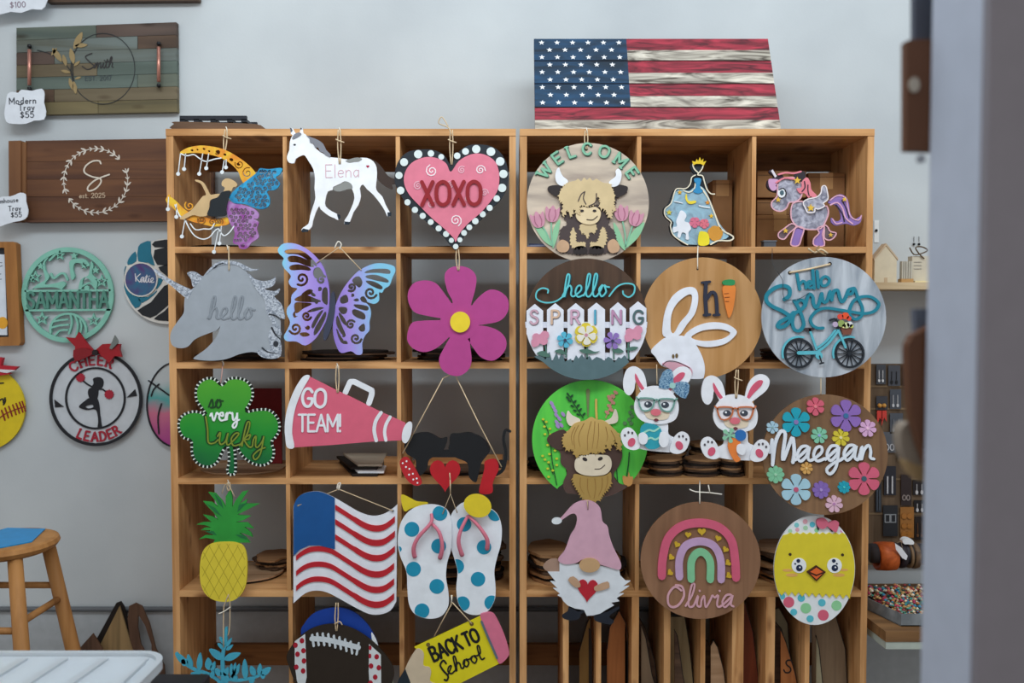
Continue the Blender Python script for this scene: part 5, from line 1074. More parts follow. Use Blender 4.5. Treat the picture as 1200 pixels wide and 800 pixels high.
# -- two bunnies with glasses
def bunny(label, cx, cy, glass, band, leye, item, rot=0, Y=-.07):
    """cx, cy = centre of the face in pixels"""
    t = sign('bunny_cutout_sign', label, 'hanging sign', cx, cy+30, Y, 'white bunnies with glasses')
    c_, s_ = cos(rot), sin(rot)
    def g(*p): return [(cx + p[i]*c_ - p[i+1]*s_, cy + p[i]*s_ + p[i+1]*c_) for i in range(0, len(p), 2)]
    w = paint('#e6e9f0', .45); ed = paint('#5a4a42'); pn = paint('#cf5a74')
    pl('folded_ear', [sm(g(-12,-18, -16,-36, -26,-44, -36,-40, -40,-26, -38,-14, -32,-10, -27,-16, -25,-26, -18,-14), 4)], w, Y, .006, par=t)
    pl('inner_ear', [sm(g(-14,-17, -20,-26, -26,-36, -25,-26, -17,-16), 3)], pn, Y-.0015, .0015, par=t)
    pl('upright_ear', [sm(g(11,-16, 15,-34, 24,-44, 34,-45, 40,-38, 37,-28, 28,-20, 16,-12), 4)], w, Y, .006, par=t)
    pl('inner_ear', [sm(g(13,-17, 18,-30, 26,-38, 32,-38, 30,-32, 22,-24, 15,-16), 3)], pn, Y-.0015, .0015, par=t)
    pl('head', [sm(g(-14,-19, 0,-22, 14,-18, 24,-6, 26,6, 22,17, 10,22, -8,22, -20,17, -26,6, -24,-7), 4)], w, Y-.003, .006, par=t)
    pl('body', [sm(g(-12,20, 12,20, 15,34, 24,40, 22,54, 8,55, -8,54, -20,52, -28,52, -26,42, -14,36), 4)], w, Y+.0015, .005, par=t)
    for sx in (-1, 1):
        f0 = sm([(-30, 28), (-22, 36), (-18, 50), (-26, 54), (-36, 50), (-41, 38), (-38, 30)], 3)
        ox = 0
        pl('foot', [g(*[v for p in f0 for v in ((p[0] if sx < 0 else -p[0]-1), p[1]+(3 if sx > 0 else 0))])], w, Y-.004, .005, par=t)
        q = g(sx*28, 45+(2 if sx > 0 else 0))[0]; pl('foot_pad', [circ(q[0], q[1], 4.2, 5.4, n=16, rot=-sx*.5)], pn, Y-.0055, .0015, par=t)
        for a, b in ((-36, 37), (-32, 33.5), (-27.5, 34)):
            q = g(-sx*a*1 if sx > 0 else a, b+(2.5 if sx > 0 else 0))[0]; pl('toe_pad', [circ(q[0], q[1], 1.2, 1.6, n=8)], paint('#4f4850'), Y-.0055, .0015, par=t)
    gl = paint(glass)
    for sx in (-1, 1):
        L = g(sx*3,-5, sx*6,-7, sx*19,-7, sx*21,-3, sx*17,7, sx*9,7, sx*4,2)
        pl('glasses_rim', st(sm(L, 2), 1.7, 1, closed=True), gl, Y-.009, .005, par=t)
        q = g(sx*10, 0)[0]; pl('eye', [circ(q[0], q[1], 4.6, 3.6, n=16)], paint('#3e4450'), Y-.0045, .0015, par=t)
        q = g(sx*10-1.3, -1)[0]; pl('eye_glint', [circ(q[0], q[1], 1.3, n=8)], M_white, Y-.0052, .0007, par=t)
    pl('glasses_bridge', st(g(-3,-5, 0,-6, 3,-5), 1.7, 0) + st(g(-21,-5, -24,-8), 1.7, 0) + st(g(21,-5, 24,-8), 1.7, 0), gl, Y-.009, .005, par=t)
    pl('muzzle', [sm(g(-14,8, -6,6, 0,8, 6,8, 15,9, 13,16, 2,18, -10,16), 3)], paint('#dccdb6'), Y-.005, .002, par=t)
    q = g(-.5, 9)[0]; pl('nose', [circ(q[0], q[1], 6, 4, n=18)], paint('#d9707e'), Y-.009, .004, par=t)
    pl('mouth', [sm(g(-3,18, 0,16, 3,18, 0,20), 2)], paint('#6f3640'), Y-.0062, .0012, par=t)
    if item == 'egg':
        pl('egg', [sm(g(-17,26, -10,22, 4,26, 8,38, 4,50, -8,52, -15,44, -18,34), 4)], paint('#2f9cae'), Y-.006, .0045, par=t, label='turquoise striped egg held to the chest')
        pl('egg_stripe', st(g(-15,34, -8,30, -2,31, 4,27), 2.2, 3) + st(g(-14,44, -6,39, 0,41, 7,36), 2.2, 3), paint('#9fd8c4'), Y-.007, .001, par=t)
        pl('paw', [sm(g(-20,36, -14,33, -9,38, -11,46, -18,46), 3), sm(g(6,32, 14,34, 15,46, 9,50, 4,44), 3)], w, Y-.009, .003, par=t)
        fb = speck('#3b6f9c', '#9cc0d8', 300)
        pl('bow', [sm(g(2,-20, 6,-38, 16,-42, 19,-28, 17,-20), 2), sm(g(17,-24, 30,-28, 38,-24, 34,-8, 22,-14), 2)], fb, Y-.005, .004, par=t, label='blue glitter bow')
        q = g(18, -23)[0]; pl('bow_knot', [circ(q[0], q[1], 3.6)], paint('#9cc9c4'), Y-.0075, .003, par=t)
    else:
        pl('carrot', [sm(g(-6,30, 4,30, 6,40, 2,48, 6,54, 0,57, -6,48, -9,38), 4)], paint('#e2803c'), Y-.006, .0045, par=t, label='orange carrot held to the chest')
        pl('carrot_leaf', petals(*g(-7, 26)[0], 9, 5, -2.4, .3), paint('#8ac4a4'), Y-.007, .004, par=t)
        pl('rosette', petals(*g(6, 26)[0], 6.6, 9, 0, .5), paint('#2b6bb0'), Y-.0075, .004, par=t, label='blue rosette at the neck')
        pl('paw', [sm(g(2,38, 8,36, 12,42, 9,49, 2,46), 3)], w, Y-.009, .003, par=t)
    return t
tb = bunny('white bunny sign with green glasses, blue bow and turquoise egg', 769.5, 474, '#6f9c92', None, None, 'egg', .03, Y=-.085)
cord(tb, [(769.5, 427, -.05), (770, 450)], -.083, r=.0014, smooth=1)
tb = bunny('white bunny sign with orange glasses holding an orange carrot', 862, 484, '#c07048', None, None, 'carrot', 0, Y=-.08)
hang(tb, 864, 433, 862.5, 466, -.083)
pl('hanging_hole', [circ(862.5, 466, 1)], M_burn, -.0838, .0008, par=tb)

# -- round name sign with flowers
t = disc_sign('flower_name_sign', 'round brown sign with white script name among twelve coloured flowers', 967, 532.5, 73.5, -.062, wood('#8a6a4d', '#735640', 'z', scale=.7, knots=False), 70.5)
C = Z(880, 445, 4.706); Y = -.062; s = 4.706
ws = paint('#dfe6f0', .45)
Mm = st(C(105,400, 118,330, 120,470), 3.4, 0) + st(C(120,465, 135,350, 165,285, 190,300, 178,400, 180,440, 215,350, 232,320, 240,400, 232,455), 4.0, 4)
name_l = Mm + curs('aegan', 34, line(880+245/s, 445+450/s, -1.2, .12, 1.12), 3.2, 5)
pl('script_backing', [[(p[0]+.8, p[1]+1.2) for p in l] for l in name_l], paint('#4a3528'), Y-.0015, .0015, par=t)
pl('script_name', name_l, ws, Y-.008, .005, par=t, label='white raised script name')
for x, y, r, n, c, cc in ((250,233,80,6,'#1f9fb5','#8c78b4'), (525,198,88,6,'#8a68b4','#3c6f9c'), (357,147,50,6,'#d05f74','#e0848c'), (120,262,34,6,'#a6c8da','#8aa'), (378,306,46,7,'#7fc2a4','#9ad'), (497,318,48,7,'#d2c23c','#e8e0b0'), (645,268,48,7,'#d2a6cc','#e8c0d8'), (137,522,48,8,'#7fc29c','#a6d8b8'), (308,487,34,7,'#d2a25c','#e8c88c'), (250,605,85,6,'#a4cbdc','#c05a78'), (388,607,48,8,'#8468b4','#a890cc'), (515,592,34,8,'#1f9fb5','#5cc'), (625,545,90,6,'#d05f7a','#3c5f6c'), (460,685,48,7,'#dcb4c8','#b884b4')):
    pl('flower', petals(880+x/s, 445+y/s, r/s*1.0, n, -pi/2, .37 if n == 6 else .31) + [circ(880+x/s, 445+y/s, r/s*.2, n=12)], paint(c), Y-.006, .006, par=t)
    cc = '#' + ''.join(ch*2 for ch in cc[1:]) if len(cc) == 4 else cc
    pl('flower_centre', [circ(880+x/s, 445+y/s, r/s*.16, n=12)], paint(cc), Y-.0085, .0025, par=t)
cord(t, [(962, 443, -.05), (962, 452), (962, 462)], Y-.002, r=.0014)
# ================================================================ hanging signs, row 4
# -- pineapple
t = sign('pineapple_sign', 'yellow pineapple sign with a green spiky crown', 'hanging sign', 262, 660, -.03)
C = Z(190, 560, 5); Y = -.03; s = 5
crown = C(400,60, 412,120, 410,170, 430,130, 470,80, 505,72, 475,115, 455,150, 500,120, 490,150, 570,150, 500,185, 440,215, 520,222, 480,245, 430,258, 500,260, 535,295, 480,285, 520,320, 530,345, 480,325, 450,320, 490,345, 515,378, 450,378, 300,378, 310,360, 260,350, 215,358, 250,335, 300,335, 280,305, 225,305, 250,290, 290,290, 250,275, 200,272, 240,258, 290,258, 240,215, 290,225, 330,245, 300,200, 270,170, 240,135, 290,140, 330,170, 310,130, 270,82, 310,88, 350,130, 372,170, 372,110)
pl('leaf_crown', [crown], paint('#2b8f38', .55, .12, scale=20), Y, .006, par=t)
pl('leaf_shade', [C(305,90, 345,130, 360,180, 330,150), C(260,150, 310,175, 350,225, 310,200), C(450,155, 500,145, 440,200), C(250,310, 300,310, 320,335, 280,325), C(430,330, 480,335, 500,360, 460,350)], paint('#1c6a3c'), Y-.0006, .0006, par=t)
pl('fruit', [sm(C(300,380, 360,373, 430,376, 475,400, 495,460, 497,560, 485,640, 450,695, 400,722, 330,722, 270,695, 232,640, 220,560, 228,460, 255,405), 4)], paint('#d6c43c', .6, .04), Y-.003, .007, par=t)
import itertools
dl = []
for k in range(-2, 9):
    a = st([(190+(225+k*45)/s, 560+720/s), (190+(225+k*45+150)/s, 560+390/s)], .5, 0); b = st([(190+(225+k*45)/s, 560+390/s), (190+(225+k*45+150)/s, 560+720/s)], .5, 0)
def clipin(x, y): return ((x-360)/128.)**4 + ((y-548)/165.)**4 < 1
for k in range(-6, 10):
    for sg in (1, -1):
        pts = []
        for j in range(41):
            y = 385 + j*8.3; x = 360 + (k-2)*55 + sg*(y-550)*.55
            if clipin(x, y): pts.append((190+x/s, 560+y/s))
        if len(pts) > 4: dl += st([pts[0], pts[-1]], .5, 0)
pl('score_lines', dl, paint('#a8982c'), Y-.0034, .0004, par=t)
hang(t, 268, 565, 268, 575, Y, tails=False); cord(t, [(260, 578), (266, 566), (275, 582)], Y-.003, r=.0012); hook(t, 267, 562.5, 0, M_wcord)

# -- waving flag
t = sign('waving_flag_sign', 'wavy flag sign with plain blue corner and red and white stripes', 'hanging sign', 404, 650, -.04)
C = Z(330, 560, 4.706); Y = -.04; s = 4.706
top = cr(C(65,155, 90,105, 140,80, 200,75, 250,90, 300,115, 360,150, 430,190, 500,210, 560,200, 610,170, 638,145), 3)
bot = cr(C(632,680, 600,730, 540,752, 480,748, 400,710, 320,665, 250,630, 190,620, 130,635, 65,690), 3)
pl('board', [top + bot], paint('#dde2ec', .45), Y, .006, par=t)
def band(xa, xb, yoff, th=6.2):
    """wave stripe: same wave as the top edge, moved down"""
    base = lambda x: None
    pts = []
    return pts
wave = cr([(60,455), (95,415), (150,385), (210,378), (270,390), (330,425), (400,470), (460,505), (510,520), (560,515), (600,490), (640,455)], 4)
def wy(x):
    for i in range(len(wave)-1):
        if wave[i][0] <= x <= wave[i+1][0]: u = (x-wave[i][0])/(wave[i+1][0]-wave[i][0]); return wave[i][1]*(1-u)+wave[i+1][1]*u
def stripe(xa, xb, dy, hw=14):
    n = 26; up = []; dn = []
    for k in range(n+1):
        x = xa + (xb-xa)*k/n; y = wy(x) + dy; h = hw + (3 if x > 400 else 0)
        up.append((330+x/s, 560+(y-h)/s)); dn.append((330+x/s, 560+(y+h)/s))
    pl('red_stripe', [up + dn[::-1]], paint('#b3222e', .45), Y-.003, .003, par=t)
for dy in (12, 97, 182-3): stripe(80, 620, dy)
for dy in (-242, -162, -78): stripe(296, 624, dy+ (0))
pl('blue_canton', [[(330+66/s, 560+155/s)] + [p for p in top if p[0] <= 330+292/s and p[0] > 330+66/s] + C(292,112, 293,392, 260,385, 210,372, 150,372, 100,395, 66,430)], paint('#15508e', .45), Y-.004, .004, par=t)
for x, y in ((90,152), (613,182)): pl('eyelet', [circ(330+x/s, 560+y/s, 1.3)], paint('#6b7078'), Y-.0046, .0046, par=t)
cord(t, [(330+90/s, 560+152/s, Y-.005), (397, 573, -.02), (330+613/s, 560+180/s, Y-.005)], Y, smooth=1, r=.0015); cord(t, [(395, 573), (396, 567), (399, 566), (397, 574)], -.024, name='hook', mat=M_wcord); cord(t, [(397, 568, -.002), (397, 574, -.022)], -.02, smooth=1, mat=M_wcord)

# -- flip flops
t = sign('flip_flop_sign', 'pair of white flip flops sign with blue dots and pink straps', 'hanging sign', 527, 660, -.06)
C = Z(455, 570, 4.706); Y = -.05
L1 = sm(C(150,115, 210,100, 270,102, 320,125, 345,175, 350,260, 345,350, 325,420, 318,500, 332,590, 330,660, 290,715, 220,728, 150,705, 115,650, 105,560, 100,470, 65,380, 52,300, 65,210, 100,150), 4)
L2 = sm(C(345,160, 400,95, 460,90, 540,110, 600,150, 625,220, 622,310, 598,400, 585,470, 592,560, 585,630, 545,690, 480,708, 420,690, 385,640, 375,560, 382,470, 365,400, 348,340, 340,250), 4)
sole = paint('#dfe6ee', .45); bd = paint('#1c8cae', .5)
pl('sole', [L1], sole, Y, .006, par=t); pl('sole', [L2], sole, Y+.0062, .006, par=t)
M_in = None
def dotin(x, y, r, loop, yy):
    """blue dot kept inside the sole outline"""
    c = circ(455+x/4.706, 570+y/4.706, r/4.706, n=28); inn = inset(loop, .35)
    def inside(p):
        k = False
        for i in range(len(inn)):
            a, b = inn[i-1], inn[i]
            if (a[1] > p[1]) != (b[1] > p[1]) and p[0] < (b[0]-a[0])*(p[1]-a[1])/(b[1]-a[1]) + a[0]: k = not k
        return k
    out = []
    cxp = (455+x/4.706, 570+y/4.706); ok = inside(cxp)
    for p in c:
        if inside(p): out.append(p)
        elif ok:
            lo, hi = 0, 1
            for _ in range(10):
                m = (lo+hi)/2
                if inside((cxp[0]+(p[0]-cxp[0])*m, cxp[1]+(p[1]-cxp[1])*m)): lo = m
                else: hi = m
            out.append((cxp[0]+(p[0]-cxp[0])*lo, cxp[1]+(p[1]-cxp[1])*lo))
    if len(out) > 2: pl('blue_dot', [out], bd, yy-.0008, .0008, par=t)
for x, y in ((285,147), (130,235), (278,328), (139,455), (268,550), (186,685), (58,345)): dotin(x, y, 41 if x != 58 else 16, L1, Y)
for x, y in ((418,208), (528,334), (378,440), (495,510), (410,645), (570,640), (590,150)): dotin(x, y, 40, L2, Y+.0062)
ps = paint('#cf7488')
for pts in (((238,150), (235,200), (165,280), (140,340), (146,388)), ((235,200), (280,250), (298,330), (285,395)), ((440,160), (400,240), (388,310), (408,380)), ((440,160), (500,220), (545,290), (545,345))):
    q = cr([(455+x/4.706, 570+y/4.706) for x, y in pts], 4)
    n = len(q); w_ = [tuple(W(p[0], p[1], Y - .004 - .012*sin(pi*i/(n-1)))) for i, p in enumerate(q)]
    tube('strap', w_, [.0045 + .0022*i/(n-1) for i in range(n)], ps, t)
cord(t, [(455+300/4.706, 570+150/4.706), (455+343/4.706, 570+40/4.706), (455+380/4.706, 570+145/4.706)], Y-.003, smooth=1, r=.0016); cord(t, [(527.8, 579), (527.6, 562)], Y-.002, smooth=1); cord(t, [(527.6, 562, Y-.002), (527, 554, -.042)], Y, smooth=1)
pl('yellow_bead', [sm(Z(455, 430, 4.444)(68,665, 110,680, 150,700, 205,705, 190,722, 120,735, 88,752, 72,720), 3), ], paint('#d8c22c'), -.0255, .005, par=[o for o in bpy.data.objects if o.name == 'sweetheart_sign'][0], label='yellow curved plate below the black sign')
pl('yellow_bead', [circ(455+465/4.444, 430+722/4.444, 16.5, 13.5, n=30, rot=.3)], paint('#d8c22c'), -.068, .005, par=[o for o in bpy.data.objects if o.name == 'sweetheart_sign'][0], label='yellow oval plate below the red plate')

# -- gnome
t = sign('gnome_sign', 'gnome sign with pink pointed hat and white beard holding a red heart', 'hanging sign', 688, 690, -.035)
C = Z(610, 570, 4.706); Y = -.035; s = 4.706
bt = paint('#20252f', .4)
pl('boot', [sm(C(230,710, 260,688, 270,665, 320,690, 352,670, 355,690, 330,705, 325,728, 280,738, 240,728))], bt, Y+.002, .005, par=t); pl('boot', [sm(C(405,715, 430,700, 480,690, 530,665, 545,672, 490,715, 515,742, 495,760, 450,752, 412,738))], bt, Y+.002, .005, par=t)
pl('beard', [C(215,415, 330,430, 440,435, 545,458, 550,490, 580,520, 606,520, 565,550, 600,548, 540,590, 570,590, 530,615, 545,632, 500,640, 515,655, 470,680, 440,700, 400,710, 365,712, 350,680, 300,672, 260,655, 235,630, 225,610, 205,600, 218,590, 180,560, 205,562, 165,522, 195,525, 150,470, 215,470)], paint('#d5dce4', .55), Y, .006, par=t)
pl('mitten', [sm(C(125,435, 160,402, 205,400, 218,430, 215,465, 180,470, 140,462))], paint('#a08474'), Y+.0035, .004, par=t)
pl('hat', [sm(C(235,160, 290,100, 350,75, 400,82, 440,120, 452,190, 480,220, 490,270, 515,340, 550,410, 555,445, 540,458, 490,445, 430,425, 390,400, 340,402, 310,420, 250,428, 215,415, 210,395, 245,350, 275,270, 300,230, 312,180, 300,150, 270,155, 220,190, 205,190), 4)], paint('#c99fb2', .6), Y-.004, .006, par=t)
pl('pompom', [circ(610+200/s, 570+190/s, 6, 3.8, n=20, rot=-.1)], paint('#d8dfe4'), Y-.006, .008, par=t)
pl('nose', [circ(610+381/s, 570+434/s, 12.2, 8.4, n=30)], paint('#bd9a72'), Y-.009, .005, par=t)
pl('heart', [heart(610+370/s, 570+566/s, 24, 27, .05)], paint('#b02432'), Y-.003, .003, par=t)
pl('hand', [sm(C(262,515, 290,495, 325,525, 330,552, 300,555), 2)], paint('#b8967a'), Y-.005, .002, par=t); pl('hand', [sm(C(405,560, 420,545, 480,523, 490,545, 485,560, 420,578), 2)], paint('#b8967a'), Y-.005, .002, par=t)
cord(t, [(689, 587), (689, 597)], Y-.006, r=.0012, smooth=1, mat=paint('#7b5c50'))

# -- rainbow name sign
t = disc_sign('rainbow_sign', 'round brown sign with pink lilac and green rainbow above a pink script name', 821, 656.5, 70.3, -.04, wood('#916c52', '#7d5b44', 'z', scale=.7, knots=False), 68.5)
C = Z(740, 560, 4.706); Y = -.04; s = 4.706
for pts, w, c in (((168,540, 172,450, 200,340, 270,270, 375,248, 480,270, 550,340, 572,450, 577,550), 9.6, '#cb5c78'), ((265,545, 265,450, 300,375, 380,350, 455,375, 492,450, 495,560), 8.8, '#bb9bc0'), ((330,558, 330,470, 350,425, 383,408, 415,425, 436,470, 435,560), 8.6, '#7fc094')):
    pl('rainbow_band', st(C(*pts), w, 5), paint(c, .5), Y-.006, .006, par=t)
for x, y, r, k in ((213,522,.9,1), (220,437,.7,1), (252,367,.5,1), (313,313,.1,1), (388,295,0,1.3), (479,333,.3,1), (519,394,.6,1), (533,468,1.,1), (537,538,1.,1)):
    pl('gold_heart', [heart(740+x/s, 560+y/s, 7.4*k, 6.6*k, r)], paint('#c9a634', .3), Y-.004, .004, par=t)
ol = st(C(275,620, 240,600, 205,640, 203,690, 225,712, 260,700, 290,650, 280,600, 245,592), 2.4, 4) + curs('livia', 28, line(740+298/s, 560+712/s, 0, .16, 1.08), 2.1, 5)
pl('script_name', ol, paint('#cfa0ac'), Y-.003, .003, par=t, label='pink script name')
cord(t, [(820, 563, -.002), (820, 575), (820, 590)], Y-.002, r=.0018, mat=M_wcord); cord(t, [(808, 573), (815, 576), (830, 577), (846, 579)], Y-.003, name='cord_tail', mat=M_wcord); cord(t, [(830, 568), (832, 578)], Y-.004, smooth=1, name='cord_tail', mat=M_wcord)

# -- chick egg
t = sign('chick_egg_sign', 'yellow chick face egg sign with dotted white shell and pink bow', 'hanging sign', 954, 668, -.04)
C = Z(880, 590, 5); Y = -.04; s = 5
egg = [(954.5 + 47.5*cos(a)*(1 - .03*sin(a)), 668 + 64*sin(a)) for a in [2*pi*k/72 for k in range(72)]]
pl('shell', [egg], paint('#dfe5ea', .45), Y, .006, par=t)
zt = [(x, 170 + (10 if k % 2 else -2) + (2 if x > 500 else 0)) for k, x in enumerate(range(195, 590, 19))]
zb_ = [(x, 530 + (18 if k % 2 else -8) + (x-360)*.05) for k, x in enumerate(range(160, 600, 20))]
ein = inset(egg, .5)
left = [p for p in ein if 590+175/s < p[1] < 590+525/s and p[0] < 954]; right = [p for p in ein if 590+175/s < p[1] < 590+535/s and p[0] > 954]
left.sort(key=lambda p: p[1]); right.sort(key=lambda p: p[1])
zt = [p for p in zt if 205 < p[0] < 560]; zb_ = [p for p in zb_ if 150 < p[0] < 585]
pl('face', [C(*[v for p in zt for v in p]) + right + C(*[v for p in zb_[::-1] for v in p]) + left[::-1]], paint('#d8c832', .5, .04), Y-.003, .003, par=t)
def egin(x, y, r): return [(px, py) for px, py in circ(880+x/s, 590+y/s, r/s, n=20) if ((px-954.5)/47)**2 + ((py-668)/63.4)**2 < 1]
for x, y, r, c in ((182,542,19,'#56b6c8'), (222,577,32,'#cf5f78'), (295,553,22,'#56b6c8'), (322,612,31,'#8ccb98'), (416,580,22,'#56b6c8'), (502,597,30,'#8ccb98'), (251,635,20,'#56b6c8'), (347,674,21,'#56b6c8'), (424,653,32,'#cf5f78'), (268,125,14,'#7cc4c8'), (318,105,14,'#dca6b4'), (320,142,14,'#a8d4b0'), (360,122,16,'#56b6c8'), (272,152,12,'#dca6b4'), (385,155,13,'#8ccb98'), (230,160,12,'#a8d4b0'), (535,158,12,'#d48ac0')):
    pl('shell_dot', [egin(x, y, r)], paint(c), Y-.0008 if r > 18 or y > 400 else Y-.0008, .0008, par=t)
nvy = paint('#1d2a48')
for ex in (282, 490):
    pl('eye', [circ(880+ex/s, 590+362/s, 8.6, 8.8, n=24)], paint('#e6ebf0'), Y-.0045, .0015, par=t)
    pl('pupil', [circ(880+(ex+2)/s, 590+377/s, 3.8, n=16), circ(880+(ex-4)/s, 590+335/s, 2.2, n=12), circ(880+(ex-22 if ex < 400 else ex+14)/s, 590+352/s, 1.1, n=8)], nvy, Y-.0055, .001, par=t)
    pl('eye_glint', [circ(880+(ex+5)/s, 590+373/s, 1., n=8)], M_white, Y-.006, .0005, par=t)
pl('brow_spot', [circ(880+230/s, 590+297/s, 1.7), circ(880+537/s, 590+300/s, 1.7)], paint('#3c2c1c'), Y-.004, .001, par=t)
pl('cheek', [circ(880+215/s, 590+390/s, 6, 1.6), circ(880+240/s, 590+418/s, 7, 2), circ(880+515/s, 590+418/s, 7, 2), circ(880+545/s, 590+388/s, 5, 1.4)], paint('#dba860'), Y-.0035, .0005, par=t)
pl('beak', [C(328,400, 385,362, 440,400, 384,455)], paint('#432416'), Y-.008, .005, par=t)
pl('beak_face', [C(348,400, 385,375, 422,400, 384,415), C(350,412, 384,426, 418,412, 384,444)], paint('#d8622c'), Y-.0095, .0015, par=t)
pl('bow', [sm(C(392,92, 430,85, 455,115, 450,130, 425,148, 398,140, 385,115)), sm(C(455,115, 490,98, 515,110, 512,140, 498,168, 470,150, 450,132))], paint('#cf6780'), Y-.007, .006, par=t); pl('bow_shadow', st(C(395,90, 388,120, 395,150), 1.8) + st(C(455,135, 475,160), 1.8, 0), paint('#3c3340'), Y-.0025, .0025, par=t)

# ================================================================ row 5
t = sign('blue_coral_sign', 'blue branching sprig sign with pointed leaves hanging lowest at the left', 'hanging sign', 262, 800, -.03)
C = Z(190, 690, 7.27); Y = -.03; bl2 = paint('#46a5c0', .5)
def leaf(x0, y0, x1, y1, w):
    w *= 1.3
    a = Z(190, 690, 7.27)(x0,y0)[0]; b = Z(190, 690, 7.27)(x1,y1)[0]; dx, dy = b[0]-a[0], b[1]-a[1]; h = math.hypot(dx, dy); n = (-dy/h*w, dx/h*w)
    return sm([a, (a[0]+dx*.3+n[0], a[1]+dy*.3+n[1]), (a[0]+dx*.7+n[0]*.8, a[1]+dy*.7+n[1]*.8), b, (a[0]+dx*.7-n[0]*.8, a[1]+dy*.7-n[1]*.8), (a[0]+dx*.3-n[0], a[1]+dy*.3-n[1])], 3)
pl('stem', st(C(545,335, 540,450, 515,560, 515,700, 520,860), 3.2, 3, w2=5) + st(C(120,550, 200,640, 280,690, 400,730, 500,800), 3, 3) + st(C(520,760, 620,780, 720,770, 820,740, 900,680), 3, 3), bl2, Y, .006, par=t)
for a in ((545,480,485,410,1.6), (545,490,590,420,1.6), (540,520,470,465,1.6), (545,520,600,480,1.6), (515,600,400,515,3), (525,600,665,552,3), (315,700,320,545,2.4), (250,680,215,560,2.2), (200,640,110,548,2.4), (215,650,165,600,3), (400,690,385,590,3), (420,700,445,620,2), (500,740,450,680,2.4), (530,740,560,670,2.4), (600,760,585,640,2), (620,740,655,640,2), (610,740,620,630,1.6), (710,770,698,600,2.6), (790,740,750,660,2.4), (830,740,830,640,2.2), (840,730,925,675,2.8), (840,750,880,740,2), (620,790,600,720,3), (560,800,500,700,3), (330,720,240,720,1.6), (420,760,435,690,2), (740,790,790,770,2.4)):
    pl('leaf', [leaf(*a)], bl2, Y-.0005, .006, par=t)
cord(t, [(268, 696), (264, 706), (262, 716), (262, 758)], Y-.003); cord(t, [(268, 696), (269.5, 708), (269, 735), (267, 745)], Y-.002, r=.0016); cord(t, [(256, 719), (263, 716), (270, 711)], Y-.006, name='cord_tail', mat=M_wcord)

t = sign('football_sign', 'dark brown football sign with white laces and red dotted end bands', 'hanging sign', 395, 770, -.035)
C = Z(330, 690, 7.27); Y = -.035; s = 7.27
pl('board', [sm(C(45,560, 110,450, 200,370, 300,320, 430,298, 560,320, 700,390, 830,500, 920,610, 955,700, 940,800, 850,950, 700,1060, 500,1120, 300,1060, 160,900, 60,650), 4)], paint('#2c241d', .5), Y, .006, par=t)
bs = lambda pts: pl('end_band', [C(*pts)], paint('#cfd6da', .5), Y-.002, .002, par=t)
bs((112,445, 200,383, 213,750, 180,920, 130,780, 112,640)); bs((745,470, 845,560, 850,900, 760,990, 742,700))
for x, y in ((173,440), (118,478), (186,525), (135,555), (190,612), (125,665), (183,697), (810,577), (762,655), (828,670), (797,750), (757,800)): pl('red_dot', [circ(330+x/s, 690+y/s, 2.7, 3.1, n=14)], paint('#a31c30'), Y-.0028, .0008, par=t)
for x, y in ((750,500), (748,570)): pl('red_dot', [circ(330+x/s+.6, 690+y/s, 1.7, 2.8, n=12)], paint('#a31c30'), Y-.0028, .0008, par=t)
lc = st(C(255,425, 360,430, 480,455, 655,500), 5.4, 3)
for x, y in ((265,440), (308,430), (355,430), (402,435), (450,450), (497,462), (545,480), (593,500), (648,510)):
    h = 48 if 300 < x < 640 else 46
    lc += st([(330+(x-6)/s, 690+(y-h)/s), (330+(x+8)/s, 690+(y+h)/s)], 2.6, 0) if x < 600 else st([(330+(x+8)/s, 690+(y-h)/s), (330+(x-10)/s, 690+(y+h)/s)], 2.6, 0)
pl('laces', lc, paint('#c9d3da', .5), Y-.004, .004, par=t)
hang(t, 395, 706, 394, 739, Y-.001, tails=False); cord(t, [(392, 731), (398, 728), (401, 732)], Y-.005, name='cord_tail')
t = sign('blue_cap_sign', 'plain dark blue round sign hanging behind the brown football', 'hanging sign', 395, 760, -.02)
pl('board', [sm(Z(330, 690, 7.27)(165,390, 190,300, 270,210, 400,165, 530,165, 640,210, 730,300, 790,400, 820,480, 815,540, 780,760, 500,900, 200,760), 4)], paint('#143c94', .5), -.022, .005, par=t)
pl('white_rim', [sm(Z(330, 690, 7.27)(765,370, 800,420, 825,500, 800,510, 775,460))], M_white, -.0235, .002, par=t)
t = sign('green_tag_board', 'small pale board tip showing at the lower right of the football', 'hanging sign', 455, 800, -.02)
pl('board', [Z(330, 690, 7.27)(850,850, 945,740, 960,900)], paint('#b9bfae'), -.024, .004, par=t)

t = sign('pencil_sign', 'tilted yellow pencil sign lettered BACK TO School with pink eraser', 'hanging sign', 535, 765, -.045)
C = Z(455, 700, 7.06); Y = -.05; s = 7.06
yl = paint('#d9cd1e', .5, .04)
pl('shaft', [C(215,410, 760,155, 920,545, 600,706, 380,810, 340,690, 290,560, 285,470)], yl, Y, .006, par=t)
pl('wood_tip', [sm(C(140,590, 225,435, 270,430, 295,470, 290,560, 340,575, 355,620, 345,690, 400,720, 380,800, 200,745, 165,680), 3)], paint('#c9b9a0', .6), Y-.002, .007, par=t)
pl('lead', [C(140,590, 175,680, 200,745, 120,800, 60,780, 80,690)], paint('#1e2a33', .5), Y-.003, .007, par=t)
pl('eraser', [sm(C(760,155, 800,128, 850,125, 890,160, 960,310, 998,440, 990,490, 920,548, 880,450, 820,300), 3)], paint('#d0708c', .5), Y-.002, .008, par=t)
pl('ferrule', st(C(772,200, 830,340, 900,500), 2.6, 0), paint('#6f7f8c', .35, .05, .5), Y-.004, .003, par=t)
ink = paint('#15171a')
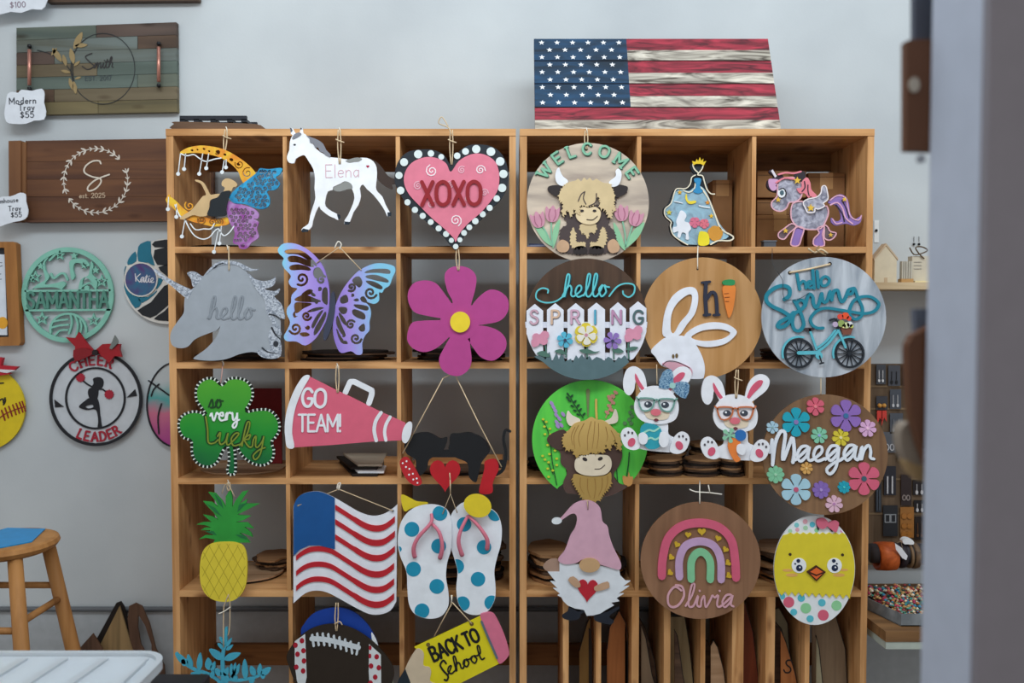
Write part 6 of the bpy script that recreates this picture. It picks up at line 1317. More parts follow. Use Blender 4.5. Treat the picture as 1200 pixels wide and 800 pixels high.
f = line(455+380/s, 700+527/s, -24, 0, .73); txt(t, 'BACK', 16.5, f, 3.0, ink, Y-.0015, .0015, gap=.16)
f = line(455+652/s, 700+402/s, -24, 0, .7); txt(t, 'TO', 15.5, f, 3.0, ink, Y-.0015, .0015, gap=.2)
sl = st(C(478,545, 455,520, 430,560, 460,610, 495,650, 485,685, 465,680), 2.2, 4) + curs('chool', 17.5, line(455+498/s, 700+640/s, -24, .1, 1.22), 1.8, 5)
pl('script_word', sl, ink, Y-.0015, .0015, par=t, label='black script word School')
for x, y in ((330,390), (690,218)): pl('eyelet', [circ(455+x/s, 700+y/s, 2.4)], paint('#6b5a2c'), Y-.0008, .0008, par=t)
cord(t, [(455+380/s, 700+320/s, Y+.002), (455+520/s, 700+60/s), (455+530/s, 697, Y)], Y-.004, smooth=1); cord(t, [(455+530/s, 700+40/s), (455+690/s, 700+215/s)], Y-.003, smooth=1); cord(t, [(529.5, 706), (529, 697)], Y-.004, smooth=1, name='cord_tail', mat=M_wcord)
# ================================================================ things on the left wall
WF = WY - .003
def wsign(name, label, cat, px, py, Y=WF): return sign(name, label, cat, px, py, Y)
# -- striped tray with handles
t = wsign('serving_tray', 'weathered multi-tone plank tray with wreath circle and two copper handles', 'tray', 113, 135)
Y = WY - .024; C = Z(0, 0, 4)
cols = [('#6d7569','#4f5a55'), ('#6a7472','#55574c'), ('#5b4c45','#433a36'), ('#746a55','#5b5140'), ('#62706a','#4b5752'), ('#5d4a3c','#44372f'), ('#7a6f50','#5d5640')]
tl, tr, br_, bl_ = C(77,130)[0], C(826,103)[0], C(830,525)[0], C(77,540)[0]
n = 7
for i in range(n):
    u0, u1 = i/n + .002, (i+1)/n - .002
    p = lambda a, b, u: (a[0]*(1-u)+b[0]*u, a[1]*(1-u)+b[1]*u)
    w = wood(cols[i][0], cols[i][1], 'x', scale=.5, knots=True)
    cut = .5 + .3*sin(i*2.1); q = lambda u, v: p(p(tl, bl_, u), p(tr, br_, u), v)
    cut = max(.2, min(.8, cut))
    pl('plank', [[q(u0, 0), q(u0, cut-.003), q(u1, cut-.003), q(u1, 0)]], w, Y + .001*(i % 2), .02, par=t)
    w2 = wood(*cols[(i*3+2) % 7], 'x', scale=.5, knots=True)
    pl('plank', [[q(u0, cut), q(u0, 1), q(u1, 1), q(u1, cut)]], w2, Y + .001*((i+1) % 2), .02, par=t)
ik = paint('#25282a', .6)
pl('burned_circle', st(circ(120.5, 80.5, 37.5, 41.5, n=40), .9, 1, closed=True), ik, Y-.0008, .0008, par=t)
lf = paint('#8d7a55')
pl('twig', st(C(175,235, 250,260, 330,330, 355,440), 1, 3) + st(C(345,240, 340,330, 350,400), 1, 3), ik, Y-.001, .001, par=t)
for x0, y0, x1, y1 in ((345,230,385,150), (350,215,410,210), (240,260,265,225), (290,290,245,225), (310,310,295,255), (330,340,285,330), (345,310,375,285), (345,300,330,225), (350,370,380,360), (340,420,325,365), (355,440,345,380)):
    a, b = C(x0,y0)[0], C(x1,y1)[0]; dx, dy = b[0]-a[0], b[1]-a[1]
    pl('painted_leaf', [sm([a, (a[0]+dx*.5-dy*.17, a[1]+dy*.5+dx*.17), b, (a[0]+dx*.5+dy*.17, a[1]+dy*.5-dx*.17)], 3)], lf, Y-.0015, .0015, par=t)
sc = st(C(430,250, 400,265, 420,290, 440,310, 410,325, 385,310), 1.2, 4) + curs('mith', 13, line(110, 80, -2, .2), 1.2)
pl('script_name', sc, paint('#2c2a2c'), Y-.001, .001, par=t)
txt(t, 'EST. 2017', 5.2, line(100, 94.5, -1), .8, paint('#3b4448'), Y-.001, .001, one=True, gap=.25, name='date_lettering')
cop = paint('#b98274', .3, .05, .6); hk = paint('#26282b', .4, .05, .5)
for x in (34.5, 186):
    ya, yb = (54, 104) if x < 100 else (51, 100)
    cord(t, [(x, ya+4, Y-.02), (x, yb-4, Y-.02)], Y, r=.006, mat=cop, name='handle', smooth=1)
    for yy in (ya, yb): cord(t, [(x, yy, Y+.001), (x, yy, Y-.022)], Y, r=.0075, mat=hk, name='handle_mount', smooth=1)
def pcard(label, loop, lines, Y, h, col='#3e4148', lab=None):
    t = wsign('price_card', label, 'price card', sum(p[0] for p in loop)/len(loop), max(p[1] for p in loop), Y)
    pl('card', [sm(loop, 2)], paint('#d5dbe4', .6), Y, .003, par=t)
    for s_, x, y, a, hh in lines: txt(t, s_, hh, line(x, y, a), hh*.13, paint(col), Y-.0012, .0012, gap=.28, one=True, name='lettering')
    return t
pcard('white torn-edge price card lettered Modern Tray $55 at the tray corner', C(35,440, 60,430, 85,435, 100,420, 150,425, 195,415, 208,440, 205,480, 215,520, 205,560, 160,565, 120,580, 60,580, 30,570, 20,530, 28,480), (('Modern', 11, 122, -2, 7.2), ('Tray', 22, 129.5, -2, 7), ('$55', 24, 138, -2, 7)), Y-.03, 7)
pcard('white torn-edge price card lettered $100 in the top left corner', C(-60,-60, 210,-60, 218,10, 195,45, 150,42, 100,60, 50,55, 0,68, -60,60), (('$100', 12, 9, -3, 6.5),), Y-.03, 7, '#8d7f8c')
o = pl('wall_board', [C(220,-60, 930,-60, 930,2, 220,10)], wood('#5d4a3c', '#43352c', 'x'), WY-.03, .025); tag(o, 'dark brown board whose lower edge shows at the top left', 'board')
# -- brown wreath tray
t = wsign('wreath_tray', 'long brown wooden tray with white leaf wreath around a script S', 'tray', 110, 262)
Y = WY-.03; C = Z(0, 150, 5)
bw = wood('#6e4a33', '#50352a', 'x', scale=.6)
for i, (ya, yb, yc, yd) in enumerate(((75, 60, 195, 190), (197, 192, 300, 298), (302, 300, 400, 402), (402, 404, 548, 535))):
    pl('plank', [C(150,ya, 1250,yb-3, 1250,yd-2, 150,yc)], bw, Y + .001*(i % 2), .018, par=t)
pl('end_cleat', [C(50,75, 120,73, 122,548, 52,550)], wood('#80583a', '#644430', 'z', scale=.6), Y-.016, .03, par=t); pl('end_cleat', [C(120,82, 150,82, 150,545, 122,545)], wood('#8f6644', '#6b4a34', 'z', scale=.6), Y-.006, .02, par=t)
pl('rim', [C(150,540, 1250,530, 1250,542, 150,552)], bw, Y-.014, .03, par=t)
wcx, wcy, wr = 0+560/5, 150+308/5, 37.5; ww = paint('#c9c2b8')
def wreath(a0, a1, nn):
    out = st([(wcx + wr*cos(radians(a)), wcy - wr*sin(radians(a))) for a in range(a0, a1, 6)], .9, 1)
    for k in range(nn):
        a = radians(a0 + (a1-a0)*k/nn); x, y = wcx+wr*cos(a), wcy-wr*sin(a)
        for dd in (.7, -.6):
            th = a + pi/2 + dd; L = 5.5 + 1.5*sin(k*2.3); b = (x + L*cos(th), y - L*sin(th)); dx, dy = b[0]-x, b[1]-y
            out.append(sm([(x, y), (x+dx*.5-dy*.16, y+dy*.5+dx*.16), b, (x+dx*.5+dy*.16, y+dy*.5-dx*.16)], 2))
    return out
pl('wreath', wreath(42, 205, 15) + wreath(214, 385, 15), ww, Y-.0015, .0015, par=t, label='white painted leaf wreath')
pl('script_letter', st(C(590,208, 580,192, 540,195, 500,225, 495,260, 540,285, 585,295, 590,320, 560,355, 520,368, 515,345, 550,310, 590,290, 640,272), 1.7, 4), paint('#cfc6b8'), Y-.0015, .0015, par=t, label='white script letter S')
txt(t, 'est. 2025', 5.5, line(93, 232, -1), .8, paint('#b8a28a'), Y-.001, .001, one=True, name='date_lettering')
pcard('white torn-edge price card lettered Farmhouse Tray $55 at the wreath tray end', C(-30,420, 60,400, 90,390, 120,378, 150,388, 152,430, 165,480, 158,520, 130,540, 80,550, 40,562, -30,570), (('Farmhouse', -10, 239, -5, 5), ('Tray', 10, 247, -3, 5.5), ('$55', 13, 254.5, -2, 5.5)), Y-.035, 5)
# -- framed print at the left edge
t = wsign('picture_frame', 'light wood framed print with black mat and yellow dot, cut by the left edge', 'frame', 0, 404)
C = Z(0, 270, 5.714); Y = WY-.03
fw = wood('#a8743f', '#8c5c30', 'z', knots=False)
pl('frame', [C(-300,75, 85,75, 108,90, 138,750, 125,770, -300,780)], fw, Y, .025, [C(-240,115, 28,115, 58,712, -240,720)], t)
pl('mat', [C(-245,110, 34,110, 62,716, -245,725)], paint('#22242a'), Y+.012, .004, par=t)
pl('print', [C(-240,155, 30,160, 48,700, -240,700)], paint('#cdd5e0'), Y+.010, .002, par=t)
pl('print_dot', [circ(3, 270+618/5.714, 6, 7)], paint('#d89c2c'), Y+.009, .001, par=t); pl('print_lines', st(C(-10,215, 12,215), .8, 0) + st(C(-10,245, 15,235), .8, 0) + st(C(-20,330, 8,325), .8, 0) + st(C(-20,300, 5,290), .8, 0), paint('#5c6470'), Y+.009, .001, par=t)
# -- teal volleyball player sign
t = wsign('volleyball_name_sign', 'round mint green cut-out sign of a diving volleyball player above a name band', 'wall sign', 79, 345)
Y = WY-.016; C = Z(0, 270, 5.714); s = 5.714; mt = paint('#7cb9a8', .5)
cx, cy, rx, ry = 79, 345.5, 54, 56
def ring(r0, r1): return [circ(cx, cy, r0*rx, r0*ry, n=60)], [circ(cx, cy, r1*rx, r1*ry, n=60)]
o_, h_ = ring(1, .9); pl('ring', o_, mt, Y, .008, h_, t)
pl('name_bar', st(C(170,405, 735,400), 2.4, 0) + st(C(175,535, 735,530), 2.4, 0), mt, Y, .008, par=t)
txt(t, 'SAMANTHA', 18.5, line(32, 361, -.6, 0, .755), 3., paint('#4f8577', .5), Y-.001, .008, gap=.2, one=False)
pl('player', [sm(C(325,180, 300,215, 305,270, 330,310, 300,360, 380,350, 420,340, 440,360, 420,385, 410,395, 360,380, 240,385, 215,395, 250,360, 300,330, 290,270, 285,230, 300,195))] + [sm(C(470,200, 560,190, 600,230, 580,240, 540,220, 500,220, 490,260, 500,310, 480,330, 470,280))] + [sm(C(610,205, 625,240, 615,290, 650,330, 640,395, 600,330, 560,320, 545,390, 525,400, 540,330, 590,300, 600,260))], mt, Y, .008, par=t, label='mint diving player shapes')
pl('player', st(C(340,290, 360,320, 400,290, 430,290, 450,330), 2.4, 3) + st(C(330,200, 360,170, 380,150), 2.2, 0) + st(C(540,380, 600,350, 640,390), 2, 3) + [circ(580/s, 270+385/s, 3, n=12)], mt, Y+.001, .007, par=t)
for x, y, r in ((235,310,7.2), (215,330,3.5), (270,240,4.5), (400,165,6.5), (495,168,5), (560,235,4.4), (640,265,5), (680,340,8), (280,590,8.4), (625,600,8.4)):
    pl('star', [starp(x/s, 270+y/s, r)], mt, Y, .008, [starp(x/s, 270+y/s, r*.5)] if r > 6 else [], t)
vb = st([(455/s + 21*cos(radians(a)), 270+665/s - 19*sin(radians(a))) for a in range(-10, 200, 10)], 2.6, 1)
vb += st(C(350,610, 400,600, 450,595), 2.2, 3) + st(C(345,650, 400,635, 455,630), 2.2, 3) + st(C(470,560, 480,620, 460,690), 2.2, 3) + st(C(500,570, 520,630, 510,700), 2.2, 3) + st(C(535,600, 545,640, 535,690), 2, 3) + st(C(370,700, 400,670, 450,665), 2.2, 3)
pl('volleyball', vb, mt, Y, .008, par=t)
# -- volleyball sign half hidden by the shelf
t = wsign('ball_sign', 'round teal and black ball sign with white seams half hidden behind the shelf', 'wall sign', 192, 330)
Y = WY-.014; s = 5.714; cx, cy = 196, 329.5
wl = paint('#d0cfcb'); tl_ = paint('#1d6d86'); bkk = paint('#1d2026')
pl('disc', [circ(cx, cy, 52, 50, n=60)], wl, Y, .008, par=t)
def seg(*p, m=tl_): pl('panel', [sm(C(*p), 2)], m, Y-.002, .003, par=t)
seg(855,230, 860,190, 905,140, 912,205); seg(925,110, 960,80, 1008,72, 1010,150, 1035,235, 990,215, 925,205)
seg(832,260, 845,240, 830,300, 845,370, 920,440, 945,490, 905,520, 860,450, 830,380)
seg(925,440, 990,445, 1050,400, 1030,430, 950,485); seg(1050,320, 1090,330, 1060,380, 1045,390)
seg(1035,72, 1180,60, 1180,105, 1035,112, m=bkk); seg(1035,130, 1180,120, 1180,215, 1052,230, m=bkk); seg(1060,245, 1180,230, 1180,345, 1110,300, m=bkk); seg(920,535, 1010,480, 1100,370, 1180,360, 1180,440, 1090,530, 1005,585, m=bkk); seg(1030,592, 1100,540, 1180,470, 1180,600, 1110,605, m=bkk)
pl('name_disc', [circ(943/s, 270+328/s, 18.2, 19)], marble('galaxy_paint', '#1c6f8c', '#51306f', 12), Y-.004, .003, par=t); pl('disc_rim', st(circ(943/s, 270+328/s, 19, 19.6, n=30), 1.5, 1, closed=True), wl, Y-.005, .004, par=t)
pl('script_name', st(C(905,290, 910,340), 1, 0) + st(C(940,290, 910,318, 935,345), 1, 0) + curs('atie', 11, line(164, 270+345/s, 2, .1), 1.0), paint('#d5d5dc'), Y-.0048, .0008, par=t)
# -- softball with bow
t = wsign('softball_sign', 'yellow round softball sign with red stitches and a red bow at the left edge', 'wall sign', 0, 478)
Y = WY-.016; C = Z(0, 380, 5); s = 5
pl('ball', [circ(-22, 478.5, 51, 50, n=60)], paint('#d0b81c', .5), Y, .008, par=t)
pl('seam', st(C(-40,600, 0,545, 60,510, 148,480), 1.1, 3) + [l for x, y in ((20,535), (40,522), (62,512), (85,503), (105,495), (125,488), (140,483)) for l in st(C(x-12,y-32, x,y), 1.5, 0) + st(C(x,y, x+8,y+26), 1.5, 0)], paint('#7d1c1c'), Y-.002, .002, par=t, label='dark red stitches')
pl('script_name', st(C(-10,450, 15,435, 20,460), 1.6, 3) + st(C(28,430, 30,450, 20,470), 1.6, 3) + st(C(-10,345, 18,343), 1.6, 0), paint('#1c1c1c'), Y-.002, .002, par=t)
rb = paint('#a8182a', .5)
pl('bow', [C(-40,190, 15,195, 5,240, 105,248, 80,270, 35,275, 60,290, 0,300, -40,300)], rb, Y-.02, .014, par=t); pl('bow_stripe', [C(-20,262, 90,268, 40,285, -20,275)], paint('#cfcfd6'), Y-.022, .003, par=t)
# -- cheer sign
t = wsign('cheer_sign', 'round white sign lettered CHEER LEADER with a cheering silhouette and red bow', 'wall sign', 112, 455)
Y = WY-.016; cx, cy = 112, 454.5; rx, ry = 54.5, 67.5
rx, ry = 54, 67.5
cy = 380+435/5+0; cx = 560/5
R1x, R1y = 272/5, 278/5
bk = paint('#16181f', .5); crd = paint('#9e1f33', .5)
pl('backing', [circ(cx, cy, R1x, R1y, n=64)], paint('#b9bfc6', .6), Y, .006, par=t)
pl('outer_ring', [circ(cx, cy, R1x, R1y, n=64)], bk, Y-.004, .005, [circ(cx, cy, R1x-3.4, R1y-3.4, n=64)], t)
pl('inner_ring', [circ(cx-.5, cy-.5, 35.5, 36.5, n=56)], bk, Y-.004, .005, [circ(cx-.5, cy-.5, 33.3, 34.3, n=56)], t)
h = 10.5; txt(t, 'CHEER', h, arc(cx-1, cy, 40, 96, h*textw('CHEER', .36)), 2.0, crd, Y-.004, .004, gap=.36, serif=.1)
def arcdn(cx, cy, r, mid, total):
    def f(u, v):
        a = radians(mid) + (u - total/2)/r; return (cx + (r-v)*cos(a), cy - (r-v)*sin(a))
    return f
txt(t, 'LEADER', h, arcdn(cx-1, cy, 50, 276, h*textw('LEADER', .34)), 2.0, crd, Y-.004, .004, gap=.34, serif=.1)
pl('pennant', [C(318,440, 330,450, 372,482, 322,486)], bk, Y-.003, .003, par=t); pl('pennant', [C(742,428, 790,380, 802,418)], bk, Y-.003, .003, par=t)
pl('silhouette', [sm(C(545,318, 575,308, 600,320, 605,350, 590,378, 560,385, 535,370, 548,345)), sm(C(520,378, 545,370, 575,385, 565,440, 530,440, 515,405)), sm(C(525,430, 565,430, 580,470, 585,520, 592,570, 595,605, 572,605, 575,560, 560,500, 510,502, 470,490, 465,475, 500,445))] + st(C(545,370, 510,350, 485,330), 1.6, 0) + st(C(570,378, 600,380, 625,398), 1.6, 0), bk, Y-.003, .003, [sm(C(500,480, 540,470, 545,485, 515,492))], t, 'black silhouette of a dancer on one leg')
pl('pompom', [starp(470/5, 380+312/5, 5.6, 12, .8)], crd, Y-.004, .004, par=t); pl('pompom', [starp(638/5, 380+410/5, 5.8, 12, .8)], crd, Y-.004, .004, par=t)
for nm, p_, th_ in (('bow_tail', (385,75, 440,80, 460,45, 500,100, 545,150, 540,175, 470,185, 435,225, 440,130), -.03), ('bow_loop', (560,150, 600,115, 660,112, 705,115, 700,150, 712,190, 670,185, 640,225, 600,190), -.034)):
    pl(nm, [C(*p_)], paint('#96121f', .35), Y+th_+.012, .010, par=t)
pl('bow_loop', [sm(C(430,150, 500,140, 550,165, 500,195, 440,215), 2)], paint('#7d0f1a', .35), Y-.026, .005, par=t)
pl('bow_ribbon', [C(640,140, 672,62, 690,90, 695,105, 665,135, 655,145)], paint('#6d7472', .4), Y-.028, .004, par=t); pl('bow_knot', [circ(555/5, 380+165/5, 3.4)], paint('#201418'), Y-.03, .006, par=t)
# -- second ball sign behind shelf
t = wsign('pastel_ball_sign', 'round teal and pink ball sign with black seams mostly hidden behind the shelf', 'wall sign', 200, 473)
cx, cy = 206, 474
pl('disc', [circ(cx, cy, 34.5, 50, n=50)], grad('pastel_ball_paint', [(0, '#a03c86'), (.4, '#c06a86'), (.55, '#4d9c9c'), (.8, '#b4bcc0')], 'z', -.13, .13), Y, .006, par=t)
pl('rim', st(circ(cx, cy, 34, 49.5, n=50), 1.8, 1, closed=True), bk, Y-.003, .004, par=t)
pl('seam', st(C(870,330, 920,365, 990,415), 1.6, 3) + st(C(945,465, 925,540, 930,640), 1.6, 3) + st(C(885,420, 900,380, 930,350), 1.6, 3), bk, Y-.003, .003, par=t)

# ================================================================ on top of the shelf
z = ztop + .001; yy = .06
t = thing('wood_slab', 'rough dark brown live-edge slab lying on top of the left shelf', 'slab', (W(258,150,.08).x, .12, z))
Cc = Z(195, 125, 8.889); a, b = W(207, 150, .05).x, W(309, 150, .05).x
vv, f = tri([sm([(a+.004, z), (b-.012, z), (b, z+.012), (b-.02, z+.020), ((a+b)/2, z+.024), (a+.002, z+.027), (a, z+.02)], 2)])
prism('slab', vv, f, lambda x, q, k: Vector((x, .03 + k*.2, q)), .02, wood('#6b523f', '#4e3b2e', 'x', knots=False), t)
t = thing('black_rail_tray', 'black slotted rail tray lying on the dark slab above the left shelf', 'tray', (W(250,140,.08).x, .12, z+.027))
a, b = W(212, 140, .05).x, W(290, 140, .05).x; rt = paint('#1d222b', .4); z2 = z+.0285
box('tray_rail', a, b, .04, .05, z2+.005, z2+.018, rt, t); box('tray_rail', a, b, .14, .15, z2+.005, z2+.022, rt, t)
for k in range(5):
    x = a + (b-a)*k/4.; box('foot', x-.008+(.008 if k == 0 else 0)-(.008 if k == 4 else 0), x+.008+(.008 if k == 0 else 0)-(.008 if k == 4 else 0), .04, .15, z2, z2+.008, rt, t)
# -- plank flag leaning back
t = thing('plank_flag', 'plank flag with white stars on blue and worn red and white stripes atop the shelf', 'flag sign', (W(770, 148, .07).x, .07, ztop+.001))
Yf = .07; xL, xR = W(627, 147, Yf).x, W(916, 147, Yf).x; H_ = .352; zf = ztop+.0085
wdt = xR-xL
mR = lambda: marble('x', '#b03a4a', '#6d2030', 9, 'x', 2)
MR = marble('worn_red', '#a93244', '#4c1822', 8, 'x', 2); MWt = marble('worn_white', '#d2ccbe', '#4a423a', 7, 'x', 2); MB = marble('worn_blue', '#1a4264', '#142636', 8, 'x', 1)
sk = lambda u: 0
for i in range(4):
    za = zf + H_*(3-i)/4 + .002; zb2 = zf + H_*(4-i)/4 - .002; zm = (za*.53+zb2*.47)
    inx = .004*((3-i)) ; xa, xb = xL + .0, xR - .0
    xb = xR - (.0125*(3-i)/3 if 0 else 0)
    tt = rawmesh('plank', [(x, y, q) for q in (za, zb2) for y in (Yf, Yf+.016) for x in (xa, xb)], [(0, 2, 3, 1), (4, 5, 7, 6), (0, 1, 5, 4), (2, 6, 7, 3), (0, 4, 6, 2), (1, 3, 7, 5)], wood('#5a4637', '#3f3129', 'x', knots=False), t)
    xs = xa + wdt*.395 if i < 3 else xa
    rawmesh('red_stripe', [(xs, Yf-.0008, zm), (xb, Yf-.0008, zm), (xb, Yf-.0008, zb2), (xs, Yf-.0008, zb2), (xs, Yf, zm), (xb, Yf, zm), (xb, Yf, zb2), (xs, Yf, zb2)], [(0,1,2,3), (0,4,5,1), (1,5,6,2), (2,6,7,3), (3,7,4,0)], MR, t)
    rawmesh('white_stripe', [(xs, Yf-.0008, za), (xb, Yf-.0008, za), (xb, Yf-.0008, zm), (xs, Yf-.0008, zm), (xs, Yf, za), (xb, Yf, za), (xb, Yf, zm), (xs, Yf, zm)], [(0,1,2,3), (0,4,5,1), (1,5,6,2), (2,6,7,3), (3,7,4,0)], MWt, t)
    if i < 3: rawmesh('blue_canton', [(xa, Yf-.0008, za), (xs, Yf-.0008, za), (xs, Yf-.0008, zb2), (xa, Yf-.0008, zb2), (xa, Yf, za), (xs, Yf, za), (xs, Yf, zb2), (xa, Yf, zb2)], [(0,1,2,3), (0,4,5,1), (1,5,6,2), (2,6,7,3), (3,7,4,0)], MB, t)
cw = wdt*.395; z_a = zf + H_/4; hh = H_*.75
star_me = None
for r in range(9):
    nn = 6 if r % 2 == 0 else 5
    for k in range(nn):
        x = xL + cw*((k+.5)/6 + (0 if nn == 6 else 1/12.)) ; q = z_a + hh*(1 - (r+.62)/9.2)
        if star_me is None:
            v2, f2 = tri([[(p[0]*.001, -p[1]*.001) for p in starp(0, 0, 9.5)]])
            o = prism('star', v2, f2, lambda a_, b_, kk: Vector((xL + a_, Yf-.0018 + kk*.0008, zf + b_)), .001, paint('#e3e6ea'), t); star_me = o; base = Vector(o.location)
            o.location = base + Vector((x-xL, 0, q-zf))
        else:
            o = star_me.copy(); COL.objects.link(o); o.parent = t; o.location = base + Vector((x-xL, 0, q-zf))
t.rotation_euler.x = -radians(24)

# ================================================================ stool, bin, floor boards
t = thing('wooden_stool', 'round honey-coloured wooden stool with a blue card on its seat', 'stool', (W(4, 640, -.06).x, -.03, 0))
sx, sy = W(4, 640, -.06).x, -.06; sz = W(4, 632, -.06).z; hw = wood('#b98650', '#9c6c3c', 'z', knots=False, scale=.6)
n = 36; prof = [(.0, sz-.034), (.122, sz-.034), (.138, sz-.026), (.146, sz-.014), (.142, sz-.003), (.134, sz), (0, sz)]
vs = []; fs = []
for r_, z_ in prof[1:-1]:
    for k in range(n): vs.append((sx + r_*cos(2*pi*k/n), sy + r_*sin(2*pi*k/n), z_))
for j in range(len(prof)-3):
    for k in range(n): fs.append((j*n+k, j*n+(k+1) % n, (j+1)*n+(k+1) % n, (j+1)*n+k))
fs.append(tuple(range(n))[::-1]); fs.append(tuple(range((len(prof)-3)*n, (len(prof)-2)*n)))
rawmesh('seat', vs, fs, hw, t)
legs_ = {}
for (dx, dy) in ((1, 1), (1, -1), (-1, 1), (-1, -1)):
    top_ = (sx + dx*.082, sy + dy*.082, sz-.032); bot_ = (sx + dx*.19, sy + dy*.19, .0)
    legs_[(dx, dy)] = (top_, bot_)
    tube('leg', [bot_, tuple(bot_[i]*.5+top_[i]*.5 for i in range(3)), top_], [.017, .021, .019], hw, t, n=12)
def at_(k, zz): a, b = legs_[k]; u = (a[2]-zz)/(a[2]-b[2]); return tuple(a[i]*(1-u)+b[i]*u for i in range(3))
for a, b, zz in (((1,1),(-1,1),.68), ((1,-1),(-1,-1),.62), ((1,1),(1,-1),.64), ((-1,1),(-1,-1),.60), ((1,1),(-1,1),.38), ((1,-1),(-1,-1),.32), ((1,1),(1,-1),.28), ((-1,1),(-1,-1),.35)):
    tube('rung', [at_(a, zz), at_(b, zz)], .010, hw, t, n=10)
o = flat('blue_card', [(sx-.12, sy-.07), (sx+.04, sy-.10), (sx+.10, sy-.03), (sx+.06, sy+.11), (sx-.06, sy+.12)], sz+.0005, .003, paint('#1b86c4', .4)); tag(o, 'bright blue card lying on the wooden stool', 'card')
# boards leaning on the wall near the floor
Ca = Z(0, 600, 4)
def wallboard(label, pts, mat, Y, holes=()):
    q = Ca(*pts); o = pl('leaning_board', [q], mat, Y, .006, holes=[Ca(*h) for h in holes]); tag(o, label, 'board'); return o
M_l1 = wood('#a3875f', '#86704e', 'z', knots=False); M_l2 = wood('#6d5140', '#523c30', 'z', knots=False)
wallboard('pale triangular board leaning on the wall right of the stool', (430,700, 560,440, 640,700, 640,1120, 430,1120), M_l1, WY-.045)
wallboard('dark triangular board just behind the pale triangular one', (400,690, 545,425, 565,418, 580,440, 660,700, 660,1130, 400,1130), M_burn, WY-.035)
wallboard('brown oval board with a long hole leaning by the shelf', (640,690, 610,600, 598,500, 605,440, 635,425, 665,440, 700,520, 730,640, 770,720, 790,1110, 640,1110), M_l2, WY-.06, [(648,480, 680,530, 710,620, 712,690, 690,670, 660,620, 645,540)])
wallboard('small brown board lowest in front of the triangular boards', (370,640, 435,568, 480,640, 500,1110, 370,1110), M_l2, WY-.07)
# work table with the clear bin in the foreground
zt_ = W(240, 789, -.62).z
t = thing('work_table', 'black topped table whose corner shows below the shelf at the left', 'table', (-1.3, -.9, 0))
xr_ = W(246, 790, -.62).x
box('table_top', -2.2, xr_, -1.35, -.62, zt_-.03, zt_, paint('#1c1f26', .4), t, bev=.003)
for x in (-2.15, xr_-.05):
    for y in (-1.3, -.68): box('leg', x, x+.04, y, y+.04, 0, zt_-.03, paint('#2b2e33', .4), t)
t = thing('storage_bin', 'clear plastic storage box with ribbed frosted lid at the lower left', 'storage box', (-.9, -.85, zt_))
def plastic():
    m, nt, N, L, b = _new('frosted_plastic'); b.inputs['Base Color'].default_value = (.82, .9, .97, 1); b.inputs['Roughness'].default_value = .28; b.inputs['Transmission Weight'].default_value = .45; b.inputs['IOR'].default_value = 1.3; return m
MP = plastic(); xb_ = W(178, 775, -.78).x; xa_ = xb_ - .75; zl = W(100, 762, -.68).z
ya_, yb_ = -1.15, -.68
def rr_(x0, x1, y0, y1, r): return [(x + r*cos(radians(a)), y + r*sin(radians(a))) for x, y, a0 in ((x1-r, y1-r, 0), (x0+r, y1-r, 90), (x0+r, y0+r, 180), (x1-r, y0+r, 270)) for a in range(a0, a0+91, 15)]
flat('tub', rr_(xa_+.02, xb_-.02, ya_+.02, yb_-.02, .05), zt_+.001, zl-zt_-.022, MP, t)
flat('lid', rr_(xa_, xb_, ya_, yb_, .06), zl-.020, .012, MP, t)
flat('lid_rim', rr_(xa_, xb_, ya_, yb_, .06), zl-.008, .008, MP, t, holes=[rr_(xa_+.012, xb_-.012, ya_+.012, yb_-.012, .05)])
for k in range(8):
    x = xa_+.06 + k*.085
    flat('lid_rib', [(x, ya_+.03), (x+.018, ya_+.03), (x+.058, yb_-.03), (x+.04, yb_-.03)], zl-.008, .005, MP, t)
fl_ = [(xb_-.06, ya_+.02), (xb_-.035, ya_+.02), (xb_-.035, yb_-.05), (xb_-.06, yb_-.05)]
flat('lid_rib', fl_, zl-.008, .007, MP, t)

# ================================================================ right of the shelves
# floating wall shelf with little houses
C = Z(1010, 250, 8)
def wx(px, Y): return W(px, 366, Y).x
zs = W(1050, 330.5, .16).z; lw = wood('#cdb896', '#b7a07c', 'x', knots=False)
t = thing('wall_shelf', 'pale wooden ledge on the wall right of the cubby shelf', 'shelf', (wx(1080, .25), .25, zs))
box('board', X0(1022)+.012, wx(1200, .17), .17, WY-.001, zs-.022, zs, lw, t)
box('bracket', wx(1150, .3), wx(1150, .3)+.02, .2, WY-.001, zs-.10, zs-.023, lw, t)
def house(label, px0, px1, pyr, pyw, Y, body_, roof_):
    xa, xb = wx(px0, Y), wx(px1, Y); zr = W(px0, pyr, Y).z; zw = W(px0, pyw, Y).z; xm = (xa+xb)/2
    t = thing('wooden_house', label, 'ornament', (xm, Y, zs))
    vv, f = tri([[(xa, zs+.0005), (xb, zs+.0005), (xb, zw), (xm, zr), (xa, zw)]]); prism('house_body', vv, f, lambda x, q, k: Vector((x, Y + k*.03, q)), .03, body_, t)
    for sg in (-1, 1):
        x2 = xa-.003 if sg < 0 else xb+.003
        vv, f = tri([[(xm, zr), (x2, zw-.003), (x2, zw+.004), (xm, zr+.008)]]); prism('roof_panel', vv, f, lambda x, q, k: Vector((x, Y-.002 + k*.034, q)), .03, roof_, t)
    box('door', xm-.004, xm+.006, Y-.001, Y, zs+.001, zs+.016, roof_, t)
    return t
hb = paint('#d2c7ae', .7); hr = paint('#bfa98c', .7)
house('tall cream wooden house ornament at the left of the wall ledge', 1024, 1050, 288, 304, .20, hb, hr)
t = thing('house_side', 'narrow grey slatted ornament in the middle of the wall ledge', 'ornament', (wx(1060, .2), .2, zs))
